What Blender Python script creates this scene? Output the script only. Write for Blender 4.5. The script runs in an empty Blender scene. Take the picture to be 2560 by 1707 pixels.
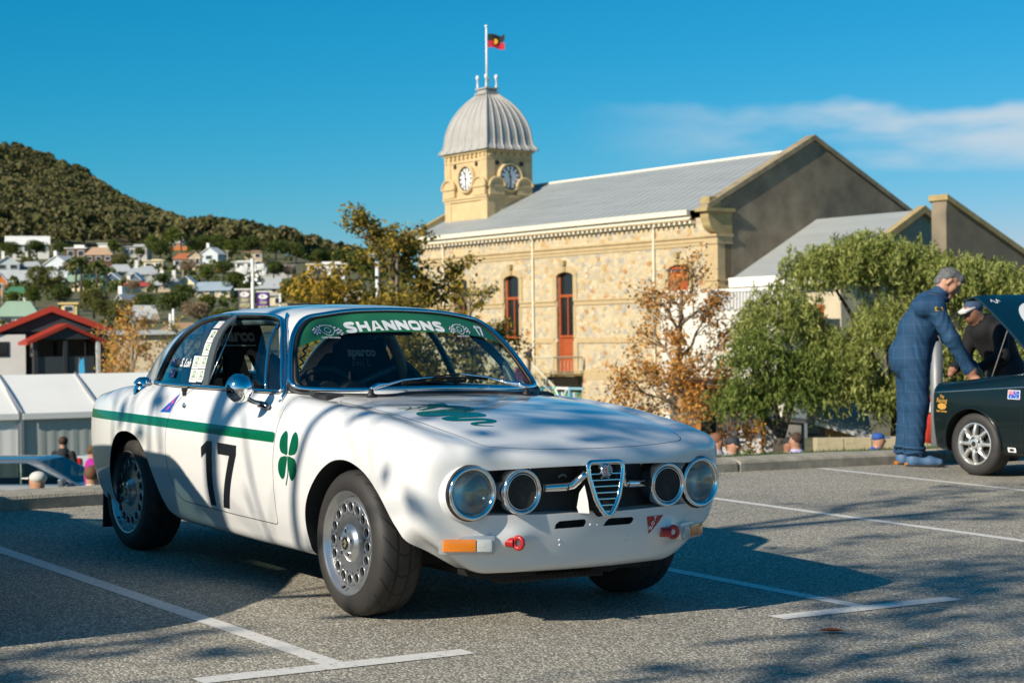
import bpy, bmesh, math, random
import numpy as np
from mathutils import Matrix, Vector, noise
scene = bpy.context.scene
COL = scene.collection
rad = math.radians

# ---------------------------------------------------------------- camera
F_PX, W_PX = 4498.186, 2560.0
def cam_rot(pitch, roll):            # looking along +Y, pitched down, rolled
    return Matrix.Rotation(rad(90)-pitch, 4, 'X') @ Matrix.Rotation(-roll, 4, 'Z')
CAM_M = Matrix.Translation((0, 0, 1.19967)) @ cam_rot(0.0006, 0.0122)
cam_data = bpy.data.cameras.new('camera'); cam = bpy.data.objects.new('camera', cam_data); COL.objects.link(cam)
cam.matrix_world = CAM_M
cam_data.sensor_width = 36.0; cam_data.lens = 36.0*F_PX/W_PX
cam_data.clip_start = .1; cam_data.clip_end = 12000
cam_data.dof.use_dof = True; cam_data.dof.focus_distance = 7.6; cam_data.dof.aperture_fstop = 6.3
scene.camera = cam
# the car park is a gently tilted plane: everything standing on it is built in this frame
PARK = CAM_M @ (Matrix.Translation((0, 0, 1.19967)) @ cam_rot(0.0119972, -0.0154256)).inverted()
CAR_TH = 0.602719
COUPE = PARK @ Matrix.Translation((-0.0291454, 7.64108, 0)) @ Matrix.Rotation(CAR_TH-math.pi/2, 4, 'Z')

# ---------------------------------------------------------------- sun and sky
SUN_AZ, SUN_EL = rad(41.0), rad(29.5)          # shadow direction on the ground (from +X towards +Y), elevation
sdir = PARK.to_3x3() @ Vector((-math.cos(SUN_AZ)*math.cos(SUN_EL), -math.sin(SUN_AZ)*math.cos(SUN_EL), math.sin(SUN_EL)))
sun_data = bpy.data.lights.new('sun', 'SUN'); sun = bpy.data.objects.new('sun', sun_data); COL.objects.link(sun)
sun.rotation_euler = (-sdir).to_track_quat('-Z', 'Y').to_euler()
sun_data.energy = 4.8; sun_data.angle = rad(.53); sun_data.color = (1.0, .90, .745)
sun.location = (-20, -20, 30)

world = bpy.data.worlds.new('World'); scene.world = world; world.use_nodes = True
wt = world.node_tree; wt.nodes.clear()
def wn(t, **k):
    n = wt.nodes.new(t)
    for a, b in k.items(): setattr(n, a, b)
    return n
w_out = wn('ShaderNodeOutputWorld'); w_bg = wn('ShaderNodeBackground'); w_sky = wn('ShaderNodeTexSky')
w_sky.sky_type = 'NISHITA'; w_sky.sun_disc = False
w_sky.sun_elevation = math.asin(max(-1, min(1, sdir.z))); w_sky.sun_rotation = math.atan2(sdir.x, sdir.y)
w_sky.altitude = 0; w_sky.air_density = 1.0; w_sky.dust_density = .35; w_sky.ozone_density = 1.6
def wm(op, a, b=None, c=None, clamp=False):
    n = wn('ShaderNodeMath', operation=op); n.use_clamp = clamp
    for i, v in enumerate((a, b, c)):
        if v is None: continue
        if isinstance(v, (int, float)): n.inputs[i].default_value = v
        else: wt.links.new(v, n.inputs[i])
    return n.outputs[0]
# deepen the blue of the clear winter sky: one tone curve for the whole dome, steeper for red
w_spc = wn('ShaderNodeSeparateColor'); wt.links.new(w_sky.outputs[0], w_spc.inputs[0])
w_cmb = wn('ShaderNodeCombineColor')
wt.links.new(wm('MULTIPLY', wm('POWER', wm('DIVIDE', wm('MINIMUM', w_spc.outputs[0], 7.5), 6.04), 3.6), 1.75), w_cmb.inputs[0])
wt.links.new(wm('MULTIPLY', w_spc.outputs[1], .56), w_cmb.inputs[1]); wt.links.new(wm('MULTIPLY', w_spc.outputs[2], .79), w_cmb.inputs[2])
# a thin bank of cloud low on the right
w_tc = wn('ShaderNodeTexCoord'); w_sep = wn('ShaderNodeSeparateXYZ'); wt.links.new(w_tc.outputs['Generated'], w_sep.inputs[0])
w_az = wm('ARCTAN2', w_sep.outputs[0], w_sep.outputs[1])
w_el = wm('ARCSINE', w_sep.outputs[2])
w_map = wn('ShaderNodeMapping'); w_map.inputs['Scale'].default_value = (9, 9, 38); wt.links.new(w_tc.outputs['Generated'], w_map.inputs[0])
w_no = wn('ShaderNodeTexNoise'); w_no.inputs['Scale'].default_value = 1.1; w_no.inputs['Detail'].default_value = 6; w_no.inputs['Roughness'].default_value = .5
wt.links.new(w_map.outputs[0], w_no.inputs['Vector'])
w_map2 = wn('ShaderNodeMapping'); w_map2.inputs['Scale'].default_value = (7, 7, 10); wt.links.new(w_tc.outputs['Generated'], w_map2.inputs[0])
w_no2 = wn('ShaderNodeTexNoise'); w_no2.inputs['Scale'].default_value = 2.0; w_no2.inputs['Detail'].default_value = 3
wt.links.new(w_map2.outputs[0], w_no2.inputs['Vector'])
def wss(a, b, x):
    n = wn('ShaderNodeMapRange', interpolation_type='SMOOTHSTEP'); n.inputs[1].default_value = a; n.inputs[2].default_value = b
    wt.links.new(x, n.inputs[0]); return n.outputs[0]
e2 = wm('ADD', w_el, wm('MULTIPLY', wm('SUBTRACT', w_no2.outputs[0], .5), -.030))
m_top = wss(.128, .120, e2); m_bot = wss(.088, .112, wm('ADD', w_el, wm('MULTIPLY', wm('SUBTRACT', w_no.outputs[0], .5), .04)))
m_l = wss(.02, .22, w_az); m_r = wss(1.0, .55, w_az)
w_mask = wm('MULTIPLY', wm('MULTIPLY', m_top, m_bot), wm('MULTIPLY', m_l, m_r))
w_mask = wm('MULTIPLY', w_mask, wss(.20, .60, w_no.outputs[0]))
w_mask = wm('MULTIPLY', w_mask, .92)
w_mix = wn('ShaderNodeMix', data_type='RGBA'); wt.links.new(w_mask, w_mix.inputs[0]); wt.links.new(w_cmb.outputs[0], w_mix.inputs[6])
w_mix.inputs[7].default_value = (4.4, 5.3, 6.0, 1)
wt.links.new(w_mix.outputs[2], w_bg.inputs[0]); w_bg.inputs[1].default_value = .095
wt.links.new(w_bg.outputs[0], w_out.inputs[0])

vs_ = scene.view_settings
vs_.view_transform = 'Standard'; vs_.look = 'None'; vs_.exposure = 0.42; vs_.gamma = 1.0; vs_.use_curve_mapping = False
scene.render.engine = 'CYCLES'
scene.cycles.max_bounces = 8; scene.cycles.transparent_max_bounces = 16
# ---------------------------------------------------------------- helpers: materials
MATS = {}
def mat(name, col, rough=.6, metal=0., var=0., vscale=8., bump=0., bscale=60., coat=0., spec=.5, col2=None, coords='Object', emit=None, detail=4, stretch=None):
    if name in MATS: return MATS[name]
    m = bpy.data.materials.new(name); m.use_nodes = True; nt = m.node_tree
    b = nt.nodes['Principled BSDF']
    b.inputs['Base Color'].default_value = (*col, 1); b.inputs['Roughness'].default_value = rough
    b.inputs['Metallic'].default_value = metal; b.inputs['Coat Weight'].default_value = coat; b.inputs['Coat Roughness'].default_value = .04
    b.inputs['Specular IOR Level'].default_value = spec
    if var or bump or col2:
        tc = nt.nodes.new('ShaderNodeTexCoord'); src = tc.outputs[coords]
        if stretch:
            mp = nt.nodes.new('ShaderNodeMapping'); mp.inputs['Scale'].default_value = stretch
            nt.links.new(src, mp.inputs[0]); src = mp.outputs[0]
    if var or col2:
        n = nt.nodes.new('ShaderNodeTexNoise'); n.inputs['Scale'].default_value = vscale; n.inputs['Detail'].default_value = detail; n.inputs['Roughness'].default_value = .6
        nt.links.new(src, n.inputs['Vector'])
        r = nt.nodes.new('ShaderNodeValToRGB'); r.color_ramp.elements[0].position = .3; r.color_ramp.elements[1].position = .72
        c2 = col2 if col2 else tuple(min(1, c*(1+var)) for c in col)
        c1 = col if col2 else tuple(c*(1-var) for c in col)
        r.color_ramp.elements[0].color = (*c1, 1); r.color_ramp.elements[1].color = (*c2, 1)
        nt.links.new(n.outputs[0], r.inputs[0]); nt.links.new(r.outputs[0], b.inputs['Base Color'])
    if bump:
        n2 = nt.nodes.new('ShaderNodeTexNoise'); n2.inputs['Scale'].default_value = bscale; n2.inputs['Detail'].default_value = 5
        nt.links.new(src, n2.inputs['Vector'])
        bp = nt.nodes.new('ShaderNodeBump'); bp.inputs['Strength'].default_value = bump; bp.inputs['Distance'].default_value = .02
        nt.links.new(n2.outputs[0], bp.inputs['Height']); nt.links.new(bp.outputs[0], b.inputs['Normal'])
    if emit:
        b.inputs['Emission Color'].default_value = (*emit[:3], 1); b.inputs['Emission Strength'].default_value = emit[3]
    MATS[name] = m
    return m

def glass_mat(name, tint=(.86,.93,.92), rough=.0, refl=1.0):
    if name in MATS: return MATS[name]
    m = bpy.data.materials.new(name); m.use_nodes = True; nt = m.node_tree; nt.nodes.clear()
    o = nt.nodes.new('ShaderNodeOutputMaterial'); mx = nt.nodes.new('ShaderNodeMixShader')
    t = nt.nodes.new('ShaderNodeBsdfTransparent'); t.inputs[0].default_value = (*tint, 1)
    g = nt.nodes.new('ShaderNodeBsdfGlossy'); g.inputs['Roughness'].default_value = rough
    lw = nt.nodes.new('ShaderNodeFresnel'); lw.inputs[0].default_value = 1.5
    ge = nt.nodes.new('ShaderNodeNewGeometry')
    # one sheet stands for both faces of a pane: use the same outside Fresnel from either side
    mp = nt.nodes.new('ShaderNodeMath'); mp.operation = 'MULTIPLY'; mp.inputs[1].default_value = 1.7*refl; mp.use_clamp = True
    io = nt.nodes.new('ShaderNodeMath'); io.operation = 'MULTIPLY_ADD'; io.inputs[1].default_value = 1/1.5-1.5; io.inputs[2].default_value = 1.5
    nt.links.new(ge.outputs['Backfacing'], io.inputs[0]); nt.links.new(io.outputs[0], lw.inputs[0])
    nt.links.new(lw.outputs[0], mp.inputs[0]); nt.links.new(mp.outputs[0], mx.inputs[0])
    nt.links.new(t.outputs[0], mx.inputs[1]); nt.links.new(g.outputs[0], mx.inputs[2]); nt.links.new(mx.outputs[0], o.inputs[0])
    MATS[name] = m
    return m

# ---------------------------------------------------------------- helpers: objects
def link(o, parent=None):
    COL.objects.link(o)
    if parent is not None: o.parent = parent
    return o
def tag(o, label=None, cat=None, group=None, kind=None):
    if label: o['label'] = label
    if cat: o['category'] = cat
    if group: o['group'] = group
    if kind: o['kind'] = kind
    return o
def thing(name, label, cat, M=None, group=None):
    o = bpy.data.objects.new(name, None); o.empty_display_size = .1; COL.objects.link(o)
    if M is not None: o.matrix_world = M if isinstance(M, Matrix) else Matrix.Translation(M)
    return tag(o, label, cat, group)
def mesh(name, V, Fc, mats, mi=None, smooth=False, normals=None):
    me = bpy.data.meshes.new(name)
    V = V.tolist() if isinstance(V, np.ndarray) else V
    Fc = Fc.tolist() if isinstance(Fc, np.ndarray) else Fc
    me.from_pydata(V, [], Fc)
    for m in (mats if isinstance(mats, (list, tuple)) else [mats]): me.materials.append(m)
    if mi is not None: me.polygons.foreach_set('material_index', np.asarray(mi, np.int32))
    if smooth: me.polygons.foreach_set('use_smooth', np.ones(len(me.polygons), bool))
    if smooth == 'auto':
        try: me.set_sharp_from_angle(angle=rad(38))
        except Exception: pass
    me.update()
    if normals is not None: me.normals_split_custom_set_from_vertices([tuple(n) for n in normals])
    return me
def obj(name, me, parent=None, M=None):
    o = bpy.data.objects.new(name, me); link(o, parent)
    if M is not None:
        if not isinstance(M, Matrix): M = Matrix.Translation(M)
        if parent is None: o.matrix_world = M
        else: o.matrix_local = M
    return o

class MB:
    """collects simple shapes; build() links them as ONE mesh object"""
    def __init__(s): s.V = []; s.F = []; s.I = []; s.M = Matrix.Identity(4); s.mi = 0
    def add(s, V, F, mi=None):
        n = len(s.V); M = s.M
        s.V.extend([tuple(M @ Vector(v)) for v in V]); s.F.extend([tuple(i+n for i in f) for f in F])
        s.I.extend([s.mi if mi is None else mi]*len(F)); return s
    def box(s, c, d, R=None, mi=None, taper=1.0):
        x, y, z = d[0]/2, d[1]/2, d[2]/2
        V = [Vector((sx*x*(taper if sz > 0 else 1), sy*y*(taper if sz > 0 else 1), sz*z)) for sz in (-1,1) for sx, sy in ((-1,-1),(1,-1),(1,1),(-1,1))]
        if R is not None: V = [R @ v for v in V]
        V = [v+Vector(c) for v in V]
        return s.add(V, [(3,2,1,0),(4,5,6,7),(0,1,5,4),(1,2,6,5),(2,3,7,6),(3,0,4,7)], mi)
    def bbox(s, c, d, r=.01, R=None, mi=None):
        """box with chamfered edges"""
        bm = bmesh.new(); bmesh.ops.create_cube(bm, size=1)
        for v in bm.verts: v.co = Vector((v.co.x*d[0], v.co.y*d[1], v.co.z*d[2]))
        bmesh.ops.bevel(bm, geom=list(bm.edges), offset=r, segments=2, affect='EDGES', profile=.6)
        if R is not None: bmesh.ops.transform(bm, matrix=R.to_4x4(), verts=bm.verts)
        bm.verts.index_update()
        V = [v.co+Vector(c) for v in bm.verts]; F = [[v.index for v in f.verts] for f in bm.faces]; bm.free()
        return s.add(V, F, mi)
    def tube(s, path, r, n=8, closed=False, caps=True, mi=None, flat=1.0, up=None):
        P = [Vector(p) for p in path]; N = len(P); V = []; F = []
        rr = r if isinstance(r, (list, tuple)) else [r]*N
        T = []
        for i in range(N):
            a = P[(i-1) % N] if (closed or i > 0) else P[0]; b = P[(i+1) % N] if (closed or i < N-1) else P[-1]
            t = (b-a); T.append(t.normalized() if t.length > 1e-9 else Vector((0,0,1)))
        u = Vector(up) if up is not None else (Vector((0,0,1)) if abs(T[0].z) < .9 else Vector((1,0,0)))
        for i in range(N):
            u = (u - T[i]*u.dot(T[i]))
            u = u.normalized() if u.length > 1e-6 else T[i].orthogonal().normalized()
            w = T[i].cross(u)
            for k in range(n):
                a = 2*math.pi*k/n
                V.append(P[i] + u*(math.cos(a)*rr[i]) + w*(math.sin(a)*rr[i]*flat))
        for i in range(N if closed else N-1):
            j = (i+1) % N
            for k in range(n):
                l = (k+1) % n; F.append((i*n+k, i*n+l, j*n+l, j*n+k))
        if caps and not closed:
            F.append(tuple(range(n))[::-1]); F.append(tuple((N-1)*n+k for k in range(n)))
        return s.add(V, F, mi)
    def cyl(s, a, b, r0, r1=None, n=12, caps=True, mi=None):
        return s.tube([a, b], [r0, r0 if r1 is None else r1], n, caps=caps, mi=mi)
    def lathe(s, prof, n=24, axis='z', o=(0,0,0), mi=None, close=False):
        """prof: (radius, height) pairs"""
        V = []; F = []
        for (r, h0) in prof:
            for k in range(n):
                a = 2*math.pi*k/n; x, y = r*math.cos(a), r*math.sin(a)
                v = {'z': (x, y, h0), 'y': (x, h0, y), 'x': (h0, x, y)}[axis]
                V.append(Vector(v)+Vector(o))
        m = len(prof)
        for i in range(m-1 if not close else m):
            j = (i+1) % m
            for k in range(n):
                l = (k+1) % n; f = (i*n+k, i*n+l, j*n+l, j*n+k)
                F.append(f if axis != 'y' else f[::-1])
        if not close:
            if prof[0][0] > 1e-6: F.append(tuple(range(n))[::-1] if axis != 'y' else tuple(range(n)))
            if prof[-1][0] > 1e-6:
                f = tuple((m-1)*n+k for k in range(n)); F.append(f if axis != 'y' else f[::-1])
        return s.add(V, F, mi)
    def prism(s, poly, z0, z1, axis='z', mi=None, o=(0,0,0)):
        """extrude a 2D polygon; axis z: (x,y,z)  y: (x,z)->extruded in y  x: (y,z)->extruded in x"""
        n = len(poly); V = []
        for z in (z0, z1):
            for (a, b) in poly:
                V.append(Vector({'z': (a, b, z), 'y': (a, z, b), 'x': (z, a, b)}[axis])+Vector(o))
        F = [tuple(range(n))[::-1], tuple(range(n, 2*n))] + [(i, (i+1) % n, n+(i+1) % n, n+i) for i in range(n)]
        return s.add(V, F, mi)
    def sphere(s, c, r, n=12, m=8, mi=None, sc=(1,1,1)):
        V = []; F = []
        for i in range(m+1):
            t = math.pi*i/m
            for k in range(n):
                a = 2*math.pi*k/n
                V.append((c[0]+r*sc[0]*math.sin(t)*math.cos(a), c[1]+r*sc[1]*math.sin(t)*math.sin(a), c[2]+r*sc[2]*math.cos(t)))
        for i in range(m):
            for k in range(n):
                l = (k+1) % n; F.append((i*n+k, (i+1)*n+k, (i+1)*n+l, i*n+l))
        return s.add(V, F, mi)
    def mesh(s, name, mats, smooth=False): return mesh(name, s.V, s.F, mats, s.I if isinstance(mats, (list, tuple)) else None, smooth)
    def build(s, name, mats, parent=None, smooth=False, M=None):
        me = s.mesh(name, mats, smooth)
        # outward normals
        bm = bmesh.new(); bm.from_mesh(me); bmesh.ops.recalc_face_normals(bm, faces=bm.faces); bm.to_mesh(me); bm.free()
        if smooth == 'auto':
            try: me.set_sharp_from_angle(angle=rad(38))
            except Exception: pass
        return obj(name, me, parent, M)

def copy_tree(o, M=None, label=None):
    c = o.copy(); COL.objects.link(c)
    if M is not None: c.matrix_world = M
    if label: c['label'] = label
    for ch in list(o.children):
        d = ch.copy(); COL.objects.link(d); d.parent = c
        for g in list(ch.children):
            e = g.copy(); COL.objects.link(e); e.parent = d
    return c

def catmull(pts, n=8, closed=True):
    P = [np.array(p, float) for p in pts]; N = len(P); out = []
    for i in range(N if closed else N-1):
        p0 = P[(i-1) % N] if closed or i > 0 else 2*P[0]-P[1]
        p1 = P[i]; p2 = P[(i+1) % N]
        p3 = P[(i+2) % N] if closed or i+2 < N else 2*P[-1]-P[-2]
        for k in range(n):
            t = k/n
            out.append(.5*((2*p1)+(-p0+p2)*t+(2*p0-5*p1+4*p2-p3)*t*t+(-p0+3*p1-3*p2+p3)*t**3))
    if not closed: out.append(P[-1])
    return np.array(out)
def rounded(pts, r, n=6):
    """closed polygon with corners rounded by quadratic arcs; r per corner or one value"""
    P = [np.array(p, float) for p in pts]; N = len(P); out = []
    for i in range(N):
        a, b, c = P[i-1], P[i], P[(i+1) % N]; ri = r[i] if isinstance(r, (list, tuple)) else r
        d1 = a-b; d2 = c-b; l1 = np.linalg.norm(d1); l2 = np.linalg.norm(d2)
        q = min(ri, .48*l1, .48*l2)
        if q < 1e-6: out.append(b); continue
        s0 = b+d1/l1*q; s1 = b+d2/l2*q
        for k in range(n+1):
            t = k/n; out.append((1-t)**2*s0+2*t*(1-t)*b+t*t*s1)
    return np.array(out)
def densify(poly, h0, closed=True):
    P = np.asarray(poly, float); out = []
    for i in range(len(P) if closed else len(P)-1):
        a, b = P[i], P[(i+1) % len(P)]; n = max(1, int(math.ceil(np.linalg.norm(b-a)/h0)))
        for k in range(n): out.append(a+(b-a)*k/n)
    if not closed: out.append(P[-1])
    return np.array(out)
def poly_sd(Q, poly):
    """signed distance (negative inside) of points Q to a closed 2D polygon"""
    Q = np.asarray(Q, float); P = np.asarray(poly, float); N = len(P)
    d = np.full(len(Q), 1e9); ins = np.zeros(len(Q), bool)
    for i in range(N):
        a = P[i]; b = P[(i+1) % N]; e = b-a; L2 = max(e@e, 1e-18)
        w = Q-a; t = np.clip((w@e)/L2, 0, 1); dd = w-t[:,None]*e
        d = np.minimum(d, (dd*dd).sum(1))
        c = (a[1] > Q[:,1]) != (b[1] > Q[:,1])
        if c.any():
            xx = a[0]+(Q[:,1]-a[1])*(b[0]-a[0])/(b[1]-a[1] if abs(b[1]-a[1]) > 1e-18 else 1e-18)
            ins ^= c & (Q[:,0] < xx)
    return np.sqrt(d)*np.where(ins, -1, 1)

class TM:
    """triangle soup with tags that can be split along scalar fields"""
    def __init__(s, V, T, G=None): s.V = V; s.T = T; s.G = np.zeros(len(T), np.int32) if G is None else G
    def split(s, g, mask=None):
        g = np.where(np.abs(g) < 1e-6, 1e-6, g)
        T = s.T; G = s.G
        act = np.ones(len(T), bool) if mask is None else mask
        neg = (g[T] < 0); c = neg.sum(1)
        inn = act & (c == 3); cut = act & ((c == 1) | (c == 2)); out = ~(inn | cut)
        tc = T[cut]; nc = neg[cut]; gc = G[cut]; cc = c[cut]
        lone = np.where(cc[:,None] == 1, nc, ~nc); k = lone.argmax(1)
        r = np.arange(len(tc)); A = tc[r,k]; B = tc[r,(k+1) % 3]; D = tc[r,(k+2) % 3]
        E = np.concatenate([np.stack([A,B],1), np.stack([A,D],1)])
        Es = np.sort(E, 1); key = Es[:,0].astype(np.int64)*(len(s.V)+1)+Es[:,1]
        uk, ui, inv = np.unique(key, return_index=True, return_inverse=True)
        e = Es[ui]; ga = g[e[:,0]]; gb = g[e[:,1]]; t = ga/(ga-gb)
        NV = s.V[e[:,0]]*(1-t)[:,None]+s.V[e[:,1]]*t[:,None]
        n0 = len(s.V); ab = inv[:len(tc)]+n0; ad = inv[len(tc):]+n0
        V2 = np.concatenate([s.V, NV])
        t1 = np.stack([A,ab,ad],1); t2 = np.stack([ab,B,D],1); t3 = np.stack([ab,D,ad],1)
        ln = cc == 1
        negT = np.concatenate([T[inn], t1[ln], t2[~ln], t3[~ln]]); negG = np.concatenate([G[inn], gc[ln], gc[~ln], gc[~ln]])
        posT = np.concatenate([T[out], t1[~ln], t2[ln], t3[ln]]); posG = np.concatenate([G[out], gc[~ln], gc[ln], gc[ln]])
        return TM(V2, negT, negG), TM(V2, posT, posG)
    def cen(s): return s.V[s.T].mean(1)
    def join(s, o): return TM(o.V if len(o.V) >= len(s.V) else s.V, np.concatenate([s.T, o.T]), np.concatenate([s.G, o.G]))
    def compact(s):
        u, inv = np.unique(s.T, return_inverse=True)
        return TM(s.V[u], inv.reshape(-1,3), s.G)
def tm_obj(tm, F, name, mats, parent, off=0.0):
    tm = tm.compact(); N = fgrad(F, tm.V); N /= np.linalg.norm(N, axis=1)[:,None]+1e-9
    me = mesh(name, tm.V+N*off, tm.T, mats, tm.G, True, N)
    return obj(name, me, parent)

# ---------------------------------------------------------------- helpers: lettering (built-in font, meshed)
def text_polys(s, size=1.0, bold=0.0, shear=0.0, sx=1.0, spacing=1.0, align='CENTER', res=3):
    cu = bpy.data.curves.new('lettering', 'FONT'); cu.body = s; cu.size = size; cu.offset = bold; cu.shear = shear
    cu.space_character = spacing; cu.align_x = align; cu.align_y = 'CENTER'; cu.resolution_u = res; cu.fill_mode = 'FRONT'
    o = bpy.data.objects.new('lettering', cu); COL.objects.link(o)
    dg = bpy.context.evaluated_depsgraph_get()
    me = bpy.data.meshes.new_from_object(o.evaluated_get(dg))
    V = [(v.co.x*sx, v.co.y) for v in me.vertices]; F = [tuple(p.vertices) for p in me.polygons]
    bpy.data.objects.remove(o); bpy.data.meshes.remove(me); bpy.data.curves.remove(cu)
    return V, F
def poly_fill(poly):
    """triangulate one 2D polygon -> V, F"""
    from mathutils.geometry import tessellate_polygon
    P = [Vector((p[0], p[1], 0)) for p in poly]
    return [(p.x, p.y) for p in P], [tuple(t) for t in tessellate_polygon([P])]
def grid_cut(V, F, h0):
    """cut a flat mesh by a grid so that it can follow a curved surface"""
    bm = bmesh.new(); vs = [bm.verts.new((v[0], v[1], 0)) for v in V]
    for f in F:
        try: bm.faces.new([vs[i] for i in f])
        except ValueError: pass
    xs = [v[0] for v in V]; ys = [v[1] for v in V]
    for ax, lo, hi in ((0, min(xs), max(xs)), (1, min(ys), max(ys))):
        k = math.ceil(lo/h0)*h0
        while k < hi:
            co = [0,0,0]; no = [0,0,0]; co[ax] = k+1e-5; no[ax] = 1
            bmesh.ops.bisect_plane(bm, geom=bm.verts[:]+bm.edges[:]+bm.faces[:], plane_co=co, plane_no=no)
            k += h0
    bmesh.ops.triangulate(bm, faces=bm.faces[:])
    bm.verts.index_update()
    V2 = [(v.co.x, v.co.y) for v in bm.verts]; F2 = [tuple(v.index for v in f.verts) for f in bm.faces]; bm.free()
    return V2, F2
def strokes(path, widths, closed=False):
    """variable-width stroke polygon around a 2D path"""
    P = np.asarray(path, float); N = len(P); w = np.asarray(widths, float)*np.ones(N)
    T = np.gradient(P, axis=0); T /= np.linalg.norm(T, axis=1)[:,None]+1e-9
    Nn = np.stack([-T[:,1], T[:,0]], 1)
    A = P+Nn*w[:,None]/2; B = P-Nn*w[:,None]/2
    V = [tuple(a) for a in A]+[tuple(b) for b in B]
    F = [(i, i+1, N+i+1, N+i) for i in range(N-1)]
    return V, F

def block_text(txt, h0, wl=.62, t=.22, gap=.10, shear=0.):
    """heavy sign-writer's capitals from polygons; returns V, F centred on the origin"""
    def bar(*p): return [(list(p), None)]
    def letter(c, w):
        T = t
        if c == 'H': return bar((0,0),(T,0),(T,1),(0,1))+bar((w-T,0),(w,0),(w,1),(w-T,1))+bar((T,.5-T*.42),(w-T,.5-T*.42),(w-T,.5+T*.42),(T,.5+T*.42))
        if c == 'N': return bar((0,0),(T,0),(T,1),(0,1))+bar((w-T,0),(w,0),(w,1),(w-T,1))+bar((T,1),(T,1-T*1.55),(w-T,0),(w-T,T*1.55))
        if c == 'A': return bar((0,0),(T*1.05,0),(w/2+T*.1,1),(w/2-T*.62,1))+bar((w-T*1.05,0),(w,0),(w/2+T*.62,1),(w/2-T*.1,1))+bar((w*.28,.2),(w*.72,.2),(w*.66,.38),(w*.34,.38))
        P = []
        if c == 'O':
            P = rounded([(T*.43,T*.40),(w-T*.43,T*.40),(w-T*.43,1-T*.40),(T*.43,1-T*.40)], .30, 5); P = np.concatenate([P, P[:1]])
        if c == 'S':
            P = catmull([(w-T*.45,.76),(w*.78,.87),(w*.5,.895),(w*.2,.85),(T*.55,.70),(w*.28,.57),(w*.62,.46),(w-T*.55,.30),(w*.8,.14),(w*.5,.105),(w*.2,.135),(T*.45,.25)], 4, False)
        V, F = strokes(P, T*.86); return [(V, F)]
    V = []; F = []; x = 0
    for c in txt:
        w = wl*(1.05 if c in 'NOA' else 1)
        for (vv, ff) in letter(c, w):
            n0 = len(V); V += [(a+x+b*shear, b) for a, b in vv]; F += [tuple(range(n0, n0+len(vv)))] if ff is None else [tuple(i+n0 for i in f) for f in ff]
        x += w+gap
    W = x-gap; return [((a-W/2-.5*shear)*h0, (b-.5)*h0) for a, b in V], F
# ---------------------------------------------------------------- car body as a smooth implicit surface
def herm(pts):
    X_ = np.array([p[0] for p in pts], float); Y_ = np.array([p[1] for p in pts], float)
    o = np.argsort(X_); X_ = X_[o]; Y_ = Y_[o]
    d = np.diff(Y_)/np.diff(X_); m = np.empty_like(X_)
    m[0] = d[0]; m[-1] = d[-1]
    h0 = np.diff(X_)
    m[1:-1] = (d[:-1]*h0[1:] + d[1:]*h0[:-1])/(h0[1:]+h0[:-1])
    def fn(x):
        x = np.asarray(x, float); xc = np.clip(x, X_[0], X_[-1])
        i = np.clip(np.searchsorted(X_, xc, side='right')-1, 0, len(X_)-2)
        hh = X_[i+1]-X_[i]; t = (xc-X_[i])/hh; t2 = t*t; t3 = t2*t
        y = (2*t3-3*t2+1)*Y_[i] + (t3-2*t2+t)*hh*m[i] + (-2*t3+3*t2)*Y_[i+1] + (t3-t2)*hh*m[i+1]
        return y + np.where(x < X_[0], (x-X_[0])*m[0], 0) + np.where(x > X_[-1], (x-X_[-1])*m[-1], 0)
    return staticmethod(fn)

def smax(a, b, k):
    hh = np.maximum(k-np.abs(a-b), 0)/k
    return np.maximum(a, b) + hh*hh*k*0.25
def smin(a, b, k): return -smax(-a, -b, k)
def sstep(a, b, x):
    t = np.clip((x-a)/(b-a), 0, 1); return t*t*(3-2*t)

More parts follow.
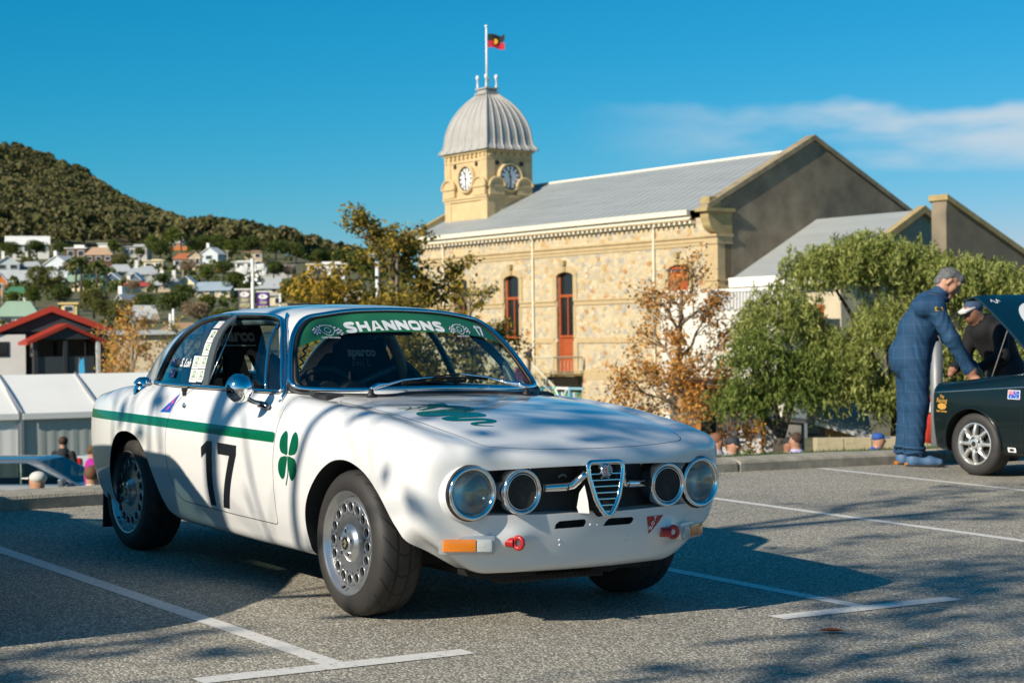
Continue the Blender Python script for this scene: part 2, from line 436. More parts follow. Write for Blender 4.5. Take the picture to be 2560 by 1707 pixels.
class CoupeField:
    roof = herm([(-3.5,.60),(-3.3,.70),(-3.1,.785),(-2.9,.875),(-2.7,.975),(-2.5,1.075),(-2.25,1.165),(-1.95,1.230),(-1.6,1.257),(-1.25,1.262),(-.95,1.25),(-.7,1.22),(-.3,1.14)])
    crown = herm([(-3.5,.64),(-3.3,.705),(-3.1,.755),(-2.8,.785),(-2.5,.826),(-2.1,.855),(-1.5,.868),(-1.0,.872),(-.6,.862),(-.3,.845),(0,.822),(.2,.797),(.4,.765),(.53,.735),(.62,.705),(.72,.665)])
    hood = herm([(-3.5,.66),(-3.3,.735),(-3.1,.785),(-2.8,.83),(-2.0,.85),(-.8,.882),(-.45,.868),(0,.836),(.3,.792),(.5,.742),(.6,.708),(.68,.675),(.75,.64)])
    plan = herm([(-3.5,.56),(-3.3,.62),(-3.0,.685),(-2.7,.748),(-2.35,.788),(-2.0,.788),(-1.2,.785),(-.5,.782),(0,.778),(.25,.762),(.45,.750),(.6,.735),(.75,.715)])
    sect = herm([(.1,-.12),(.2,-.068),(.25,-.05),(.32,-.026),(.42,-.006),(.52,0),(.62,-.002),(.70,-.012),(.77,-.033),(.83,-.066),(.88,-.10),(1.0,-.19)])
    face = herm([(.1,.56),(.2,.606),(.28,.635),(.36,.658),(.44,.674),(.52,.684),(.6,.694),(.66,.702),(.72,.708),(.85,.71)])
    tail = herm([(.1,-2.9),(.3,-3.05),(.5,-3.14),(.66,-3.17),(.8,-3.15)])
    taper = herm([(-3.4,.45),(-3.1,.60),(-2.8,.62),(-2.5,.755),(-2.3,.845),(-2.1,.925),(-1.95,.968),(-1.75,.995),(-1.3,1.0),(-.8,.975),(-.4,.95)])
    vshut = herm([(-.6,.592),(-.3,.578),(.06,.562),(.4,.54),(.6,.49),(.8,.41)])
    def lower(s, u, v, w):
        a = np.abs(v)
        cr = s.crown(u); ho = s.hood(u)
        bl = sstep(.30, .64, a)
        top = ho*(1-bl) + cr*bl
        vs = s.vshut(u)
        dip = .013*np.exp(-((a-vs-.02)/.045)**2)*sstep(.62, .3, u)*sstep(-.75, -.5, u)
        ft = w - (top - dip)
        fs = a - (s.plan(u) + s.sect(w))
        ff = u - (s.face(w) - .085*(a/.565)**2)
        fr = (s.tail(w) + .13*(a/.6)**2) - u
        bot = .195 + .014*sstep(-.8,-1.7,u) + .02*sstep(.15,.4,u) + .17*sstep(.43, .78, a)*sstep(.25, .48, u) - .0*u
        fb = bot - w
        b = smax(fs, ft, .075)
        b = smax(b, fr, .16)
        # tow-hook swellings on the valance
        bump = .026*np.exp(-((a-.385)/.08)**2-((w-.350)/.045)**2)
        ff = ff - bump
        b = smax(b, ff, .036+.03*sstep(.52,.64,a))
        b = smax(b, fb, .05)
        return b
    def green(s, u, v, w):
        a = np.abs(v)
        q = w-.86
        g = (.712 - .30*q - .42*q*np.abs(q))*s.taper(u)
        fs = (a-g)*.95
        fr = w - (s.roof(u) - .045*(a/.55)**2)
        fw = (u - (-.44 - (w-.87)*1.24 - (.215-.25*np.clip(w-.87,0,.4))*(a/.62)**2))*.66
        b = smax(fs, fr, .15)
        b = smax(b, fw, .055)
        return smax(b, .80-w, .02)
    def __call__(s, u, v, w):
        return smin(s.lower(u, v, w), s.green(u, v, w), .03)

def fgrad(F, P, e=2e-3):
    g = np.empty_like(P)
    for i in range(3):
        d = np.zeros(3); d[i] = e
        A = P+d; B = P-d
        g[:, i] = (F(A[:,0],A[:,1],A[:,2]) - F(B[:,0],B[:,1],B[:,2]))/(2*e)
    return g

def newton(F, P, n=4):
    for _ in range(n):
        f0 = F(P[:,0],P[:,1],P[:,2]); g = fgrad(F, P)
        P = P - g*(f0/np.maximum((g*g).sum(1), 1e-4))[:,None].clip(-.03,.03)
    return P

def surf_along(F, P, axis, lo, hi, n=40):
    """first root of F along an axis from the outside value hi towards lo; returns points on the surface"""
    P = np.array(P, float); N = len(P)
    ts = np.linspace(hi, lo, 160)
    val = np.full(N, np.nan); prev = None
    done = np.zeros(N, bool); a = np.full(N, hi, float); b = np.full(N, lo, float)
    for t in ts:
        Q = P.copy(); Q[:,axis] = t
        f0 = F(Q[:,0],Q[:,1],Q[:,2])
        newb = (~done) & (f0 <= 0)
        b[newb] = t; a[newb] = t+(hi-lo)/159.; done |= newb
    for _ in range(n):
        m = .5*(a+b); Q = P.copy(); Q[:,axis] = m
        f0 = F(Q[:,0],Q[:,1],Q[:,2]); ins = f0 <= 0
        b = np.where(ins, m, b); a = np.where(ins, a, m)
    Q = P.copy(); Q[:,axis] = .5*(a+b)
    return Q

def surface_nets(F, lo, hi, h0):
    nx, ny, nz = [int(math.ceil((hi[i]-lo[i])/h0))+1 for i in range(3)]
    gx = lo[0]+h0*np.arange(nx); gy = lo[1]+h0*np.arange(ny); gz = lo[2]+h0*np.arange(nz)
    V = np.empty((nx,ny,nz), np.float32)
    YY, ZZ = np.meshgrid(gy, gz, indexing='ij')
    step = 24
    for i in range(0, nx, step):
        xs = gx[i:i+step]
        V[i:i+step] = F(xs[:,None,None], YY[None], ZZ[None])
    S = V < 0
    c = np.zeros((nx-1,ny-1,nz-1), np.int8)
    for dx in (0,1):
        for dy in (0,1):
            for dz in (0,1):
                c += S[dx:nx-1+dx, dy:ny-1+dy, dz:nz-1+dz]
    act = (c > 0) & (c < 8)
    idx = -np.ones(act.shape, np.int64); n = int(act.sum()); idx[act] = np.arange(n)
    ii = np.argwhere(act)
    P = np.zeros((n,3)); cnt = np.zeros(n)
    for ax in range(3):
        o = [(0,0),(0,1),(1,0),(1,1)]
        for (p, q) in o:
            d0 = [0,0,0]; others = [k for k in range(3) if k != ax]
            d0[others[0]] = p; d0[others[1]] = q; d1 = list(d0); d1[ax] = 1
            a = V[ii[:,0]+d0[0], ii[:,1]+d0[1], ii[:,2]+d0[2]]; b = V[ii[:,0]+d1[0], ii[:,1]+d1[1], ii[:,2]+d1[2]]
            m = (a < 0) != (b < 0)
            t = np.where(m, a/np.where(m, a-b, 1), 0)
            for k in range(3):
                P[:,k] += np.where(m, d0[k] + (t if k == ax else 0), 0)
            cnt += m
    P = P/cnt[:,None] + ii
    P = np.array(lo) + P*h0
    faces = []
    for ax in range(3):
        a1, a2 = (ax+1) % 3, (ax+2) % 3
        sl0 = [slice(None)]*3; sl1 = [slice(None)]*3
        sl0[ax] = slice(0,-1); sl1[ax] = slice(1,None)
        A = S[tuple(sl0)]; B = S[tuple(sl1)]
        ch = np.argwhere(A != B)
        ok = (ch[:,a1] > 0) & (ch[:,a2] > 0) & (ch[:,a1] < V.shape[a1]-1) & (ch[:,a2] < V.shape[a2]-1)
        ch = ch[ok]
        def cell(da, db):
            q = ch.copy(); q[:,a1] -= da; q[:,a2] -= db
            return idx[q[:,0],q[:,1],q[:,2]]
        quad = np.stack([cell(1,1), cell(0,1), cell(0,0), cell(1,0)], 1)
        flip = ~A[ch[:,0],ch[:,1],ch[:,2]]
        quad[flip] = quad[flip][:, ::-1]
        faces.append(quad)
    return P, np.concatenate(faces)
# ---------------------------------------------------------------- the white racing coupe
def paint(name, col, rough=.32, dirt=.04):
    return mat(name, col, rough=rough, var=dirt, vscale=3.0, coat=.9, spec=.5, bump=.0)
M_WHITE = paint('white car paint', (.70,.70,.69), dirt=.025)
M_GREEN = mat('green stripe vinyl', (.001,.115,.042), rough=.25, coat=.5)
M_DGREEN = mat('green emblem vinyl', (.001,.095,.042), rough=.25, coat=.5)
M_BLACKV = mat('black number vinyl', (.012,.012,.016), rough=.3)
M_CHROME = mat('chrome', (.80,.81,.83), rough=.07, metal=1)
M_RUB = mat('black rubber seal', (.012,.012,.013), rough=.55)
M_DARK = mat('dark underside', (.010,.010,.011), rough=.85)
M_TRIM = mat('black interior trim', (.016,.016,.018), rough=.75, var=.3, vscale=20)
M_GLASS = glass_mat('car glass', (.86,.94,.92), refl=.75)
M_GLASSD = glass_mat('tinted quarter glass', (.46,.54,.57), refl=1.3)
M_WLET = mat('white lettering', (.80,.80,.78), rough=.4)
M_RED = mat('red paint', (.42,.012,.012), rough=.3, coat=.4)
M_AMBER = mat('amber lens', (.72,.20,.01), rough=.16, coat=1., var=.15, vscale=150)
M_CLEARL = mat('clear ribbed lens', (.42,.44,.44), rough=.2, coat=.6, var=.2, vscale=120)

coupe = thing('coupe_car', 'white racing coupe with green stripe and black number 17, parked in the front bay', 'car', COUPE)
CF = CoupeField()

t_P, t_Q = surface_nets(CF, (-3.34,-.90,.12), (.82,.90,1.34), .0165)
t_P = newton(CF, t_P, 3)
tm = TM(t_P, np.concatenate([t_Q[:,[0,1,2]], t_Q[:,[0,2,3]]]))

def fld(tm, poly, ax, region):
    """signed distance to a polygon in two axes for the vertices of a region"""
    g = np.full(len(tm.V), 1.0); m = region(tm.V); g[m] = poly_sd(tm.V[m][:, ax], poly); return g
def msk(tm, region): return region(tm.V)[tm.T].all(1)
def cutpoly(tm, poly, ax, region): return tm.split(fld(tm, poly, ax, region), msk(tm, region))

# outlines in car coordinates (u forward, v left, w up)
SW = rounded(catmull([(-2.150,.872),(-2.125,.92),(-2.078,.985),(-2.015,1.064),(-1.955,1.126),(-1.89,1.166),(-1.79,1.188),(-1.61,1.200),(-1.36,1.203),(-1.20,1.200),(-1.09,1.191),(-1.015,1.172),(-.955,1.142),(-.905,1.102),(-.83,1.02),(-.758,.92),(-.727,.880)], 5, False).tolist()+[(-.735,.868),(-.96,.868),(-1.473,.862),(-2.13,.855)], .004, 2)
SW = np.array([p for p in SW])
WS = rounded([(-.655,.882),(-.60,1.03),(-.55,1.12),(-.47,1.190),(-.25,1.224),(0,1.232),(.25,1.224),(.47,1.190),(.55,1.12),(.60,1.03),(.655,.882),(.45,.874),(.2,.884),(0,.887),(-.2,.884),(-.45,.874)], [.05,.2,.05,.05,.1,.1,.1,.05,.05,.2,.05,.1,.1,.1,.1,.1], 6)
RSC = rounded([(-2.22,-.43),(-2.22,.43),(-2.88,.46),(-2.88,-.46)], .09, 6)
FA = catmull([(-.345,.20),(-.335,.354),(-.291,.46),(-.208,.551),(-.115,.608),(-.03,.628),(.06,.622),(.165,.583),(.262,.509),(.345,.419),(.405,.345),(.43,.20),(.40,.05),(-.30,.05)], 8)
RA = catmull([(-2.47,.20),(-2.455,.36),(-2.429,.45),(-2.388,.538),(-2.322,.593),(-2.228,.613),(-2.125,.606),(-2.035,.574),(-1.947,.505),(-1.872,.412),(-1.82,.325),(-1.775,.262),(-1.70,.20),(-1.9,.05),(-2.4,.05)], 8)
DOOR = rounded([(-.598,.868),(-.598,.76),(-.604,.60),(-.590,.40),(-.600,.306),(-1.0,.309),(-1.60,.322),(-1.70,.46),(-1.735,.62),(-1.70,.78),(-1.52,.868)], [.01,.05,.05,.05,.02,.02,.10,.1,.1,.1,.02], 5)
BON = rounded([(.592,-.50),(.40,-.541),(.06,-.563),(-.40,-.583),(-.40,.583),(.06,.563),(.40,.541),(.592,.50),(.625,.25),(.632,0),(.625,-.25)], [.05,.2,.2,.03,.03,.2,.2,.05,.2,.2,.2], 6)
BOOT = rounded([(-2.93,-.50),(-2.93,.50),(-3.08,.52),(-3.08,-.52)], .03, 4)
HLV, HLW, HLR = .565, .541, .1032
def circ(cx, cy, r, n=40): return [(cx+r*math.cos(2*math.pi*k/n), cy+r*math.sin(2*math.pi*k/n)) for k in range(n)]
def slot_field(Q):     # grille opening with the lamp circles, in (v, w)
    a = np.abs(Q[:,0]); w = Q[:,1]
    d = np.maximum(a-.50, np.maximum(.447+.006*(a/.5)-w, w-(.637-.012*(a/.5)**2)))
    c1 = np.hypot(a-HLV, w-HLW)-(HLR+.001)
    return np.minimum(d, c1)

top_r = lambda V: (V[:,2] > .80)
sideR = lambda V: (V[:,2] > .82) & (V[:,1] < -.35) & (V[:,0] < -.6) & (V[:,0] > -2.35)
sideL = lambda V: (V[:,2] > .82) & (V[:,1] > .35) & (V[:,0] < -.6) & (V[:,0] > -2.35)
front = lambda V: (V[:,0] > .45) & (V[:,2] < .69)
_, tm = cutpoly(tm, SW, [0,2], sideR)
sg_l, tm = cutpoly(tm, SW, [0,2], sideL)
wsR = lambda V: (V[:,2] > .86) & (V[:,0] > -1.02-.6*np.maximum(V[:,2]-1.18,0)) & (np.abs(V[:,1]) < .70)
def wsfield(tm):
    V = tm.V; g = np.full(len(V), 1.0)
    m = (V[:,2] > .862) & (V[:,0] > -1.08) & (np.abs(V[:,1]) < .72)
    N = fgrad(CF, V[m]); N /= np.linalg.norm(N, axis=1)[:,None]
    fm = (N[:,0] > .40)
    d = poly_sd(V[m][:, [1,2]], WS); g[m] = np.where(fm, d, np.maximum(d, .05)); return g, m
g_, m_ = wsfield(tm)
glass_ws, tm = tm.split(g_, m_[tm.T].all(1))
rsr = lambda V: (V[:,2] > .83) & (V[:,0] < -2.15)
glass_rs, tm = cutpoly(tm, RSC, [0,1], rsr)
for sgn in (-1, 1):
    rg = (lambda s: (lambda V: (V[:,1]*s > .33) & (V[:,2] < .68)))(sgn)
    _, tm = cutpoly(tm, FA, [0,2], rg); _, tm = cutpoly(tm, RA, [0,2], rg)
g_ = np.full(len(tm.V), 1.0); m_ = front(tm.V); g_[m_] = slot_field(tm.V[m_][:, [1,2]])
_, tm = tm.split(g_, m_[tm.T].all(1))
SLOTS = [rounded([(-.208,.390),(-.192,.420),(-.062,.424),(-.055,.393)], .008, 3), rounded([(.018,.391),(.055,.421),(.19,.419),(.178,.391)], .008, 3)]
for sl in SLOTS: _, tm = cutpoly(tm, sl, [1,2], front)
# underside faces dark
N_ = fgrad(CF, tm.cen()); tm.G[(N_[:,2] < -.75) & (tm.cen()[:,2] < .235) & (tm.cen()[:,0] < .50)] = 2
# stripe: a tag that survives the later cuts
flank = lambda V: (V[:,2] > .60) & (V[:,2] < .76) & (np.abs(V[:,1]) > .5) & (V[:,0] < -.45)
g_ = np.full(len(tm.V), 1.0); m_ = flank(tm.V); q = tm.V[m_]
g_[m_] = np.maximum(np.abs(q[:,2]-(.681+.0*q[:,0]-.010*sstep(-2.2,-3.0,q[:,0])))-.0225, q[:,0]+.606)
st, tm = tm.split(g_, m_[tm.T].all(1)); st.G[:] = 1; tm = TM(tm.V, np.concatenate([tm.T, st.T]), np.concatenate([tm.G, st.G]))
# panels with real shut lines
GAP = .0028
def panel(tm, poly, ax, region):
    g = fld(tm, poly, ax, region); m = msk(tm, region)
    ins, rest = tm.split(g+GAP, m)
    g2 = np.full(len(rest.V), 1.0); g2[:len(g)] = g
    mm = region(rest.V); g2[mm] = poly_sd(rest.V[mm][:, ax], poly)
    _, rest = rest.split(g2-GAP*.3, msk(rest, region))
    return ins, rest
BODYM = [M_WHITE, M_GREEN, M_DARK]
doorR = lambda V: (V[:,1] < -.5) & (V[:,2] < .92) & (V[:,0] < -.4) & (V[:,0] > -2.0)
doorL = lambda V: (V[:,1] > .5) & (V[:,2] < .92) & (V[:,0] < -.4) & (V[:,0] > -2.0)
p_dr, tm = panel(tm, DOOR, [0,2], doorR); p_dl, tm = panel(tm, DOOR, [0,2], doorL)
bonr = lambda V: (V[:,2] > .66) & (V[:,0] > -.5) & (V[:,2] < .90)
p_bo, tm = panel(tm, BON, [0,1], bonr)
p_bt, tm = panel(tm, BOOT, [0,1], lambda V: (V[:,2] > .66) & (V[:,0] < -2.8))
o_body = tm_obj(tm, CF, 'body', BODYM, coupe)
o_door = tm_obj(p_dr, CF, 'door', BODYM, coupe); tm_obj(p_dl, CF, 'door', BODYM, coupe)
o_bon = tm_obj(p_bo, CF, 'bonnet', BODYM, coupe); tm_obj(p_bt, CF, 'boot_lid', BODYM, coupe)
o_ws = tm_obj(glass_ws, CF, 'windscreen', M_GLASS, coupe, -.006)
tm_obj(glass_rs, CF, 'rear_screen', M_GLASS, coupe, -.004)
tm_obj(sg_l, CF, 'side_window', M_GLASS, coupe, -.006)
# inner skin of the cabin, dark headlining
hd = TM(tm.V, tm.T[(tm.cen()[:,2] > .84)], tm.G[(tm.cen()[:,2] > .84)]); hd.G[:] = 0
tm_obj(hd, CF, 'headlining', M_TRIM, coupe, -.014)

# quarter glass on the near side, behind the door pillar
def side_pts(poly, sgn=-1, off=0.0):
    P = np.zeros((len(poly), 3)); P[:,0] = np.array(poly)[:,0]; P[:,2] = np.array(poly)[:,1]
    Q = surf_along(CF, P, 1, 0.0, sgn*1.0)
    if off: N = fgrad(CF, Q); Q = Q + N/np.linalg.norm(N,axis=1)[:,None]*off
    return Q
def front_pts(poly, off=0.0, hi=.95):
    P = np.zeros((len(poly), 3)); P[:,1:] = np.array(poly)
    Q = surf_along(CF, P, 0, -2.0, hi)
    if off: N = fgrad(CF, Q); Q = Q + N/np.linalg.norm(N,axis=1)[:,None]*off
    return Q
def top_pts(poly, off=0.0):
    P = np.zeros((len(poly), 3)); P[:,:2] = np.array(poly)
    Q = surf_along(CF, P, 2, .3, 1.5)
    if off: N = fgrad(CF, Q); Q = Q + N/np.linalg.norm(N,axis=1)[:,None]*off
    return Q
def decal(name, V, Fc, m, fn, parent, off=.0016, h0=.03, mi=None, flip=False):
    V2, F2 = grid_cut(V, Fc, h0)
    Q = fn(V2, 0.0); N = fgrad(CF, Q); N /= np.linalg.norm(N, axis=1)[:,None]
    F3 = [f for f in F2]
    F3 = [f if np.cross(Q[f[1]]-Q[f[0]], Q[f[2]]-Q[f[0]]) @ N[f[0]] >= 0 else f[::-1] for f in F3]
    return obj(name, mesh(name, Q+N*off, F3, m, None, True, N), parent)
QW = [p for p in SW if p[0] < -1.472-.34*(p[1]-.862)]
QW = np.array(QW+[(-1.470,.862),(-1.585,1.199)]); c_ = QW.mean(0); QW = QW[np.argsort(np.arctan2(QW[:,1]-c_[1], QW[:,0]-c_[0]))]
qv, qf = poly_fill(QW)
o_qw = decal('quarter_window', qv, qf, M_GLASSD, lambda V, o: side_pts(V, -1, o), coupe, off=-.006, h0=.05)

# chrome and rubber round the openings
b = MB(); b.tube(side_pts(densify(SW, .03), -1, .004), .0095, 6, True); b.tube(side_pts(densify(SW, .03), -1, -.004), .014, 6, True, mi=1)
b.build('side_window_trim', [M_CHROME, M_RUB], coupe, True)
b = MB(); b.tube(side_pts(densify(SW, .05), 1, .004), .0095, 6, True); b.build('side_window_trim', M_CHROME, coupe, True)
wsp = front_pts(densify(WS, .03), .006); wsi = front_pts(densify(WS*np.array([.972,.985])+np.array([0,.0158]), .03), .002)
b = MB(); b.tube(wsp, .013, 8, True, mi=0); b.tube(wsi, .010, 6, True, mi=1)
lowp = [p for p in front_pts(densify(WS*np.array([1.02,1])-np.array([0,.016]), .03), .000) if p[2] < .90]
b.tube(sorted(lowp, key=lambda p: p[1]), .013, 6, False, mi=1)
b.build('windscreen_trim', [M_CHROME, M_RUB], coupe, True)
b = MB(); b.tube(top_pts(densify(RSC, .05), .003), .012, 6, True); b.build('rear_screen_trim', M_CHROME, coupe, True)
# drip rail / chrome strip down the windscreen pillar, belt chrome
b = MB(); b.tube(side_pts([(-1.06,1.205),(-.985,1.172),(-.919,1.130),(-.856,1.07),(-.775,.97),(-.702,.87),(-.668,.825)], -1, .006), .008, 6); b.build('pillar_strip', M_CHROME, coupe, True)
# door pillar between the windows
def pillar(u0, w0, u1, w1, wd, m, sgn=-1, off=.004):
    n = 9; A = [(u0+(u1-u0)*k/n, w0+(w1-w0)*k/n) for k in range(n+1)]
    V = side_pts(A, sgn, off); V2 = side_pts([(a+wd, c) for a, c in A], sgn, off)
    W = np.concatenate([V, V2, V+np.array([0,-sgn*.012,0]), V2+np.array([0,-sgn*.012,0])]); m_ = n+1; Fq = []
    for k in range(n):
        Fq += [(k, m_+k, m_+k+1, k+1), (k, k+1, 2*m_+k+1, 2*m_+k), (m_+k, 3*m_+k, 3*m_+k+1, m_+k+1)]
    return W, Fq
M_PILL = mat('grey pillar trim', (.16,.165,.15), rough=.35, metal=.6)
W_, F_ = pillar(-1.470, .862, -1.583, 1.196, .062, M_PILL); o = obj('door_pillar', mesh('door_pillar', W_, F_, M_PILL), coupe)
b = MB(); b.tube(side_pts([(-1.470,.862),(-1.583,1.196)], -1, .008), .006, 6); b.tube(side_pts([(-1.408,.862),(-1.521,1.196)], -1, .006), .004, 6); b.build('pillar_bead', M_CHROME, o, True)
W_, F_ = pillar(-1.50, .862, -1.60, 1.196, .05, M_PILL, 1); obj('door_pillar', mesh('door_pillar', W_, F_, M_PILL), coupe)
# quarter-light: frame bar and its swung-open glass
b = MB(); b.tube(side_pts(densify([(-.862,.87),(-1.035,1.170)], .04, False), -1, -.004), .009, 6); b.build('quarter_light_frame', M_CHROME, coupe, True)
pv = Vector(side_pts([(-.90,.89)], -1)[0]); pt = Vector(side_pts([(-1.02,1.13)], -1)[0]); ax_ = (pt-pv).normalized()
q0 = [Vector(p) for p in side_pts(rounded([(-.87,.885),(-1.02,1.135),(-.985,1.125),(-.76,.90)], .02, 3), -1)]
q1 = [Vector(p) for p in side_pts(rounded([(-.87,.885),(-1.02,1.135),(-1.06,1.115),(-.965,.90)], .03, 3), -1)]
R_ = Matrix.Rotation(rad(38), 3, ax_); R2 = Matrix.Rotation(rad(38), 3, ax_)
V_ = [pv+R_ @ (p-pv) for p in q0]; n_ = len(V_); V_ += [pv+R_ @ (p-pv) for p in q1]
M_GLASSQ = glass_mat('quarter light glass', (.62,.68,.68), refl=2.4)
obj('quarter_light', mesh('quarter_light', V_, [tuple(range(n_)), tuple(range(n_, len(V_)))], M_GLASSQ), coupe)

# wheel arches: dark rolled lips and liners
for sgn in (-1, 1):
    for A in (FA, RA):
        b = MB(); A2 = densify([p for p in A if p[1] > .17], .03, False)
        k0 = int(np.argmax(np.linalg.norm(np.diff(A2, axis=0, append=A2[:1]), axis=1))); A2 = np.roll(A2, -(k0+1), axis=0)
        S_ = side_pts(A2, sgn, .0); S0 = S_.copy()
        n_ = len(S_); ctr = A2.mean(0)
        rows = [S0]
        for dv, sc_ in ((.006,.992),(.05,.99),(.14,1.03),(.36,1.03)):
            r_ = S0.copy(); r_[:,1] -= sgn*dv; r_[:,1] = np.where(dv > .2, sgn*.40, r_[:,1])
            if dv > .01:
                wx = 0. if A is FA else -2.35; ru, rw = r_[:,0]-wx, r_[:,2]-.294; rl = np.hypot(ru, rw)+1e-6; kk = np.maximum(rl*sc_, .338)/rl; r_[:,0] = wx+ru*kk; r_[:,2] = np.where(rw > 0, .294+rw*kk, r_[:,2])
            rows.append(r_)
        V_ = np.concatenate(rows); Fq = [(r*n_+k, r*n_+k+1, (r+1)*n_+k+1, (r+1)*n_+k) for r in range(len(rows)-1) for k in range(n_-1)]
        Fq.append(tuple(range((len(rows)-1)*n_, len(rows)*n_)))
        b.add(V_.tolist(), Fq, 0); b.build('wheel_arch_liner', M_DARK, coupe, True)

# underbody, engine bay, cabin tub
b = MB(); b.box((-1.25,0,.27), (2.9,1.28,.10)); b.box((.35,0,.33), (.34,.62,.16)); b.box((.1,0,.62), (.9,.80,.20)); b.box((-2.85,0,.45), (.4,1.0,.3)); b.build('underbody', M_DARK, coupe)
b = MB()
b.box((-.40,0,.56), (.03,1.26,.56)); b.box((-1.3,-.66,.56), (1.7,.03,.56)); b.box((-1.3,.66,.56), (1.7,.03,.56))
b.box((-2.45,0,.775), (.62,1.16,.03)); b.box((-2.13,0,.53), (.03,1.2,.5)); b.box((-1.2,0,.40), (1.6,.26,.18))
b.build('cabin_tub', M_TRIM, coupe)
b = MB(); b.bbox((-.63,0,.835), (.34,1.22,.07), .03); b.bbox((-.80,0,.79), (.12,1.18,.14), .03)
for (v_, r_) in ((-.44,.062),(-.30,.062)): b.lathe([(r_+.012,-.74),(r_+.012,-.86),(r_,-.86),(r_,-.84)], 20, 'x', (0,v_,.84))
dash = b.build('dashboard', M_TRIM, coupe, 'auto')
b = MB(); b.lathe([(.0,0),(.05,0),(.05,.02),(.0,.03)], 16); sw = []
for k in range(28): sw.append((.175*math.cos(2*math.pi*k/28), .175*math.sin(2*math.pi*k/28), .0))
b.tube(sw, .016, 8, True)
for k in range(3): a_ = rad(90+120*k); b.tube([(.03*math.cos(a_),.03*math.sin(a_),0),(.175*math.cos(a_),.175*math.sin(a_),0)], .012, 6)
b.cyl((0,0,0),(0,0,-.30),.02)
b.build('steering_wheel', M_TRIM, coupe, True, Matrix.Translation((-1.0,-.36,.80)) @ Matrix.Rotation(rad(-68), 4, 'Y'))

# racing seat: shell with wings, shoulder slots
M_SEAT = mat('black seat cloth', (.012,.012,.014), rough=.9, var=.35, vscale=60, bump=.15, bscale=300)
def race_seat(v0, zs):
    b = MB()
    prof = [(.0,.26,.02),(.08,.27,.04),(.22,.26,.05),(.38,.235,.045),(.50,.25,.05),(.60,.215,.05),(.70,.155,.06),(.80,.15,.075),(.87,.135,.07),(.905,.09,.05)]
    n = 14; V = []; F = []
    for (t, wd, dp) in prof:
        for side in (0, 1):
            for k in range(n+1):
                s_ = -1+2*k/n
                f_ = .06*abs(s_)**3*(1.6 if t < .55 else .6) + (0 if side == 0 else -dp)
                V.append((-1.62-t*.30+f_, v0+s_*wd, .36+t*zs))
    m = 2*(n+1)
    for i in range(len(prof)-1):
        for k in range(n):
            for sd in (0, 1):
                if i in (4,5) and k in (3,4,9,10): continue      # harness slots
                a_ = i*m+sd*(n+1)+k; F.append((a_, a_+1, a_+m+1, a_+m) if sd == 0 else (a_, a_+m, a_+m+1, a_+1))
        a_ = i*m; F.append((a_, a_+m, a_+m+n+1, a_+n+1)); a_ = i*m+n; F.append((a_, a_+n+1, a_+m+n+1, a_+m))
    a_ = (len(prof)-1)*m
    for k in range(n): F.append((a_+k, a_+k+1, a_+n+2+k, a_+n+1+k))
    b.add(V, F)
    # thigh wings and cushion
    b.bbox((-1.37,v0,.40), (.50,.44,.13), .04); b.bbox((-1.36,v0-.235,.47), (.48,.06,.20), .028); b.bbox((-1.36,v0+.235,.47), (.48,.06,.20), .028)
    for s_ in (-1, 1):
        b.tube(catmull([(-1.50,v0+s_*.275,.52),(-1.58,v0+s_*.29,.66),(-1.70,v0+s_*.28,.80),(-1.80,v0+s_*.25,.90),(-1.845,v0+s_*.17,.975)], 5, False), [.055]*21, 8)
    return b.build('seat', M_SEAT, coupe, 'auto')
seat = race_seat(-.37, .92); seat2 = race_seat(.36, .80)
def seat_text(txt, size, vc, wc, bold, parent, m, sh=0, zs=.92):
    V, F = text_polys(txt, size, bold, sh, 1.0)
    Q = [(-1.62-(z-.36)/zs*.30+.014, v0_, z) for v0_, z in [(vc+x, wc+y) for x, y in V]]
    me = mesh('seat_lettering', Q, F, m); return obj('seat_lettering', me, parent)
M_SLET = mat('grey seat lettering', (.34,.36,.37), rough=.6)
seat_text('sparco', .085, -.37, 1.10, .004, seat, M_SLET); seat_text('sparco', .062, .36, 1.02, .003, seat2, M_SLET, 0, .80); seat_text('Evo L', .05, .345, .965, .0, seat2, mat('faint seat lettering', (.16,.16,.13), rough=.7), .25, .80)
b = MB(); q = lambda v_, z: (-1.62-(z-.36)/.92*.30+.014, v_, z)
b.add([q(-.50,1.056), q(-.24,1.056), q(-.24,1.048), q(-.50,1.048)], [(0,1,2,3)]); b.build('seat_lettering', M_SLET, seat)

# belt over the near wing
b = MB(); b.tube(catmull([(-2.05,-.44,.80),(-1.90,-.45,.965),(-1.80,-.46,.96),(-1.68,-.55,.90),(-1.56,-.60,.84),(-1.46,-.58,.72)], 5, False), .022, 6, flat=.25); b.build('harness_belt', mat('black webbing', (.03,.03,.032), rough=.8), coupe)
# roll cage
M_CAGE = mat('brown padded cage tube', (.16,.105,.045), rough=.55, var=.25, vscale=12)
b = MB()
hoop = catmull([(-1.78,-.60,.30),(-1.78,-.585,.85),(-1.84,-.50,1.12),(-1.85,-.38,1.185),(-1.85,.38,1.185),(-1.84,.50,1.12),(-1.78,.585,.85),(-1.78,.60,.30)], 6, False)
b.tube(hoop, .030, 10)
b.build('roll_cage', M_CAGE, coupe, True)
M_CAGEG = mat('grey green cage paint', (.055,.085,.085), rough=.4)
b = MB(); b.tube([(-1.84,-.30,1.17),(-2.65,-.40,.66)], .022, 8); b.tube([(-1.84,.46,1.15),(-2.55,.46,.75)], .022, 8); b.tube([(-1.80,.55,.95),(-1.80,-.5,.55)], .020, 8)
for s_ in (-1, 1): b.tube(catmull([(-1.84,s_*.47,1.16),(-1.2,s_*.475,1.175),(-1.02,s_*.50,1.13),(-.78,s_*.585,.90),(-.70,s_*.60,.45)], 6, False), .021, 8)
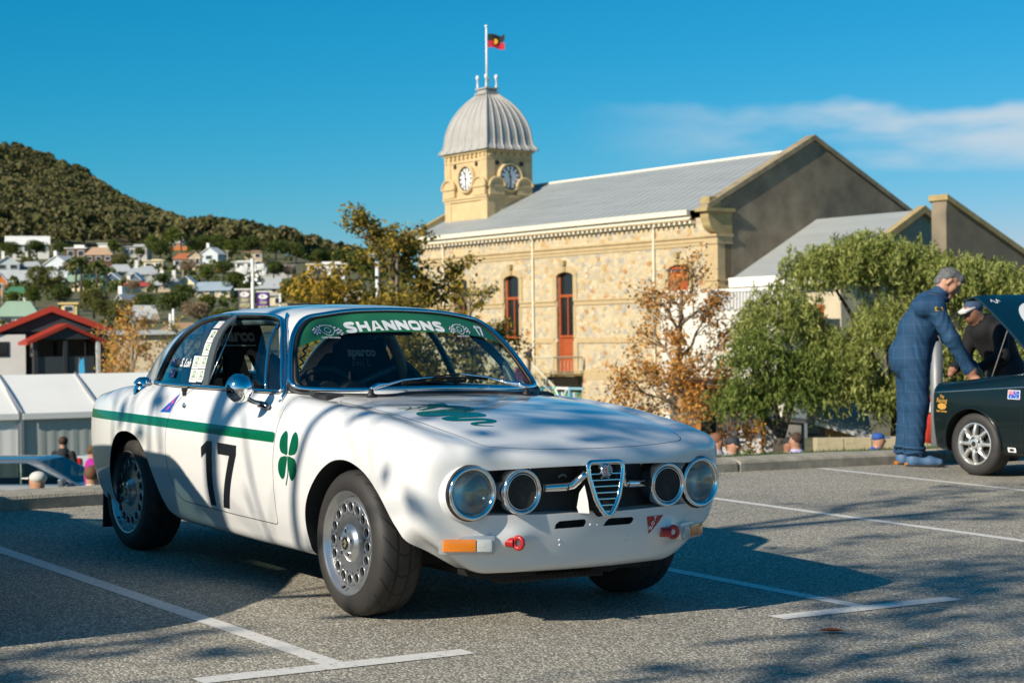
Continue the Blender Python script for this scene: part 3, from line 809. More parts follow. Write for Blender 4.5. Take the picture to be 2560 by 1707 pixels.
b.build('cage_brace', M_CAGEG, coupe, True)
# curly lead hanging from the header
b = MB(); b.tube([(-.93+.0*k, -.43+.010*math.sin(k*1.1)-.004*k*.5, 1.15-.0065*k) for k in range(44)], .0045, 5); b.build('coiled_lead', M_RUB, coupe, True)
# inner mirror
b = MB(); b.bbox((-.98,.02,1.145), (.02,.22,.055), .01); b.build('inner_mirror', M_TRIM, coupe)
# ---------------------------------------------------------------- coupe: wheels
def tyre_mat(name, n=21, k=42., base=(.017,.016,.016)):
    m = bpy.data.materials.new(name); m.use_nodes = True; nt = m.node_tree; b = nt.nodes['Principled BSDF']
    def mth(op, a, c=None, d=None):
        q = nt.nodes.new('ShaderNodeMath'); q.operation = op
        for i, v in enumerate((a, c, d)):
            if v is None: continue
            if isinstance(v, (int, float)): q.inputs[i].default_value = v
            else: nt.links.new(v, q.inputs[i])
        return q.outputs[0]
    tc = nt.nodes.new('ShaderNodeTexCoord'); sp = nt.nodes.new('ShaderNodeSeparateXYZ'); nt.links.new(tc.outputs['Object'], sp.inputs[0])
    ang = mth('DIVIDE', mth('ARCTAN2', sp.outputs[0], sp.outputs[2]), 2*math.pi)
    rr = mth('SQRT', mth('ADD', mth('MULTIPLY', sp.outputs[0], sp.outputs[0]), mth('MULTIPLY', sp.outputs[2], sp.outputs[2])))
    y = mth('SUBTRACT', sp.outputs[1], .095)
    ay = mth('ABSOLUTE', y)
    ph = mth('ADD', mth('MULTIPLY', ang, n), mth('MULTIPLY', mth('POWER', mth('MULTIPLY', ay, 10.), 1.6), 1.15))
    fr = mth('ABSOLUTE', mth('SUBTRACT', mth('FRACT', ph), .5))
    gl = mth('LESS_THAN', fr, .06)
    ring = mth('LESS_THAN', mth('ABSOLUTE', mth('SUBTRACT', ay, .028)), .006)
    gr = mth('MULTIPLY', mth('MAXIMUM', gl, ring), mth('GREATER_THAN', rr, .2795))
    gr = mth('MULTIPLY', gr, mth('LESS_THAN', ay, .088))
    nz = nt.nodes.new('ShaderNodeTexNoise'); nz.inputs['Scale'].default_value = 90; nt.links.new(tc.outputs['Object'], nz.inputs['Vector'])
    # raised rings on the sidewall
    sw = mth('MULTIPLY', mth('SINE', mth('MULTIPLY', rr, 900.)), mth('LESS_THAN', rr, .262))
    ht = mth('SUBTRACT', mth('ADD', mth('MULTIPLY', nz.outputs[0], .12), mth('MULTIPLY', sw, .06)), gr)
    bp = nt.nodes.new('ShaderNodeBump'); bp.inputs['Strength'].default_value = .8; bp.inputs['Distance'].default_value = .006
    nt.links.new(ht, bp.inputs['Height']); nt.links.new(bp.outputs[0], b.inputs['Normal'])
    mx = nt.nodes.new('ShaderNodeMix'); mx.data_type = 'RGBA'; nt.links.new(gr, mx.inputs[0])
    cr = nt.nodes.new('ShaderNodeValToRGB'); cr.color_ramp.elements[0].color = (*base, 1); cr.color_ramp.elements[1].color = (.036,.033,.030, 1)
    n2 = nt.nodes.new('ShaderNodeTexNoise'); n2.inputs['Scale'].default_value = 7; n2.inputs['Detail'].default_value = 6; nt.links.new(tc.outputs['Object'], n2.inputs['Vector'])
    nt.links.new(n2.outputs[0], cr.inputs[0]); nt.links.new(cr.outputs[0], mx.inputs[6]); mx.inputs[7].default_value = (.006,.006,.006,1)
    nt.links.new(mx.outputs[2], b.inputs['Base Color']); b.inputs['Roughness'].default_value = .62
    return m
M_TYRE = tyre_mat('tyre rubber')
M_RIM = mat('silver wheel paint', (.52,.53,.54), rough=.28, metal=.85, var=.06, vscale=20)
M_RIMD = mat('wheel shadow metal', (.012,.012,.012), rough=.8)
M_GOLD = mat('brass emblem', (.55,.46,.25), rough=.35, metal=.7)
def ring_profile_holes(b, r0, r1, rc, rh, N, y0, dep, mi=0, lip=.0035):
    """flat annulus r0..r1 at height y0 (axis y) with N round holes of radius rh at radius rc"""
    st = 2*math.pi/N; K = 20
    for s in range(N):
        a0 = s*st; V = []; F = []
        out = []
        for k in range(K):
            t = 2*math.pi*k/K
            dx, dy = math.cos(t), math.sin(t)       # local: radial, tangential
            # project on the sector boundary
            q = max(abs(dx)/1.0, abs(dy)/1.0)
            ex, ey = dx/q, dy/q
            r = rc+(r1-rc)*ex if ex > 0 else rc+(rc-r0)*ex
            aa = a0+ey*st/2
            out.append((r*math.cos(aa), y0, r*math.sin(aa)))
        def circ_(rad_, y): return [((rc+rad_*math.cos(2*math.pi*k/K))*math.cos(a0)-rad_*math.sin(2*math.pi*k/K)*math.sin(a0), y, (rc+rad_*math.cos(2*math.pi*k/K))*math.sin(a0)+rad_*math.sin(2*math.pi*k/K)*math.cos(a0)) for k in range(K)]
        rows = [out, circ_(rh*1.26, y0), circ_(rh*1.15, y0-lip), circ_(rh*1.0, y0-lip*.4), circ_(rh*.98, y0+dep)]
        for rw in rows: V += rw
        for i in range(len(rows)-1):
            for k in range(K):
                l = (k+1) % K; F.append((i*K+k, i*K+l, (i+1)*K+l, (i+1)*K+k))
        b.add(V, F, mi)
def make_wheel(root, R_=.294, steer=0):
    b = MB()
    b.lathe([(.200,.004),(.206,-.003),(.222,-.009),(.243,-.011),(.262,-.006),(.277,.004),(.286,.014),(.2915,.028),(.294,.055),(.294,.135),(.2915,.162),(.286,.176),(.272,.188),(.240,.198),(.206,.192),(.200,.186)], 72, 'y', close=True)
    ty = b.build('tyre', M_TYRE, root, True)
    b = MB()
    b.lathe([(.206,.006),(.2105,-.002),(.209,-.008),(.204,-.007),(.199,.0),(.197,.012),(.190,.020),(.186,.030),(.183,.024),(.176,.0135),(.170,.010)], 64, 'y')
    b.F = [f for f in b.F if len(f) == 4]
    ring_profile_holes(b, .118, .172, .1455, .0190, 16, .010, .010, lip=.0025)
    b.lathe([(.118,.010),(.10,.012),(.085,.013),(.070,.008),(.062,-.002),(.045,-.008),(.034,-.010),(.030,-.014),(.027,-.014),(.0,-.013)], 40, 'y')
    b.lathe([(.186,.03),(.184,.19),(.2,.19)], 40, 'y')
    rim = b.build('rim', M_RIM, root, 'auto')
    b = MB(); b.cyl((0,.026,0),(0,.05,0),.181,n=32); b.build('brake_shade_disc', M_RIMD, root)  # brake disc blackened and brought forward as painted shade behind the holes
    b = MB(); b.lathe([(.0,-.0145),(.025,-.0145),(.025,-.012)], 20, 'y'); cap = b.build('hub_cap', M_BLACKV, root)
    b = MB(); b.tube([(-.014,-.016,.0),(.0,-.016,.012),(.012,-.016,.0),(.004,-.016,-.012),(-.008,-.016,-.010)], .0028, 5); b.box((0,-.0155,0),(.005,.003,.034)); b.build('hub_emblem', M_GOLD, root)
    for k in range(5):
        a = 2*math.pi*k/5+.3; b = MB(); b.cyl((.050*math.cos(a),.006,.050*math.sin(a)),(.050*math.cos(a),-.0135,.050*math.sin(a)),.0085,n=6); b.build('wheel_bolt', M_CHROME, root)
    b = MB(); b.cyl((-.03,.006,-.178),(-.03,-.008,-.182),.0055,n=8); b.build('valve_stem', M_BLACKV, root)
    return root
w0 = bpy.data.objects.new('wheel', None); link(w0, coupe); w0.empty_display_size = .1
make_wheel(w0)
def wheel_copy(src, parent, M):
    c = src.copy(); COL.objects.link(c); c.parent = parent; c.matrix_local = M
    for ch in src.children: d = ch.copy(); COL.objects.link(d); d.parent = c
    return c
w0.matrix_local = Matrix.Translation((0,-.748,.294)) @ Matrix.Rotation(rad(-1.5), 4, 'Z')
wheel_copy(w0, coupe, Matrix.Translation((-2.35,-.712,.294)) @ Matrix.Rotation(.5, 4, 'Y'))
wheel_copy(w0, coupe, Matrix.Translation((0,.748,.294)) @ Matrix.Rotation(math.pi-rad(1.5), 4, 'Z') @ Matrix.Rotation(1.1, 4, 'Y'))
wheel_copy(w0, coupe, Matrix.Translation((-2.35,.712,.294)) @ Matrix.Rotation(math.pi, 4, 'Z'))

# ---------------------------------------------------------------- coupe: front end
M_MESH = mat('black grille panel', (.010,.010,.011), rough=.45, var=.5, vscale=70, bump=.25, bscale=260)
b = MB()
n_ = 17; rows = []
for w_ in (.435, .448, .54, .632, .648):
    rows.append([(.608-.085*((-.52+1.04*k/(n_-1))/.565)**2-(.02 if abs(w_-.54) < .01 else 0), -.52+1.04*k/(n_-1), w_) for k in range(n_)])
V_ = [p for r in rows for p in r]; b.add(V_, [(i*n_+k, i*n_+k+1, (i+1)*n_+k+1, (i+1)*n_+k) for i in range(4) for k in range(n_-1)])
gp_ = b.build('grille_panel', M_MESH, coupe, True)
# painted return lips of the grille opening (white underside above and below)
def lip_strip(w_face, w_in, din):
    vv = np.linspace(-.50,.50,41); wf = w_face(vv); S0 = front_pts(np.stack([vv, wf],1)); S1 = S0.copy(); S1[:,0] -= din; S1[:,2] = w_in(vv)
    n = len(vv); return np.concatenate([S0,S1]).tolist(), [(k, k+1, n+k+1, n+k) for k in range(n-1)]
b = MB()
for a_ in (lip_strip(lambda v: .637-.012*(v/.5)**2, lambda v: .628-.012*(v/.5)**2, .085), lip_strip(lambda v: .447+.006*np.abs(v)/.5, lambda v: .452+.006*np.abs(v)/.5, .085)): b.add(*a_)
b.build('grille_opening_lip', M_WHITE, coupe, True)
M_LAMPG = glass_mat('lamp glass', (.80,.84,.82), refl=1.5)
def lamp_bowl_mat():
    m = mat('lamp reflector', (.72,.72,.70), rough=.22, metal=.75); nt = m.node_tree; b = nt.nodes['Principled BSDF']
    tc = nt.nodes.new('ShaderNodeTexCoord'); wv = nt.nodes.new('ShaderNodeTexWave'); wv.bands_direction = 'Y'; wv.inputs['Scale'].default_value = 42; wv.inputs['Distortion'].default_value = 1.2
    nt.links.new(tc.outputs['Object'], wv.inputs['Vector'])
    nz = nt.nodes.new('ShaderNodeTexNoise'); nz.inputs['Scale'].default_value = 16; nt.links.new(tc.outputs['Object'], nz.inputs['Vector'])
    ad = nt.nodes.new('ShaderNodeMath'); ad.operation = 'MULTIPLY_ADD'; ad.inputs[1].default_value = 2.2; nt.links.new(nz.outputs[0], ad.inputs[0]); nt.links.new(wv.outputs[1], ad.inputs[2])
    bp = nt.nodes.new('ShaderNodeBump'); bp.inputs['Strength'].default_value = .30; bp.inputs['Distance'].default_value = .006
    nt.links.new(ad.outputs[0], bp.inputs['Height']); nt.links.new(bp.outputs[0], b.inputs['Normal']); return m
M_BOWL = lamp_bowl_mat()
def headlight(sgn):
    e = bpy.data.objects.new('headlight', None); link(e, coupe); e.location = (.622, sgn*HLV, HLW); e.rotation_euler = (0, 0, sgn*rad(4))
    b = MB(); R_ = .1032
    b.lathe([(R_-.022,-.008),(R_-.016,.006),(R_-.008,.0125),(R_-.001,.008),(R_+.001,-.006),(R_-.001,-.06)], 44, 'x'); b.F = [f for f in b.F if len(f) == 4]
    b.build('lamp_ring', M_CHROME, e, True)
    b = MB(); b.lathe([(R_+.0035,.001),(R_+.006,-.012)], 40, 'x'); b.F = [f for f in b.F if len(f) == 4]; b.build('lamp_seal', M_RUB, e, True)
    b = MB(); b.lathe([(R_+.004,-.010),(R_+.010,-.03),(R_+.022,-.09)], 40, 'x'); b.F = [f for f in b.F if len(f) == 4]; b.build('lamp_bucket', M_WHITE, e, True)
    b = MB(); b.lathe([(.0,-.058),(.025,-.054),(.05,-.040),(.072,-.018),(.083,-.004)], 36, 'x'); b.build('reflector', M_BOWL, e, True)
    b = MB(); b.lathe([(.0,-.058),(.014,-.056),(.014,-.028),(.008,-.022),(.0,-.021)], 14, 'x'); b.build('bulb_shield', mat('bulb shield', (.45,.46,.45), rough=.3, metal=.6), e, True)
    b = MB(); b.lathe([(.084,-.004),(.078,.004),(.06,.013),(.035,.019),(.0,.021)], 36, 'x'); b.build('lamp_lens', M_LAMPG, e, True)
    return e
for s_ in (-1, 1): headlight(s_)
M_COVER = mat('dark lamp cover mesh', (.028,.026,.024), rough=.7, var=.5, vscale=35, bump=.5, bscale=500)
for s_ in (-1, 1):
    e = bpy.data.objects.new('inner_lamp', None); link(e, coupe); e.location = (.662, s_*.3594, .5411)
    b = MB(); R_ = .0877
    b.lathe([(R_-.014,-.014),(R_-.012,.0),(R_-.004,.004),(R_,.0),(R_,-.03),(R_-.004,-.07),(R_-.01,-.09)], 40, 'x'); b.F = [f for f in b.F if len(f) == 4]; b.build('lamp_ring', M_CHROME, e, True)
    b = MB(); b.lathe([(R_-.0215,-.004),(R_-.019,.0),(R_-.016,-.004),(R_-.019,-.008)], 40, 'x', close=True); b.build('lamp_ring', M_CHROME, e, True)
    b = MB(); b.lathe([(.0,-.008),(R_-.012,-.009)], 36, 'x'); b.F = [f for f in b.F if len(f) == 4]; b.build('lamp_cover', M_COVER, e)
# shield grille
sh = bpy.data.objects.new('shield_grille', None); link(sh, coupe); sh.location = (.722, 0, .5415); sh.rotation_euler = (0, rad(-7), 0)
SHP = rounded([(-.086,.107),(.086,.107),(.083,.055),(.052,-.05),(0,-.116),(-.052,-.05),(-.083,.055)], [.03,.03,.03,.06,.035,.06,.03], 6)
b = MB(); b.tube([(0, p[0], p[1]) for p in densify(SHP, .012)], .0075, 8, True, flat=1.5); b.build('shield_ring', M_CHROME, sh, True)
b = MB(); b.prism([(p[0]*.98, p[1]*.98) for p in SHP], -.05, -.042, 'x'); b.prism([(p[0]*1.03, p[1]*1.03) for p in SHP], -.06, -.052, 'x'); b.build('shield_back', M_DARK, sh)
def half_w(z):
    xs = [abs(p[0]) for p in densify(SHP, .004) if abs(p[1]-z) < .004]; return max(xs) if xs else .02
for k in range(7):
    z = .062-.0245*k; hw = half_w(z)-.002
    b = MB(); b.bbox((-.012,0,z), (.022, 2*hw, .006), .002); b.build('slat', M_CHROME, sh)
b = MB(); b.lathe([(.0,.012),(.024,.012),(.0275,.008),(.029,.0),(.028,-.012)], 32, 'x', (0,0,.075)); bd = b.build('badge', M_CHROME, sh, 'auto')
M_BLUE = mat('blue enamel', (.02,.06,.22), rough=.25, coat=.5)
b = MB(); b.lathe([(.0165,.0125),(.0255,.0125)], 32, 'x', (0,0,.075)); b.F = [f for f in b.F if len(f) == 4]; b.build('badge_border', M_BLUE, bd)
b = MB(); b.lathe([(.0,.013),(.0168,.013)], 28, 'x', (0,0,.075)); b.build('badge_field', mat('pale enamel', (.62,.66,.62), rough=.3), bd)
b = MB(); b.box((.0137,-.008,.075),(.0006,.0035,.028)); b.box((.0137,-.008,.077),(.0006,.014,.0035)); b.build('badge_cross', M_RED, bd)
b = MB(); b.tube([(.0137,.006+.003*math.sin(k*1.6),.063+.0027*k) for k in range(10)], .0014, 4); b.build('badge_serpent', M_DGREEN, bd)
b = MB()
for k in range(15):
    a = math.pi*(.62+1.76*k/14) if k < 7 else math.pi*(.62+1.76*k/14)
    b.box((.0132, .021*math.cos(a), .075+.021*math.sin(a)), (.0004,.0026,.0042), R=Matrix.Rotation(a-math.pi/2, 3, 'X'))
b.build('badge_lettering', M_WLET, bd)
# small script plates
for (v_, w_, u_) in ((-.155,.592,.640),(-.018,.59,.735)):
    b = MB(); b.tube([(u_, v_+.022*math.cos(a), w_-.012+.018*math.sin(a)) for a in [math.pi*(.15+.7*k/8) for k in range(9)]], .0045, 6, flat=.4); b.build('script_plate', mat('dull script plate', (.16,.17,.17), rough=.4, metal=.6), coupe)
# chrome whiskers
for s_ in (-1, 1):
    b = MB(); pts_ = [(.615,s_*.29,.548),(.640,s_*.26,.549),(.655,s_*.155,.552),(.665,s_*.125,.558),(.692,s_*.098,.592),(.705,s_*.088,.606)]
    b.tube(pts_, [.0155,.0165,.0175,.017,.0155,.014], 8, up=(1,0,0), flat=1.0)
    o = b.build('grille_bar', M_CHROME, coupe, True)
    for v_ in (.262, .150):
        b = MB(); b.tube([(.657,s_*v_-.003,.5515),(.657,s_*v_+.003,.5515)], .0188, 8); b.build('bar_clip', M_RUB, o)
    b = MB(); b.add([(.67,s_*.096,.449),(.702,s_*.068,.449),(.704,s_*.078,.50),(.694,s_*.088,.56),(.675,s_*.098,.53),(.665,s_*.102,.47)], [(0,1,2,3,4,5)]); b.build('grille_fin', M_WHITE, coupe)
# screws
for (v_, w_) in ((-.452,.624),(-.275,.628),(.275,.628),(.452,.624),(-.47,.458)):
    b = MB(); b.sphere((.606-.085*(v_/.565)**2+.003, v_, w_-.006), .0045, 8, 5); b.build('panel_screw', M_CHROME, coupe, True)
for v_, w_ in ((-.17,.345),(-.165,.325),(.165,.345),(.16,.325),(-.035,.400),(.0,.400),(.205,.405)):
    P_ = front_pts([(v_, w_)])[0]; b = MB(); b.sphere(P_, .0055, 8, 6, sc=(.5,1,1)); b.build('rivet', M_WHITE, coupe, True)
# slots below the grille
for sl in SLOTS:
    P_ = front_pts(densify(sl, .01)); Q_ = P_-np.array([.03,0,0]); n_ = len(P_)
    b = MB(); b.add(np.concatenate([P_,Q_]).tolist(), [(k, (k+1) % n_, n_+(k+1) % n_, n_+k) for k in range(n_)]+[tuple(range(n_, 2*n_))]); b.build('air_slot', M_DARK, coupe)
# turn signals
for s_ in (-1, 1):
    yaw = s_*rad(58); e = bpy.data.objects.new('turn_signal', None); link(e, coupe); e.location = (.572, s_*.553, .339); e.rotation_euler = (0, 0, s_*rad(27))
    b = MB(); b.bbox((-.004,0,0), (.030,.216,.074), .008); b.build('lamp_frame', mat('brushed lamp frame', (.55,.55,.54), rough=.35, metal=.6), e, 'auto')
    b = MB(); b.bbox((.012,s_*.030,-.001), (.022,.128,.048), .006); b.build('amber_lens', M_AMBER, e, 'auto')
    b = MB(); b.bbox((.012,-s_*.066,-.001), (.020,.060,.048), .006); b.build('clear_lens', M_CLEARL, e, 'auto')
# tow hooks
for s_, yw in ((-1, 25), (1, 75)):
    e = bpy.data.objects.new('tow_hook', None); link(e, coupe); e.location = (.655, s_*.383, .347); e.rotation_euler = (0, 0, rad(yw))
    b = MB(); b.cyl((-.045,0,0),(-.005,0,0),.020,n=14); b.build('hook_shank', M_RED, e, 'auto')
    b = MB(); b.tube([(.012+.019*math.cos(2*math.pi*k/18), 0, .021*math.sin(2*math.pi*k/18)) for k in range(18)], .0095, 8, True); b.build('hook_eye', M_RED, e, True)
# oil cooler under the valance
b = MB(); b.box((.40,-.05,.185),(.06,.52,.06))
for k in range(40): b.box((.432,-.30+.0128*k,.185),(.008,.004,.05))
b.build('oil_cooler', mat('dull cooler metal', (.045,.04,.032), rough=.6, metal=.5), coupe)
# mud flap and exhaust
b = MB(); b.box((-2.76,-.58,.19),(.012,.20,.24)); b.build('mud_flap', M_RUB, coupe)
b = MB(); b.box((-2.76,.58,.19),(.012,.20,.24)); b.build('mud_flap', M_RUB, coupe)
b = MB(); b.tube(catmull([(-2.62,-.50,.20),(-2.68,-.60,.12),(-2.62,-.68,.13)],5,False), .008, 6); b.build('flap_stay', M_CAGEG, coupe, True)

# ---------------------------------------------------------------- coupe: mirror, cap, handles, wipers
e = bpy.data.objects.new('door_mirror', None); link(e, coupe)
b = MB(); b.lathe([(.0,.05),(.02,.048),(.04,.038),(.054,.021),(.062,.0),(.064,-.016),(.062,-.02)], 28, 'x', (-.770,-.858,.886)); b.build('mirror_shell', M_CHROME, e, True)
b = MB(); b.lathe([(.0,-.019),(.0605,-.019)], 24, 'x', (-.770,-.858,.886)); b.build('mirror_glass', M_CHROME, e)
b = MB(); b.tube(catmull([(-.775,-.83,.845),(-.772,-.79,.825),(-.770,-.748,.818)], 4, False), .010, 8); b.tube([(-.815,-.748,.805),(-.79,-.750,.812),(-.745,-.752,.812),(-.715,-.750,.805)], [.008,.015,.015,.008], 8); b.build('mirror_stem', mat('dark chrome', (.25,.25,.26), rough=.2, metal=1), e, True)
cp = side_pts([(-2.212,.800)], -1)[0]
b = MB(); b.lathe([(.0,.052),(.022,.050),(.034,.042),(.043,.030),(.044,.022),(.036,.018),(.040,.010),(.044,.0),(.046,-.03)], 20, 'z', (0,0,0)); b.box((0,0,.035),(.10,.022,.012)); b.build('fuel_cap', M_CHROME, coupe, 'auto', Matrix.Translation((-2.212,-.690,.822)) @ Matrix.Scale(1.2, 4))
hp = side_pts([(-1.627,.832),(-1.605,.815),(-1.645,.838)], -1, .012)
b = MB(); b.tube([hp[2], hp[0], hp[1]], .008, 6); b.cyl(hp[0], hp[0]+np.array([0,.02,0]), .012); b.build('door_handle', mat('dark handle', (.06,.055,.05), rough=.35, metal=.7), o_door)
lp = side_pts([(-1.581,.770)], -1, .002)[0]; b = MB(); b.sphere(lp, .013, 10, 6, sc=(1,.6,1)); b.sphere(lp+np.array([.018,-.002,-.004]), .009, 8, 6); b.build('door_lock', M_CHROME, o_door, True)
def wiper(pivot, elbow, blade_mid, b0, b1):
    e = bpy.data.objects.new('wiper', None); link(e, coupe)
    b = MB(); b.lathe([(.020,.0),(.019,.014),(.012,.020),(.010,.034),(.0,.036)], 12, 'z', pivot); b.build('pivot', M_RUB, e, True)
    p = Vector(pivot)+Vector((0,0,.036))
    b = MB(); b.tube([p, p.lerp(Vector(elbow),.18)+Vector((0,0,.006)), p.lerp(Vector(elbow),.5), elbow, blade_mid], [.011,.012,.007,.005,.004], 6, flat=.7); b.build('wiper_arm', M_CHROME, e, True)
    a = Vector(b0); c = Vector(b1); m = Vector(blade_mid)
    b = MB(); b.tube([a, a.lerp(c,.25)+Vector((.004,0,.004)), m, a.lerp(c,.75)+Vector((.004,0,.004)), c], .0038, 5); b.build('blade_frame', M_RIMD, e, True)
    b = MB(); b.tube([a+Vector((-.006,0,-.006)), (a+c)/2+Vector((-.008,0,-.004)), c+Vector((-.006,0,-.006))], .0058, 5, flat=.6); b.build('wiper_blade', M_RUB, e, True)
def wsp_(v_, w_, off=.016): return tuple(front_pts([(v_, w_)], off)[0])
pvR = top_pts([(-.375,-.435)])[0]; pvL = top_pts([(-.318,.338)])[0]
wiper(tuple(pvR), wsp_(-.20,.905,.03), wsp_(-.045,.922,.02), wsp_(-.205,.905), wsp_(.125,.912))
wiper(tuple(pvL), wsp_(.24,.915,.03), wsp_(.10,.935,.022), wsp_(-.08,.930), wsp_(.272,.922))
b = MB()
for k in range(41):
    v_ = -.268+.0121*k; P_ = top_pts([(-.375+.02*(1-(v_/.27)**2)*0, v_)])[0]; b.box((P_[0],P_[1],P_[2]+.0005), (.020,.0050,.003), R=Matrix.Rotation(rad(25),3,'Z') @ Matrix.Rotation(rad(6),3,'Y'))
o = b.build('cowl_vent', M_DARK, coupe); o['kind'] = 'stuff'
# roof radio aerial base
P_ = top_pts([(-1.75,-.02)])[0]; b = MB(); b.bbox((P_[0],P_[1],P_[2]+.006),(.22,.10,.022),.008); b.build('roof_vent', M_RUB, coupe)

# ---------------------------------------------------------------- coupe: lettering and emblems
sideR_ = lambda V, o: side_pts(V, -1, o)
for nm, pl in (('number', [(-1.321,.593),(-1.262,.626),(-1.209,.626),(-1.206,.60),(-1.193,.334),(-1.251,.332),(-1.266,.572),(-1.315,.544)]),
               ('number', [(-1.154,.625),(-.960,.623),(-.957,.582),(-.995,.49),(-1.058,.332),(-1.119,.333),(-1.065,.47),(-1.025,.573),(-1.143,.573)])):
    V, F = poly_fill(pl); decal(nm, V, F, M_BLACKV, sideR_, o_door)
def leaf(cx, cy, sx, sy):
    pts = [(.004,.004),(.012,.06),(.022,.098),(.045,.112),(.075,.085),(.082,.045),(.066,.012),(.035,.002)]
    return [(cx+sx*p[0], cy+sy*p[1]) for p in catmull(pts, 4)]
CLV = []
for sx, sy, ox, oy in ((-1,1,-.003,.003),(1,1,.001,.003),(-1,-1,-.003,-.003),(1,-1,.001,-.003)):
    V, F = poly_fill(leaf(-.468+ox, .613+oy, sx*.98, sy*.88)); n0 = len(CLV)
    decal('clover_leaf', V, F, M_DGREEN, sideR_, o_body)
V, F = strokes(catmull([(-.468,.612),(-.462,.56),(-.464,.53),(-.480,.487)], 6, False), .007); decal('clover_stem', V, F, M_DGREEN, sideR_, o_body)
V, F = poly_fill([(-1.675,.824),(-1.83,.728),(-1.714,.731)]); decal('triangle_sticker', V, F, mat('blue vinyl', (.01,.08,.42), rough=.3), sideR_, o_body)
V, F = poly_fill([(-1.695,.812),(-1.735,.775),(-1.722,.772),(-1.765,.742),(-1.752,.744),(-1.768,.732),(-1.725,.755),(-1.735,.758),(-1.700,.783),(-1.710,.785)]); decal('lightning_bolt', V, F, mat('pink vinyl', (.62,.05,.22), rough=.3), sideR_, o_body, off=.003)
topd = lambda V, o: top_pts(V, o)
SB = catmull([(-.03,-.330),(.009,-.287),(.030,-.240),(.075,-.240),(.100,-.306),(.108,-.40),(.112,-.462),(.138,-.480),(.158,-.455),(.163,-.392),(.160,-.308),(.172,-.255),(.205,-.258),(.216,-.323),(.220,-.395),(.236,-.440),(.260,-.430),(.272,-.368),(.274,-.295),(.296,-.258),(.318,-.290),(.323,-.340),(.336,-.378),(.356,-.372),(.376,-.305)], 5, False)
wd = np.interp(np.linspace(0,1,len(SB)), [0,.06,.22,.35,.6,.8,.95,1], [.05,.072,.068,.056,.042,.034,.020,.004])
V, F = strokes(SB, wd); decal('serpent_emblem', V, F, M_DGREEN, topd, o_bon)
V, F = poly_fill([(-.071,-.294),(-.088,-.25),(-.040,-.262),(-.010,-.276),(.012,-.33),(.040,-.38),(.055,-.44),(.045,-.455),(.020,-.40),(-.004,-.372),(-.004,-.424),(-.018,-.424),(-.020,-.372),(-.038,-.366),(-.050,-.385),(-.062,-.362),(-.050,-.345),(-.075,-.335),(-.060,-.318)]); decal('serpent_head', V, F, M_DGREEN, topd, o_bon)
V, F = strokes([(.010,-.425),(.004,-.455),(-.012,-.490),(-.022,-.515)], [.014,.010,.010,.006]); decal('serpent_prey', V, F, M_DGREEN, topd, o_bon)
V, F = strokes([(.022,-.505),(.004,-.462),(-.03,-.452)], .008); decal('serpent_prey', V, F, M_DGREEN, topd, o_bon)
# tow arrow
frontd = lambda V, o: front_pts(V, o)
V, F = poly_fill([(.259,.416),(.356,.417),(.281,.344)]); tw = decal('tow_sticker', V, F, M_RED, frontd, coupe)
for ch, v_, w_ in (('T',.306,.405),('O',.295,.386),('W',.284,.367)):
    V, F = text_polys(ch, .022, .0008, .15); decal('tow_lettering', [(x+v_, y+w_) for x, y in V], F, M_WLET, frontd, tw, off=.0026)
# windscreen banner
M_BAN = mat('green windscreen banner', (.022,.155,.070), rough=.35, coat=.3)
topb = [(p[0]*.965, (p[1]-.887)*.968+.893) for p in WS if p[1] > 1.09]; topb = sorted(topb)
lowb = [(.585,1.060),(.5,1.098),(.429,1.114),(.276,1.131),(.067,1.138),(-.124,1.136),(-.298,1.129),(-.414,1.108),(-.501,1.084),(-.590,1.050)]
bn = [(-.588,1.052)]+topb+[(.585,1.062)]+lowb[1:-1]
V, F = poly_fill(bn); ban = decal('sun_strip', V, F, M_BAN, frontd, coupe, off=.0005, h0=.05)
arc = lambda v_: -.16*v_*v_
def ban_text(t, size, vc, wc, bold, sx=1., shear=0., m=M_WLET, name='sun_strip_lettering', sp=1.0):
    V, F = text_polys(t, size, bold, shear, sx, sp); decal(name, [(x+vc, y+wc+arc(x+vc)) for x, y in V], F, m, frontd, ban, off=.0022, h0=.06)
V, F = block_text('SHANNONS', .044, 1.32, .36, .14, .12); decal('sun_strip_lettering', [(x-.058, y+1.166+arc(x-.058)) for x, y in V], F, M_WLET, frontd, ban, off=.0022, h0=.06)
for pl in ([(0,.72),(.22,1),(.42,1),(.42,0),(.20,0),(.20,.72)],[(.52,1),(1.15,1),(1.15,.8),(.85,0),(.60,0),(.88,.78),(.52,.78)]):
    V, F = poly_fill([(a*.046+.398, b*.046) for a, b in pl]); decal('sun_strip_lettering', [(x, y+1.149+arc(x)) for x, y in V], F, M_WLET, frontd, ban, off=.0022, h0=.06)
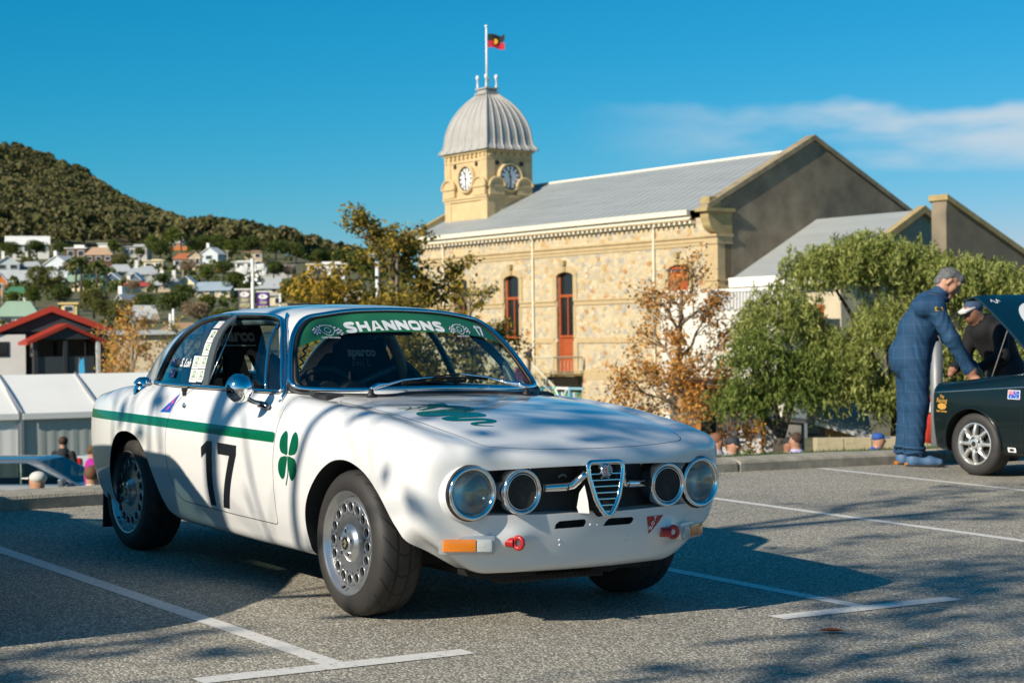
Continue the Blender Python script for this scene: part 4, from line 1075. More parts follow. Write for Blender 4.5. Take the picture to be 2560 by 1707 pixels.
for vc in (-.400, .295):
    wc = 1.166+arc(vc)
    for s_ in (-1, 1):
        for i in range(6):
            for j in range(4):
                x0 = vc+s_*(.014+i*.0085); y0 = wc+.020-j*.0075-s_*0-i*.0022+(.0016*math.sin(i*1.2))
                V = [(x0,y0),(x0+s_*.0085,y0-.0022),(x0+s_*.0085,y0-.0097),(x0,y0-.0075)]
                decal('flag_check', V, [(0,1,2,3)], M_WLET if (i+j) % 2 else M_BLACKV, frontd, ban, off=.002, h0=1.) if False else None
    Vw, Fw, Vb, Fb = [], [], [], []
    for s_ in (-1, 1):
        for i in range(7):
            for j in range(5):
                x0 = vc+s_*(.012+i*.0075); y0 = wc+.022-j*.0062-i*.0022+.0022*math.sin(i*1.1)
                q = [(x0,y0),(x0+s_*.0075,y0-.0018),(x0+s_*.0075,y0-.008),(x0,y0-.0062)]
                A_, B_ = (Vw, Fw) if (i+j) % 2 else (Vb, Fb)
                n0 = len(A_); A_ += q; B_.append((n0,n0+1,n0+2,n0+3))
    decal('flag_check', Vw, Fw, M_WLET, frontd, ban, off=.0020, h0=1.); decal('flag_check', Vb, Fb, M_BLACKV, frontd, ban, off=.0020, h0=1.)
    shp = catmull([(vc-.030,wc+.012),(vc,wc+.020),(vc+.030,wc+.012),(vc+.026,wc-.010),(vc,wc-.026),(vc-.026,wc-.010)], 4)
    V, F = poly_fill(shp); decal('shield_logo', V, F, M_BAN, frontd, ban, off=.0026, h0=1.)
    V, F = strokes(np.concatenate([shp, shp[:2]]), .0028); decal('shield_logo', V, F, M_WLET, frontd, ban, off=.0030, h0=1.)
    V, F = strokes([(vc+.013*math.cos(a), wc-.002+.011*math.sin(a)) for a in np.linspace(.6,6.6,20)], .003); decal('shield_logo', V, F, M_WLET, frontd, ban, off=.0031, h0=1.)
    V, F = text_polys('SHARE THE PASSION', .0095, .0003, 0, .9); decal('shield_motto', [(x+vc, y+wc-.034) for x, y in V], F, M_WLET, frontd, ban, off=.0022, h0=1.)
# quarter window: driver name, flags, labels
V, F = text_polys('S. Loh', .056, .0012, .15, .92); decal('driver_name', [(x-1.752, y+.966) for x, y in V], F, M_WLET, sideR_, o_qw, off=.001, h0=.06)
M_PAPER = mat('paper label', (.72,.71,.67), rough=.6, var=.06, vscale=40)
M_INK = mat('label ink', (.08,.10,.06), rough=.6); M_GINK = mat('green label ink', (.10,.30,.08), rough=.6)
def label(u0, w0, du, dw, sl):
    P = [(u0,w0),(u0+du,w0),(u0+du+sl,w0+dw),(u0+sl,w0+dw)]; o = decal('label', P, [(0,1,2,3)], M_PAPER, sideR_, o_qw, off=.002, h0=1.)
    cx, cy = u0+du*.55+sl*.6, w0+dw*.66
    V, F = strokes([(cx+.012*math.cos(a), cy+.012*math.sin(a)) for a in np.linspace(0,6.28,14)], .006); decal('label_print', V, F, M_GINK, sideR_, o_qw, off=.003, h0=1.)
    for k in range(2): V = [(u0+.008,w0+.012+.010*k),(u0+du-.014,w0+.012+.010*k),(u0+du-.014,w0+.0145+.010*k),(u0+.008,w0+.0145+.010*k)]; decal('label_print', V, [(0,1,2,3)], M_INK, sideR_, o_qw, off=.003, h0=1.)
sl_ = -.105/.25
for k in range(4): label(-1.550-.34*.062*k, .884+.062*k, .074, .058, -.02)
label(-1.632, .880, .078, .06, -.02); label(-1.653, .943, .078, .06, -.02)
o = decal('label', [(-1.642,1.136),(-1.570,1.136),(-1.583,1.170),(-1.652,1.170)], [(0,1,2,3)], mat('grey paper label', (.5,.5,.5), rough=.6, var=.3, vscale=60), sideR_, o_qw, off=.002, h0=1.)
M_NAVY = mat('navy flag print', (.01,.025,.14), rough=.5)
def oz_flag(u0, w0, du, dw, fn, parent, m=M_NAVY):
    o = decal('flag_sticker', [(u0,w0),(u0+du,w0),(u0+du,w0+dw),(u0,w0+dw)], [(0,1,2,3)], m, fn, parent, off=.001, h0=1.)
    for (a, c, wd_) in (((.0,.5),(.5,1.),.07),((.0,1.),(.5,.5),.07),((.25,.5),(.25,1.),.13),((.0,.75),(.5,.75),.13)):
        V, F = strokes([(u0+a[0]*du, w0+a[1]*dw),(u0+c[0]*du, w0+c[1]*dw)], wd_*dw); decal('flag_cross', V, F, M_WLET, fn, parent, off=.002, h0=1.)
    for (a, c) in (((.25,.5),(.25,1.)),((.0,.75),(.5,.75))):
        V, F = strokes([(u0+a[0]*du, w0+a[1]*dw),(u0+c[0]*du, w0+c[1]*dw)], .07*dw); decal('flag_cross', V, F, M_RED, fn, parent, off=.003, h0=1.)
    for sx, sy in ((.25,.25),(.75,.85),(.65,.55),(.85,.60),(.75,.2)):
        r = .07*dw; V = [(u0+sx*du+r*math.cos(k*math.pi/5)*(1 if k % 2 == 0 else .45), w0+sy*dw+r*math.sin(k*math.pi/5)*(1 if k % 2 == 0 else .45)) for k in range(10)]
        decal('flag_star', V, [tuple(range(10))], M_WLET, fn, parent, off=.002, h0=1.)
oz_flag(-1.965,.945,.095,.042,sideR_,o_qw); oz_flag(-1.935,.893,.085,.040,sideR_,o_qw)
# ---------------------------------------------------------------- ground: car park, kerb, terrain, hill
CS = Vector((math.cos(CAR_TH), math.sin(CAR_TH), 0)); CN = Vector((-math.sin(CAR_TH), math.cos(CAR_TH), 0))
STALL = PARK @ Matrix(((CS.x, CN.x, 0, 0), (CS.y, CN.y, 0, 0), (0, 0, 1, 0), (0, 0, 0, 1)))   # (s across the bays, d towards the kerb, up)
RC = np.array(CAM_M.to_3x3())
def pix(x, y, D):
    """world point seen at photograph pixel (x, y) at forward distance D (used to lay out the far scene)"""
    a, b = (x-1280)/F_PX, (853.5-y)/F_PX
    d = RC @ np.array([a, b, -1.0]); d = d*(D/d[1])
    return Vector((d[0], d[1], d[2]+1.19967))
def pxm(D): return D/F_PX          # metres per photograph pixel at distance D

def asphalt_mat():
    m = bpy.data.materials.new('asphalt'); m.use_nodes = True; nt = m.node_tree; b = nt.nodes['Principled BSDF']
    tc = nt.nodes.new('ShaderNodeTexCoord')
    def no(sc, det, ro=.6):
        n = nt.nodes.new('ShaderNodeTexNoise'); n.inputs['Scale'].default_value = sc; n.inputs['Detail'].default_value = det; n.inputs['Roughness'].default_value = ro
        nt.links.new(tc.outputs['Object'], n.inputs['Vector']); return n.outputs[0]
    vo = nt.nodes.new('ShaderNodeTexVoronoi'); vo.inputs['Scale'].default_value = 105; nt.links.new(tc.outputs['Object'], vo.inputs['Vector'])
    vo2 = nt.nodes.new('ShaderNodeTexVoronoi'); vo2.inputs['Scale'].default_value = 210; nt.links.new(tc.outputs['Object'], vo2.inputs['Vector'])
    sp = nt.nodes.new('ShaderNodeSeparateColor'); nt.links.new(vo.outputs['Color'], sp.inputs[0])
    cr = nt.nodes.new('ShaderNodeValToRGB'); e = cr.color_ramp.elements
    e[0].position = .0; e[0].color = (0.164,0.153,0.125,1); e[1].position = 1.; e[1].color = (0.820,0.820,0.745,1)
    k = cr.color_ramp.elements.new(.45); k.color = (0.409,0.378,0.308,1); k = cr.color_ramp.elements.new(.8); k.color = (0.655,0.600,0.487,1)
    nt.links.new(sp.outputs[0], cr.inputs[0])
    # dark bitumen between the stones
    mx = nt.nodes.new('ShaderNodeMix'); mx.data_type = 'RGBA'
    mr = nt.nodes.new('ShaderNodeMapRange'); mr.inputs[1].default_value = .25; mr.inputs[2].default_value = .75; nt.links.new(vo.outputs['Distance'], mr.inputs[0])
    nt.links.new(mr.outputs[0], mx.inputs[0]); nt.links.new(cr.outputs[0], mx.inputs[6]); mx.inputs[7].default_value = (0.180,0.167,0.140,1)
    # large soft patches
    m2 = nt.nodes.new('ShaderNodeMix'); m2.data_type = 'RGBA'; m2.blend_type = 'MULTIPLY'; m2.inputs[0].default_value = 1
    c2 = nt.nodes.new('ShaderNodeValToRGB'); c2.color_ramp.elements[0].position = .3; c2.color_ramp.elements[0].color = (.80,.80,.81,1); c2.color_ramp.elements[1].position = .7; c2.color_ramp.elements[1].color = (1.12,1.1,1.07,1)
    nt.links.new(no(.55, 5), c2.inputs[0]); nt.links.new(mx.outputs[2], m2.inputs[6]); nt.links.new(c2.outputs[0], m2.inputs[7])
    # oil spots
    m3 = nt.nodes.new('ShaderNodeMix'); m3.data_type = 'RGBA'; c3 = nt.nodes.new('ShaderNodeMapRange'); c3.inputs[1].default_value = .70; c3.inputs[2].default_value = .78; c3.inputs[4].default_value = .5
    nt.links.new(no(1.7, 3), c3.inputs[0]); nt.links.new(c3.outputs[0], m3.inputs[0]); nt.links.new(m2.outputs[2], m3.inputs[6]); m3.inputs[7].default_value = (.05,.049,.047,1)
    nt.links.new(m3.outputs[2], b.inputs['Base Color']); b.inputs['Roughness'].default_value = .82; b.inputs['Specular IOR Level'].default_value = .35
    bp = nt.nodes.new('ShaderNodeBump'); bp.inputs['Strength'].default_value = .55; bp.inputs['Distance'].default_value = .006
    nt.links.new(vo.outputs['Distance'], bp.inputs['Height']); bp.invert = True
    nt.links.new(bp.outputs[0], b.inputs['Normal'])
    return m
M_ASPH = asphalt_mat()
KD = 10.9
def vsl(s): t_ = min(1, max(0, (s-5.)/3.)); return -.55+.49*t_*t_*(3-2*t_)
def kd(s): return .05-.42*math.exp(-(max(s, 1.6)-3)/1.8)
KS = [-40,-5]+[.5*k for k in range(2,26)]+[15,60]
V_ = [(s, d if d < KD else KD+kd(s)+.01, 0) for d in (-40, 0, 6, KD) for s in KS]
tag(obj('car_park', mesh('car_park', V_, [(r*len(KS)+c, r*len(KS)+c+1, (r+1)*len(KS)+c+1, (r+1)*len(KS)+c) for r in range(3) for c in range(len(KS)-1)], M_ASPH), None, STALL), kind='structure')
# worn white bay markings
def line_mat():
    m = mat('worn white road paint', (.60,.58,.54), rough=.7); nt = m.node_tree; b = nt.nodes['Principled BSDF']
    tc = nt.nodes.new('ShaderNodeTexCoord'); n = nt.nodes.new('ShaderNodeTexNoise'); n.inputs['Scale'].default_value = 34; n.inputs['Detail'].default_value = 8; n.inputs['Roughness'].default_value = .7
    nt.links.new(tc.outputs['Object'], n.inputs['Vector']); r = nt.nodes.new('ShaderNodeValToRGB')
    r.color_ramp.elements[0].position = .33; r.color_ramp.elements[0].color = (.20,.19,.18,1); r.color_ramp.elements[1].position = .43; r.color_ramp.elements[1].color = (.62,.60,.56,1)
    k = r.color_ramp.elements.new(.7); k.color = (.70,.68,.64,1)
    nt.links.new(n.outputs[0], r.inputs[0]); nt.links.new(r.outputs[0], b.inputs['Base Color'])
    bp = nt.nodes.new('ShaderNodeBump'); bp.inputs['Strength'].default_value = .3; bp.inputs['Distance'].default_value = .004; nt.links.new(n.outputs[0], bp.inputs['Height']); nt.links.new(bp.outputs[0], b.inputs['Normal'])
    return m
M_LINE = line_mat()
def marking(s0, d0, s1, d1, w=.085, z=.0015):
    a = Vector((s0, d0, z)); c = Vector((s1, d1, z)); t = (c-a).normalized(); nn = Vector((-t.y, t.x, 0))*w/2
    o = obj('bay_marking', mesh('bay_marking', [a-nn, c-nn, c+nn, a+nn], [(0,1,2,3)], M_LINE), None, STALL); tag(o, kind='structure')
for s_ in (-4.55, -2.02, .49, 3.03, 5.59, 8.13, 10.66, 13.19, 15.7, 18.2):
    marking(s_, 5.46, s_, KD+kd(s_)-.02); marking(s_-.53, 5.42, s_+.53, 5.42, .10, .003)
# concrete kerb with a grass verge behind
M_CONC = mat('kerb concrete', (.33,.30,.24), rough=.9, var=.28, vscale=9, bump=.5, bscale=90)
kp = [(0,-.06),(0,.07),(.010,.088),(.04,.100),(.15,.104),(.16,.08),(.16,-.2)]
kerb = bpy.data.objects.new('kerb', None); link(kerb); kerb.matrix_world = STALL; kerb['kind'] = 'structure'
s0 = -12.0; rng = random.Random(5)
while s0 < 34:
    L_ = 2.42; b = MB(); V = []; F = []
    for i, s_ in enumerate((s0+.006, s0+.02, s0+L_/2, s0+L_-.02, s0+L_-.006)):
        for (dd, z) in kp:
            e_ = .006 if i in (0, 4) else 0
            V.append((s_, KD+kd(s_)+dd*1.6+e_, z-(e_ if z > 0 else 0)+.004*math.sin(s_*3)))
    m = len(kp)
    for i in range(4):
        for k in range(m-1): F.append((i*m+k, (i+1)*m+k, (i+1)*m+k+1, i*m+k+1))
    F.append(tuple(range(m))[::-1]); F.append(tuple(range(4*m, 5*m)))
    b.add(V, F); b.build('kerb_stone', M_CONC, kerb, False); s0 += L_

def zpark(x, y):
    n_ = PARK.to_3x3() @ Vector((0,0,1)); p0 = PARK @ Vector((0,0,0)); return p0.z-((x-p0.x)*n_.x+(y-p0.y)*n_.y)/n_.z
Tpts = [(-1600,.05),(-900,.115),(-300,.122),(0,.1164),(76,.1127),(207,.1003),(326,.083),(414,.0742),(468,.0684),(523,.0673),(588,.065),(653,.0598),(762,.0533),(860,.0475),(930,.044),(1000,.040),(1200,.028),(1500,.012),(1900,.0),(3000,.0)]
def terr(X, Y):
    X = np.asarray(X, float); Y = np.asarray(Y, float)
    Yp = np.maximum(Y, 1.0); px = 1280+X/Yp*F_PX
    T = np.interp(px, [p[0] for p in Tpts], [p[1] for p in Tpts])-.0068
    E0 = np.interp(Yp, [1,18,50,130,170,205,250,320,400,500,600,950], [-.1,-1.9/18-.067,-4.2/50,-4.1/130,-.012,.004,.0155,.026,.036,.047,.056,.2])
    E0 = np.where(Yp < 20, -3.1/np.maximum(Yp,12), E0)
    f_ = np.clip((Yp-520)/430., 0, 1); E1 = np.minimum(E0, .056)*(1-f_)+np.maximum(T, .0)*f_
    E = np.where(Yp < 520, E0, E1); E = np.minimum(E, np.where(Yp > 130, np.maximum(T, -.012), 1))
    z = 1.2+Yp*E
    z = np.where(Yp > 950, 1.2+950*np.maximum(T, -.012)-.12*(Yp-950)*np.clip(T*20, 0, 1), z)
    lp = np.where((Yp >= 12) & (Yp <= 50), np.interp(Yp, [12,18,30,50], [-1.75,-1.9,-2.15,-3.0]), np.where(Yp < 12, -1.75, z))
    return lp
M_TERR = mat('dry grass and earth', (.060,.075,.022), rough=.95, col2=(.15,.125,.06), vscale=.35, bump=.6, bscale=3., detail=8)
az = np.unique(np.concatenate([np.linspace(-math.pi, math.pi, 49), np.linspace(-.42, .42, 150)]))
rr = np.concatenate([[0,4,8], np.linspace(9.5, 30, 40), np.geomspace(31.5, 1000, 78), [1100,1300,1700,2400,4000]])
V_ = []; nA = len(az)
PI_ = STALL.inverted()
for r in rr:
    x = r*np.sin(az); y = r*np.cos(az); zl = terr(x, y)
    for i in range(nA):
        q = PI_ @ Vector((x[i], y[i], 0)); d_ = q.y-KD-kd(q.x)-.22; zp = zpark(x[i], y[i])
        t = min(1, max(0, (d_-(.45 if q.x > 6 else .0))/3.0)); t = t*t*(3-2*t)
        top_ = zp+(.08+max(d_,0)*vsl(q.x)*.9 if d_ > -.08 else -.3)
        z = top_*(1-t)+(zl[i] if y[i] > 1 else min(zl[i], zp))*t if d_ > -.08 else zp-.3
        V_.append((x[i], y[i], z))
F_ = [(i*nA+k, i*nA+k+1, (i+1)*nA+k+1, (i+1)*nA+k) for i in range(len(rr)-1) for k in range(nA-1)]
tag(obj('terrain', mesh('terrain', V_, F_, M_TERR, None, True)), kind='structure')
# verge: a level strip right behind the kerb, carrying grass
M_GRASS = mat('grass blade', (.045,.10,.015), rough=.7, col2=(.10,.13,.03), vscale=3.)
vg = mesh('verge', [(s,KD+kd(s)+.25+dd,.090+dd*vsl(s)) for dd in (0,.25,.55) for s in np.linspace(-12,36,60)], [(r*60+k, r*60+k+1, (r+1)*60+k+1, (r+1)*60+k) for r in range(2) for k in range(59)], M_TERR)
tag(obj('verge', vg, None, STALL), kind='structure')
rng = random.Random(11); V_ = []; F_ = []
for k in range(15000):
    s_ = rng.uniform(-3.5, 17); dd = abs(rng.gauss(0, .22)); bare = noise.noise(Vector((s_*.8, dd, 3)))
    if s_ < 6.5 and bare < .22: continue
    h_ = rng.uniform(.015, .042); a = rng.uniform(0, 6.28); w_ = .004; lx, ly = math.cos(a)*.03, math.sin(a)*.03
    x, y, z = s_, KD+kd(s_)+.25+dd, .086+dd*vsl(s_); n0 = len(V_)
    V_ += [(x-w_*math.sin(a), y+w_*math.cos(a), z), (x+w_*math.sin(a), y-w_*math.cos(a), z), (x+lx, y+ly, z+h_)]; F_.append((n0, n0+1, n0+2))
tag(obj('verge_grass', mesh('verge_grass', V_, F_, M_GRASS), None, STALL), kind='stuff')
# fallen leaves and twigs on the asphalt
M_LEAFB = mat('dry orange leaf', (.38,.085,.015), rough=.7, var=.3, vscale=30)
def ground_leaf(s_, d_, L_, rot, m, lab, nm='fallen_leaf', wd=.28):
    V = []; F = []; n = 9
    for i in range(n):
        t = i/(n-1); w_ = L_*wd*math.sin(math.pi*min(1, t*1.02))**.8*.5
        for sd in (-1, 0, 1): V.append(((t-.5)*L_, sd*w_, .009+.010*abs(sd)*math.sin(math.pi*t)+.012*(t-.5)**2))
    for i in range(n-1):
        for k in range(2): F.append((i*3+k, (i+1)*3+k, (i+1)*3+k+1, i*3+k+1))
    o = obj(nm, mesh(nm, V, F, m, None, True), None, STALL @ Matrix.Translation((s_, d_, 0)) @ Matrix.Rotation(rot, 4, 'Z')); tag(o, lab, 'leaf')
ground_leaf(5.0, 5.04, .105, -.62, M_LEAFB, 'orange fallen leaf lying on the asphalt in front of the white coupe', wd=.5)
M_TWIG = mat('dry twig', (.30,.22,.12), rough=.8)
for s_, d_, L_, r_, lb in ((5.06,4.64,.045,-.9,'pale dry twig on the asphalt near the bottom right corner'),(5.75,5.68,.035,-.5,'dark thin twig on the asphalt beyond the right bay line'),(2.75,6.7,.03,.3,'tiny brown leaf scrap on the asphalt beside the left bay line')):
    b = MB(); b.tube([(-L_/2,0,.006),(0,.003,.008),(L_/2,0,.006)], [.002,.003,.0015], 5); o = b.build('twig', M_TWIG, None, True, STALL @ Matrix.Translation((s_, d_, 0)) @ Matrix.Rotation(r_, 4, 'Z')); tag(o, lb, 'twig')
# ---------------------------------------------------------------- town hall with clock tower
# local frame: x along the long facade away from the viewer, y into the building, z up; facade plane y=0
TH_ = math.atan2(1817+1280, F_PX)              # angle of the long axis from the view axis (from its vanishing point)
ax_x = Vector((-math.sin(TH_), math.cos(TH_), 0)); ax_y = Vector((math.cos(TH_), math.sin(TH_), 0))
D_DOOR = 112.0
p_door = pix(1418, 938, D_DOOR)
TH = Matrix(((ax_x.x, ax_y.x, 0, p_door.x), (ax_x.y, ax_y.y, 0, p_door.y), (0, 0, 1, p_door.z), (0, 0, 0, 1)))
hall = thing('town_hall', 'sandstone town hall with grey iron roof, arched windows and weathered gable', 'building', TH)
def rubble_mat():
    m = bpy.data.materials.new('rubble stone wall'); m.use_nodes = True; nt = m.node_tree; b = nt.nodes['Principled BSDF']
    tc = nt.nodes.new('ShaderNodeTexCoord'); mp = nt.nodes.new('ShaderNodeMapping'); mp.inputs['Scale'].default_value = (2.3,2.3,3.4); nt.links.new(tc.outputs['Object'], mp.inputs[0])
    nz = nt.nodes.new('ShaderNodeTexNoise'); nz.inputs['Scale'].default_value = 1.6; nt.links.new(mp.outputs[0], nz.inputs['Vector'])
    ad = nt.nodes.new('ShaderNodeVectorMath'); ad.operation = 'MULTIPLY_ADD'; ad.inputs[1].default_value = (.5,.5,.5); nt.links.new(nz.outputs['Color'], ad.inputs[0]); nt.links.new(mp.outputs[0], ad.inputs[2])
    v = nt.nodes.new('ShaderNodeTexVoronoi'); v.inputs['Scale'].default_value = 1.0; nt.links.new(ad.outputs[0], v.inputs['Vector'])
    ve = nt.nodes.new('ShaderNodeTexVoronoi'); ve.feature = 'DISTANCE_TO_EDGE'; ve.inputs['Scale'].default_value = 1.0; nt.links.new(ad.outputs[0], ve.inputs['Vector'])
    sp = nt.nodes.new('ShaderNodeSeparateColor'); nt.links.new(v.outputs['Color'], sp.inputs[0])
    cr = nt.nodes.new('ShaderNodeValToRGB'); cr.color_ramp.interpolation = 'CONSTANT'; E_ = cr.color_ramp.elements
    cols = [(.0,(.50,.40,.25)),(.20,(.43,.36,.25)),(.38,(.54,.41,.22)),(.52,(.36,.33,.27)),(.62,(.57,.46,.29)),(.80,(.47,.30,.13)),(.86,(.53,.43,.27)),(.97,(.42,.21,.08))]
    E_[0].position = cols[0][0]; E_[0].color = (*cols[0][1],1); E_[1].position = cols[1][0]; E_[1].color = (*cols[1][1],1)
    for p, c in cols[2:]: e = E_.new(p); e.color = (*c,1)
    nt.links.new(sp.outputs[0], cr.inputs[0])
    mr = nt.nodes.new('ShaderNodeMapRange'); mr.inputs[1].default_value = .03; mr.inputs[2].default_value = .10; nt.links.new(ve.outputs[0], mr.inputs[0])
    mx = nt.nodes.new('ShaderNodeMix'); mx.data_type = 'RGBA'; nt.links.new(mr.outputs[0], mx.inputs[0]); mx.inputs[6].default_value = (.50,.42,.29,1); nt.links.new(cr.outputs[0], mx.inputs[7])
    nt.links.new(mx.outputs[2], b.inputs['Base Color']); b.inputs['Roughness'].default_value = .92
    n3 = nt.nodes.new('ShaderNodeTexNoise'); n3.inputs['Scale'].default_value = 9; nt.links.new(tc.outputs['Object'], n3.inputs['Vector'])
    a2 = nt.nodes.new('ShaderNodeMath'); a2.operation = 'MULTIPLY_ADD'; a2.inputs[1].default_value = .5; nt.links.new(n3.outputs[0], a2.inputs[0]); nt.links.new(mr.outputs[0], a2.inputs[2])
    bp = nt.nodes.new('ShaderNodeBump'); bp.inputs['Strength'].default_value = .5; bp.inputs['Distance'].default_value = .05; nt.links.new(a2.outputs[0], bp.inputs['Height']); nt.links.new(bp.outputs[0], b.inputs['Normal'])
    return m
M_RUB_ST = rubble_mat()
M_DRESS = mat('dressed sandstone', (.46,.345,.185), rough=.85, var=.10, vscale=1.6, bump=.2, bscale=12)
M_DRESSG = mat('weathered sandstone', (.30,.225,.095), rough=.9, col2=(.45,.35,.17), vscale=1.2, bump=.2, bscale=10)
M_CREAM = mat('cream gutter paint', (.78,.72,.58), rough=.5)
M_IRON = mat('grey roof iron', (.30,.32,.32), rough=.55, metal=.0, var=.10, vscale=.8, stretch=(.3,2.,2.))
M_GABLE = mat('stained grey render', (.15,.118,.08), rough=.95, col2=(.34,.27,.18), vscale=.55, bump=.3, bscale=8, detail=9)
M_TERRA = mat('terracotta joinery paint', (.36,.075,.018), rough=.5)
M_PANE = mat('dark window pane', (.012,.014,.016), rough=.06, spec=.6)
M_ZINC = mat('pale zinc dome', (.38,.365,.34), rough=.5, var=.08, vscale=1.5)
M_WPAINT = mat('white paint', (.78,.77,.73), rough=.5)
X0, X1 = -14.40, 17.5
def rub(name, boxes, m=M_RUB_ST, parent=hall):
    b = MB()
    for (x0, x1, y0, y1, z0, z1) in boxes: b.box(((x0+x1)/2, (y0+y1)/2, (z0+z1)/2), (x1-x0, y1-y0, z1-z0))
    return b.build(name, m, parent)
WINS = [(.97,-.77,2.40,6.42),(6.82,5.12,2.40,6.42),(12.9,11.2,2.4,6.42),(-10.0,-11.73,2.4,6.42),(-5.0,-6.6,-9,-9)]
WINS = WINS[:4]
# facade wall in bays between the openings, so that each opening is a real recess
xs = sorted([w[1] for w in WINS]+[w[0] for w in WINS]); bx = []
edges = [X0]+xs+[X1]
for i in range(0, len(edges), 2): bx.append((edges[i]+(.45 if i == 0 else 0), edges[i+1], .0, .55, -3.2, 9.0))
for (xb, xa, z0, z1) in WINS:
    bx.append((xa, xb, .0, .55, z1, 9.0)); zlow = 2.25 if xb < 1.5 and xb > 0 else 2.25
    bx.append((xa, xb, .02 if xb != .97 else .30, .55, -3.2, 2.20 if xb != .97 else .15))
wall = rub('wall', bx)
# proud stones, each one picked out of the rubble
rng = random.Random(3)
M_ST = [mat('orange stone', (.42,.21,.07), rough=.9, var=.15, vscale=5), mat('grey stone', (.34,.32,.28), rough=.9, var=.15, vscale=5), mat('pale stone', (.54,.46,.32), rough=.9, var=.1, vscale=5), mat('ochre stone', (.46,.32,.14), rough=.9, var=.12, vscale=5)]
st_me = []
for k in range(8):
    n_ = rng.randint(5, 7); pl = [(rng.uniform(.11,.17)*1.25*math.cos(2*math.pi*j/n_+rng.uniform(-.25,.25)), rng.uniform(.10,.14)*math.sin(2*math.pi*j/n_+rng.uniform(-.25,.25))) for j in range(n_)]
    b = MB(); b.prism(pl, -.022, .03, 'y')
    st_me.append([b.mesh('stone', M_ST[q]) for q in (0,1,2,2,3,3,2)])
cnt = 0
while cnt < 230:
    x = rng.uniform(-13.1, 9.5); z = rng.uniform(-2.2, 8.5)
    if any(a-.65 < x < b+.65 and z > z0-.4 and z < z1+1.0 for (b, a, z0, z1) in WINS) or (-1.2 < x < 1.5 and z < 3): continue
    if any(l-.22 < z < h_+.22 for l, h_ in ((7.42,7.98),(4.33,4.68),(2.0,2.32),(-.25,.35),(8.55,9))): continue
    o = obj('stone', rng.choice(rng.choice(st_me)), hall, Matrix.Translation((x, .0, z)) @ Matrix.Scale(rng.uniform(.75,1.35), 4)); cnt += 1
# string courses, bands and plinth
def course(name, prof, x0, x1, m=M_DRESS, cuts=()):
    """prof: list of (z0, z1, proud)"""
    spans = [(x0, x1)]
    for (a, c) in cuts: spans = [q for s in spans for q in ((s[0], min(s[1], a)), (max(s[0], c), s[1])) if q[1]-q[0] > .02]
    b = MB()
    for (s0_, s1_) in spans:
        for (z0, z1, pr) in prof: b.box(((s0_+s1_)/2, .05-pr/2, (z0+z1)/2), (s1_-s0_, pr+.1, z1-z0))
    return b.build(name, m, hall)
cutw = [(w[1]-.02, w[0]+.02) for w in WINS]
course('string_course', [(7.42,7.62,.05),(7.62,7.72,.10),(7.72,7.86,.05),(7.86,7.98,.14)], X0+.5, X1)
course('sill_band', [(4.33,4.58,.06),(4.58,4.68,.12)], X0+.5, X1, cuts=[(w[1]-.1, w[0]+.1) for w in WINS])
course('base_band', [(2.0,2.32,.07)], X0+.5, X1, cuts=[(w[1]-.3, w[0]+.3) for w in WINS])
course('plinth', [(-.22,.33,.12),(.33,.38,.06)], X0+.5, X1, cuts=[(-.9,1.1)])
rub('base_wall', [(X0+.45, -.9, -.10, .0, -3.2, -.22),(1.1, X1, -.10, .0, -3.2, -.22)], M_RUB_ST)
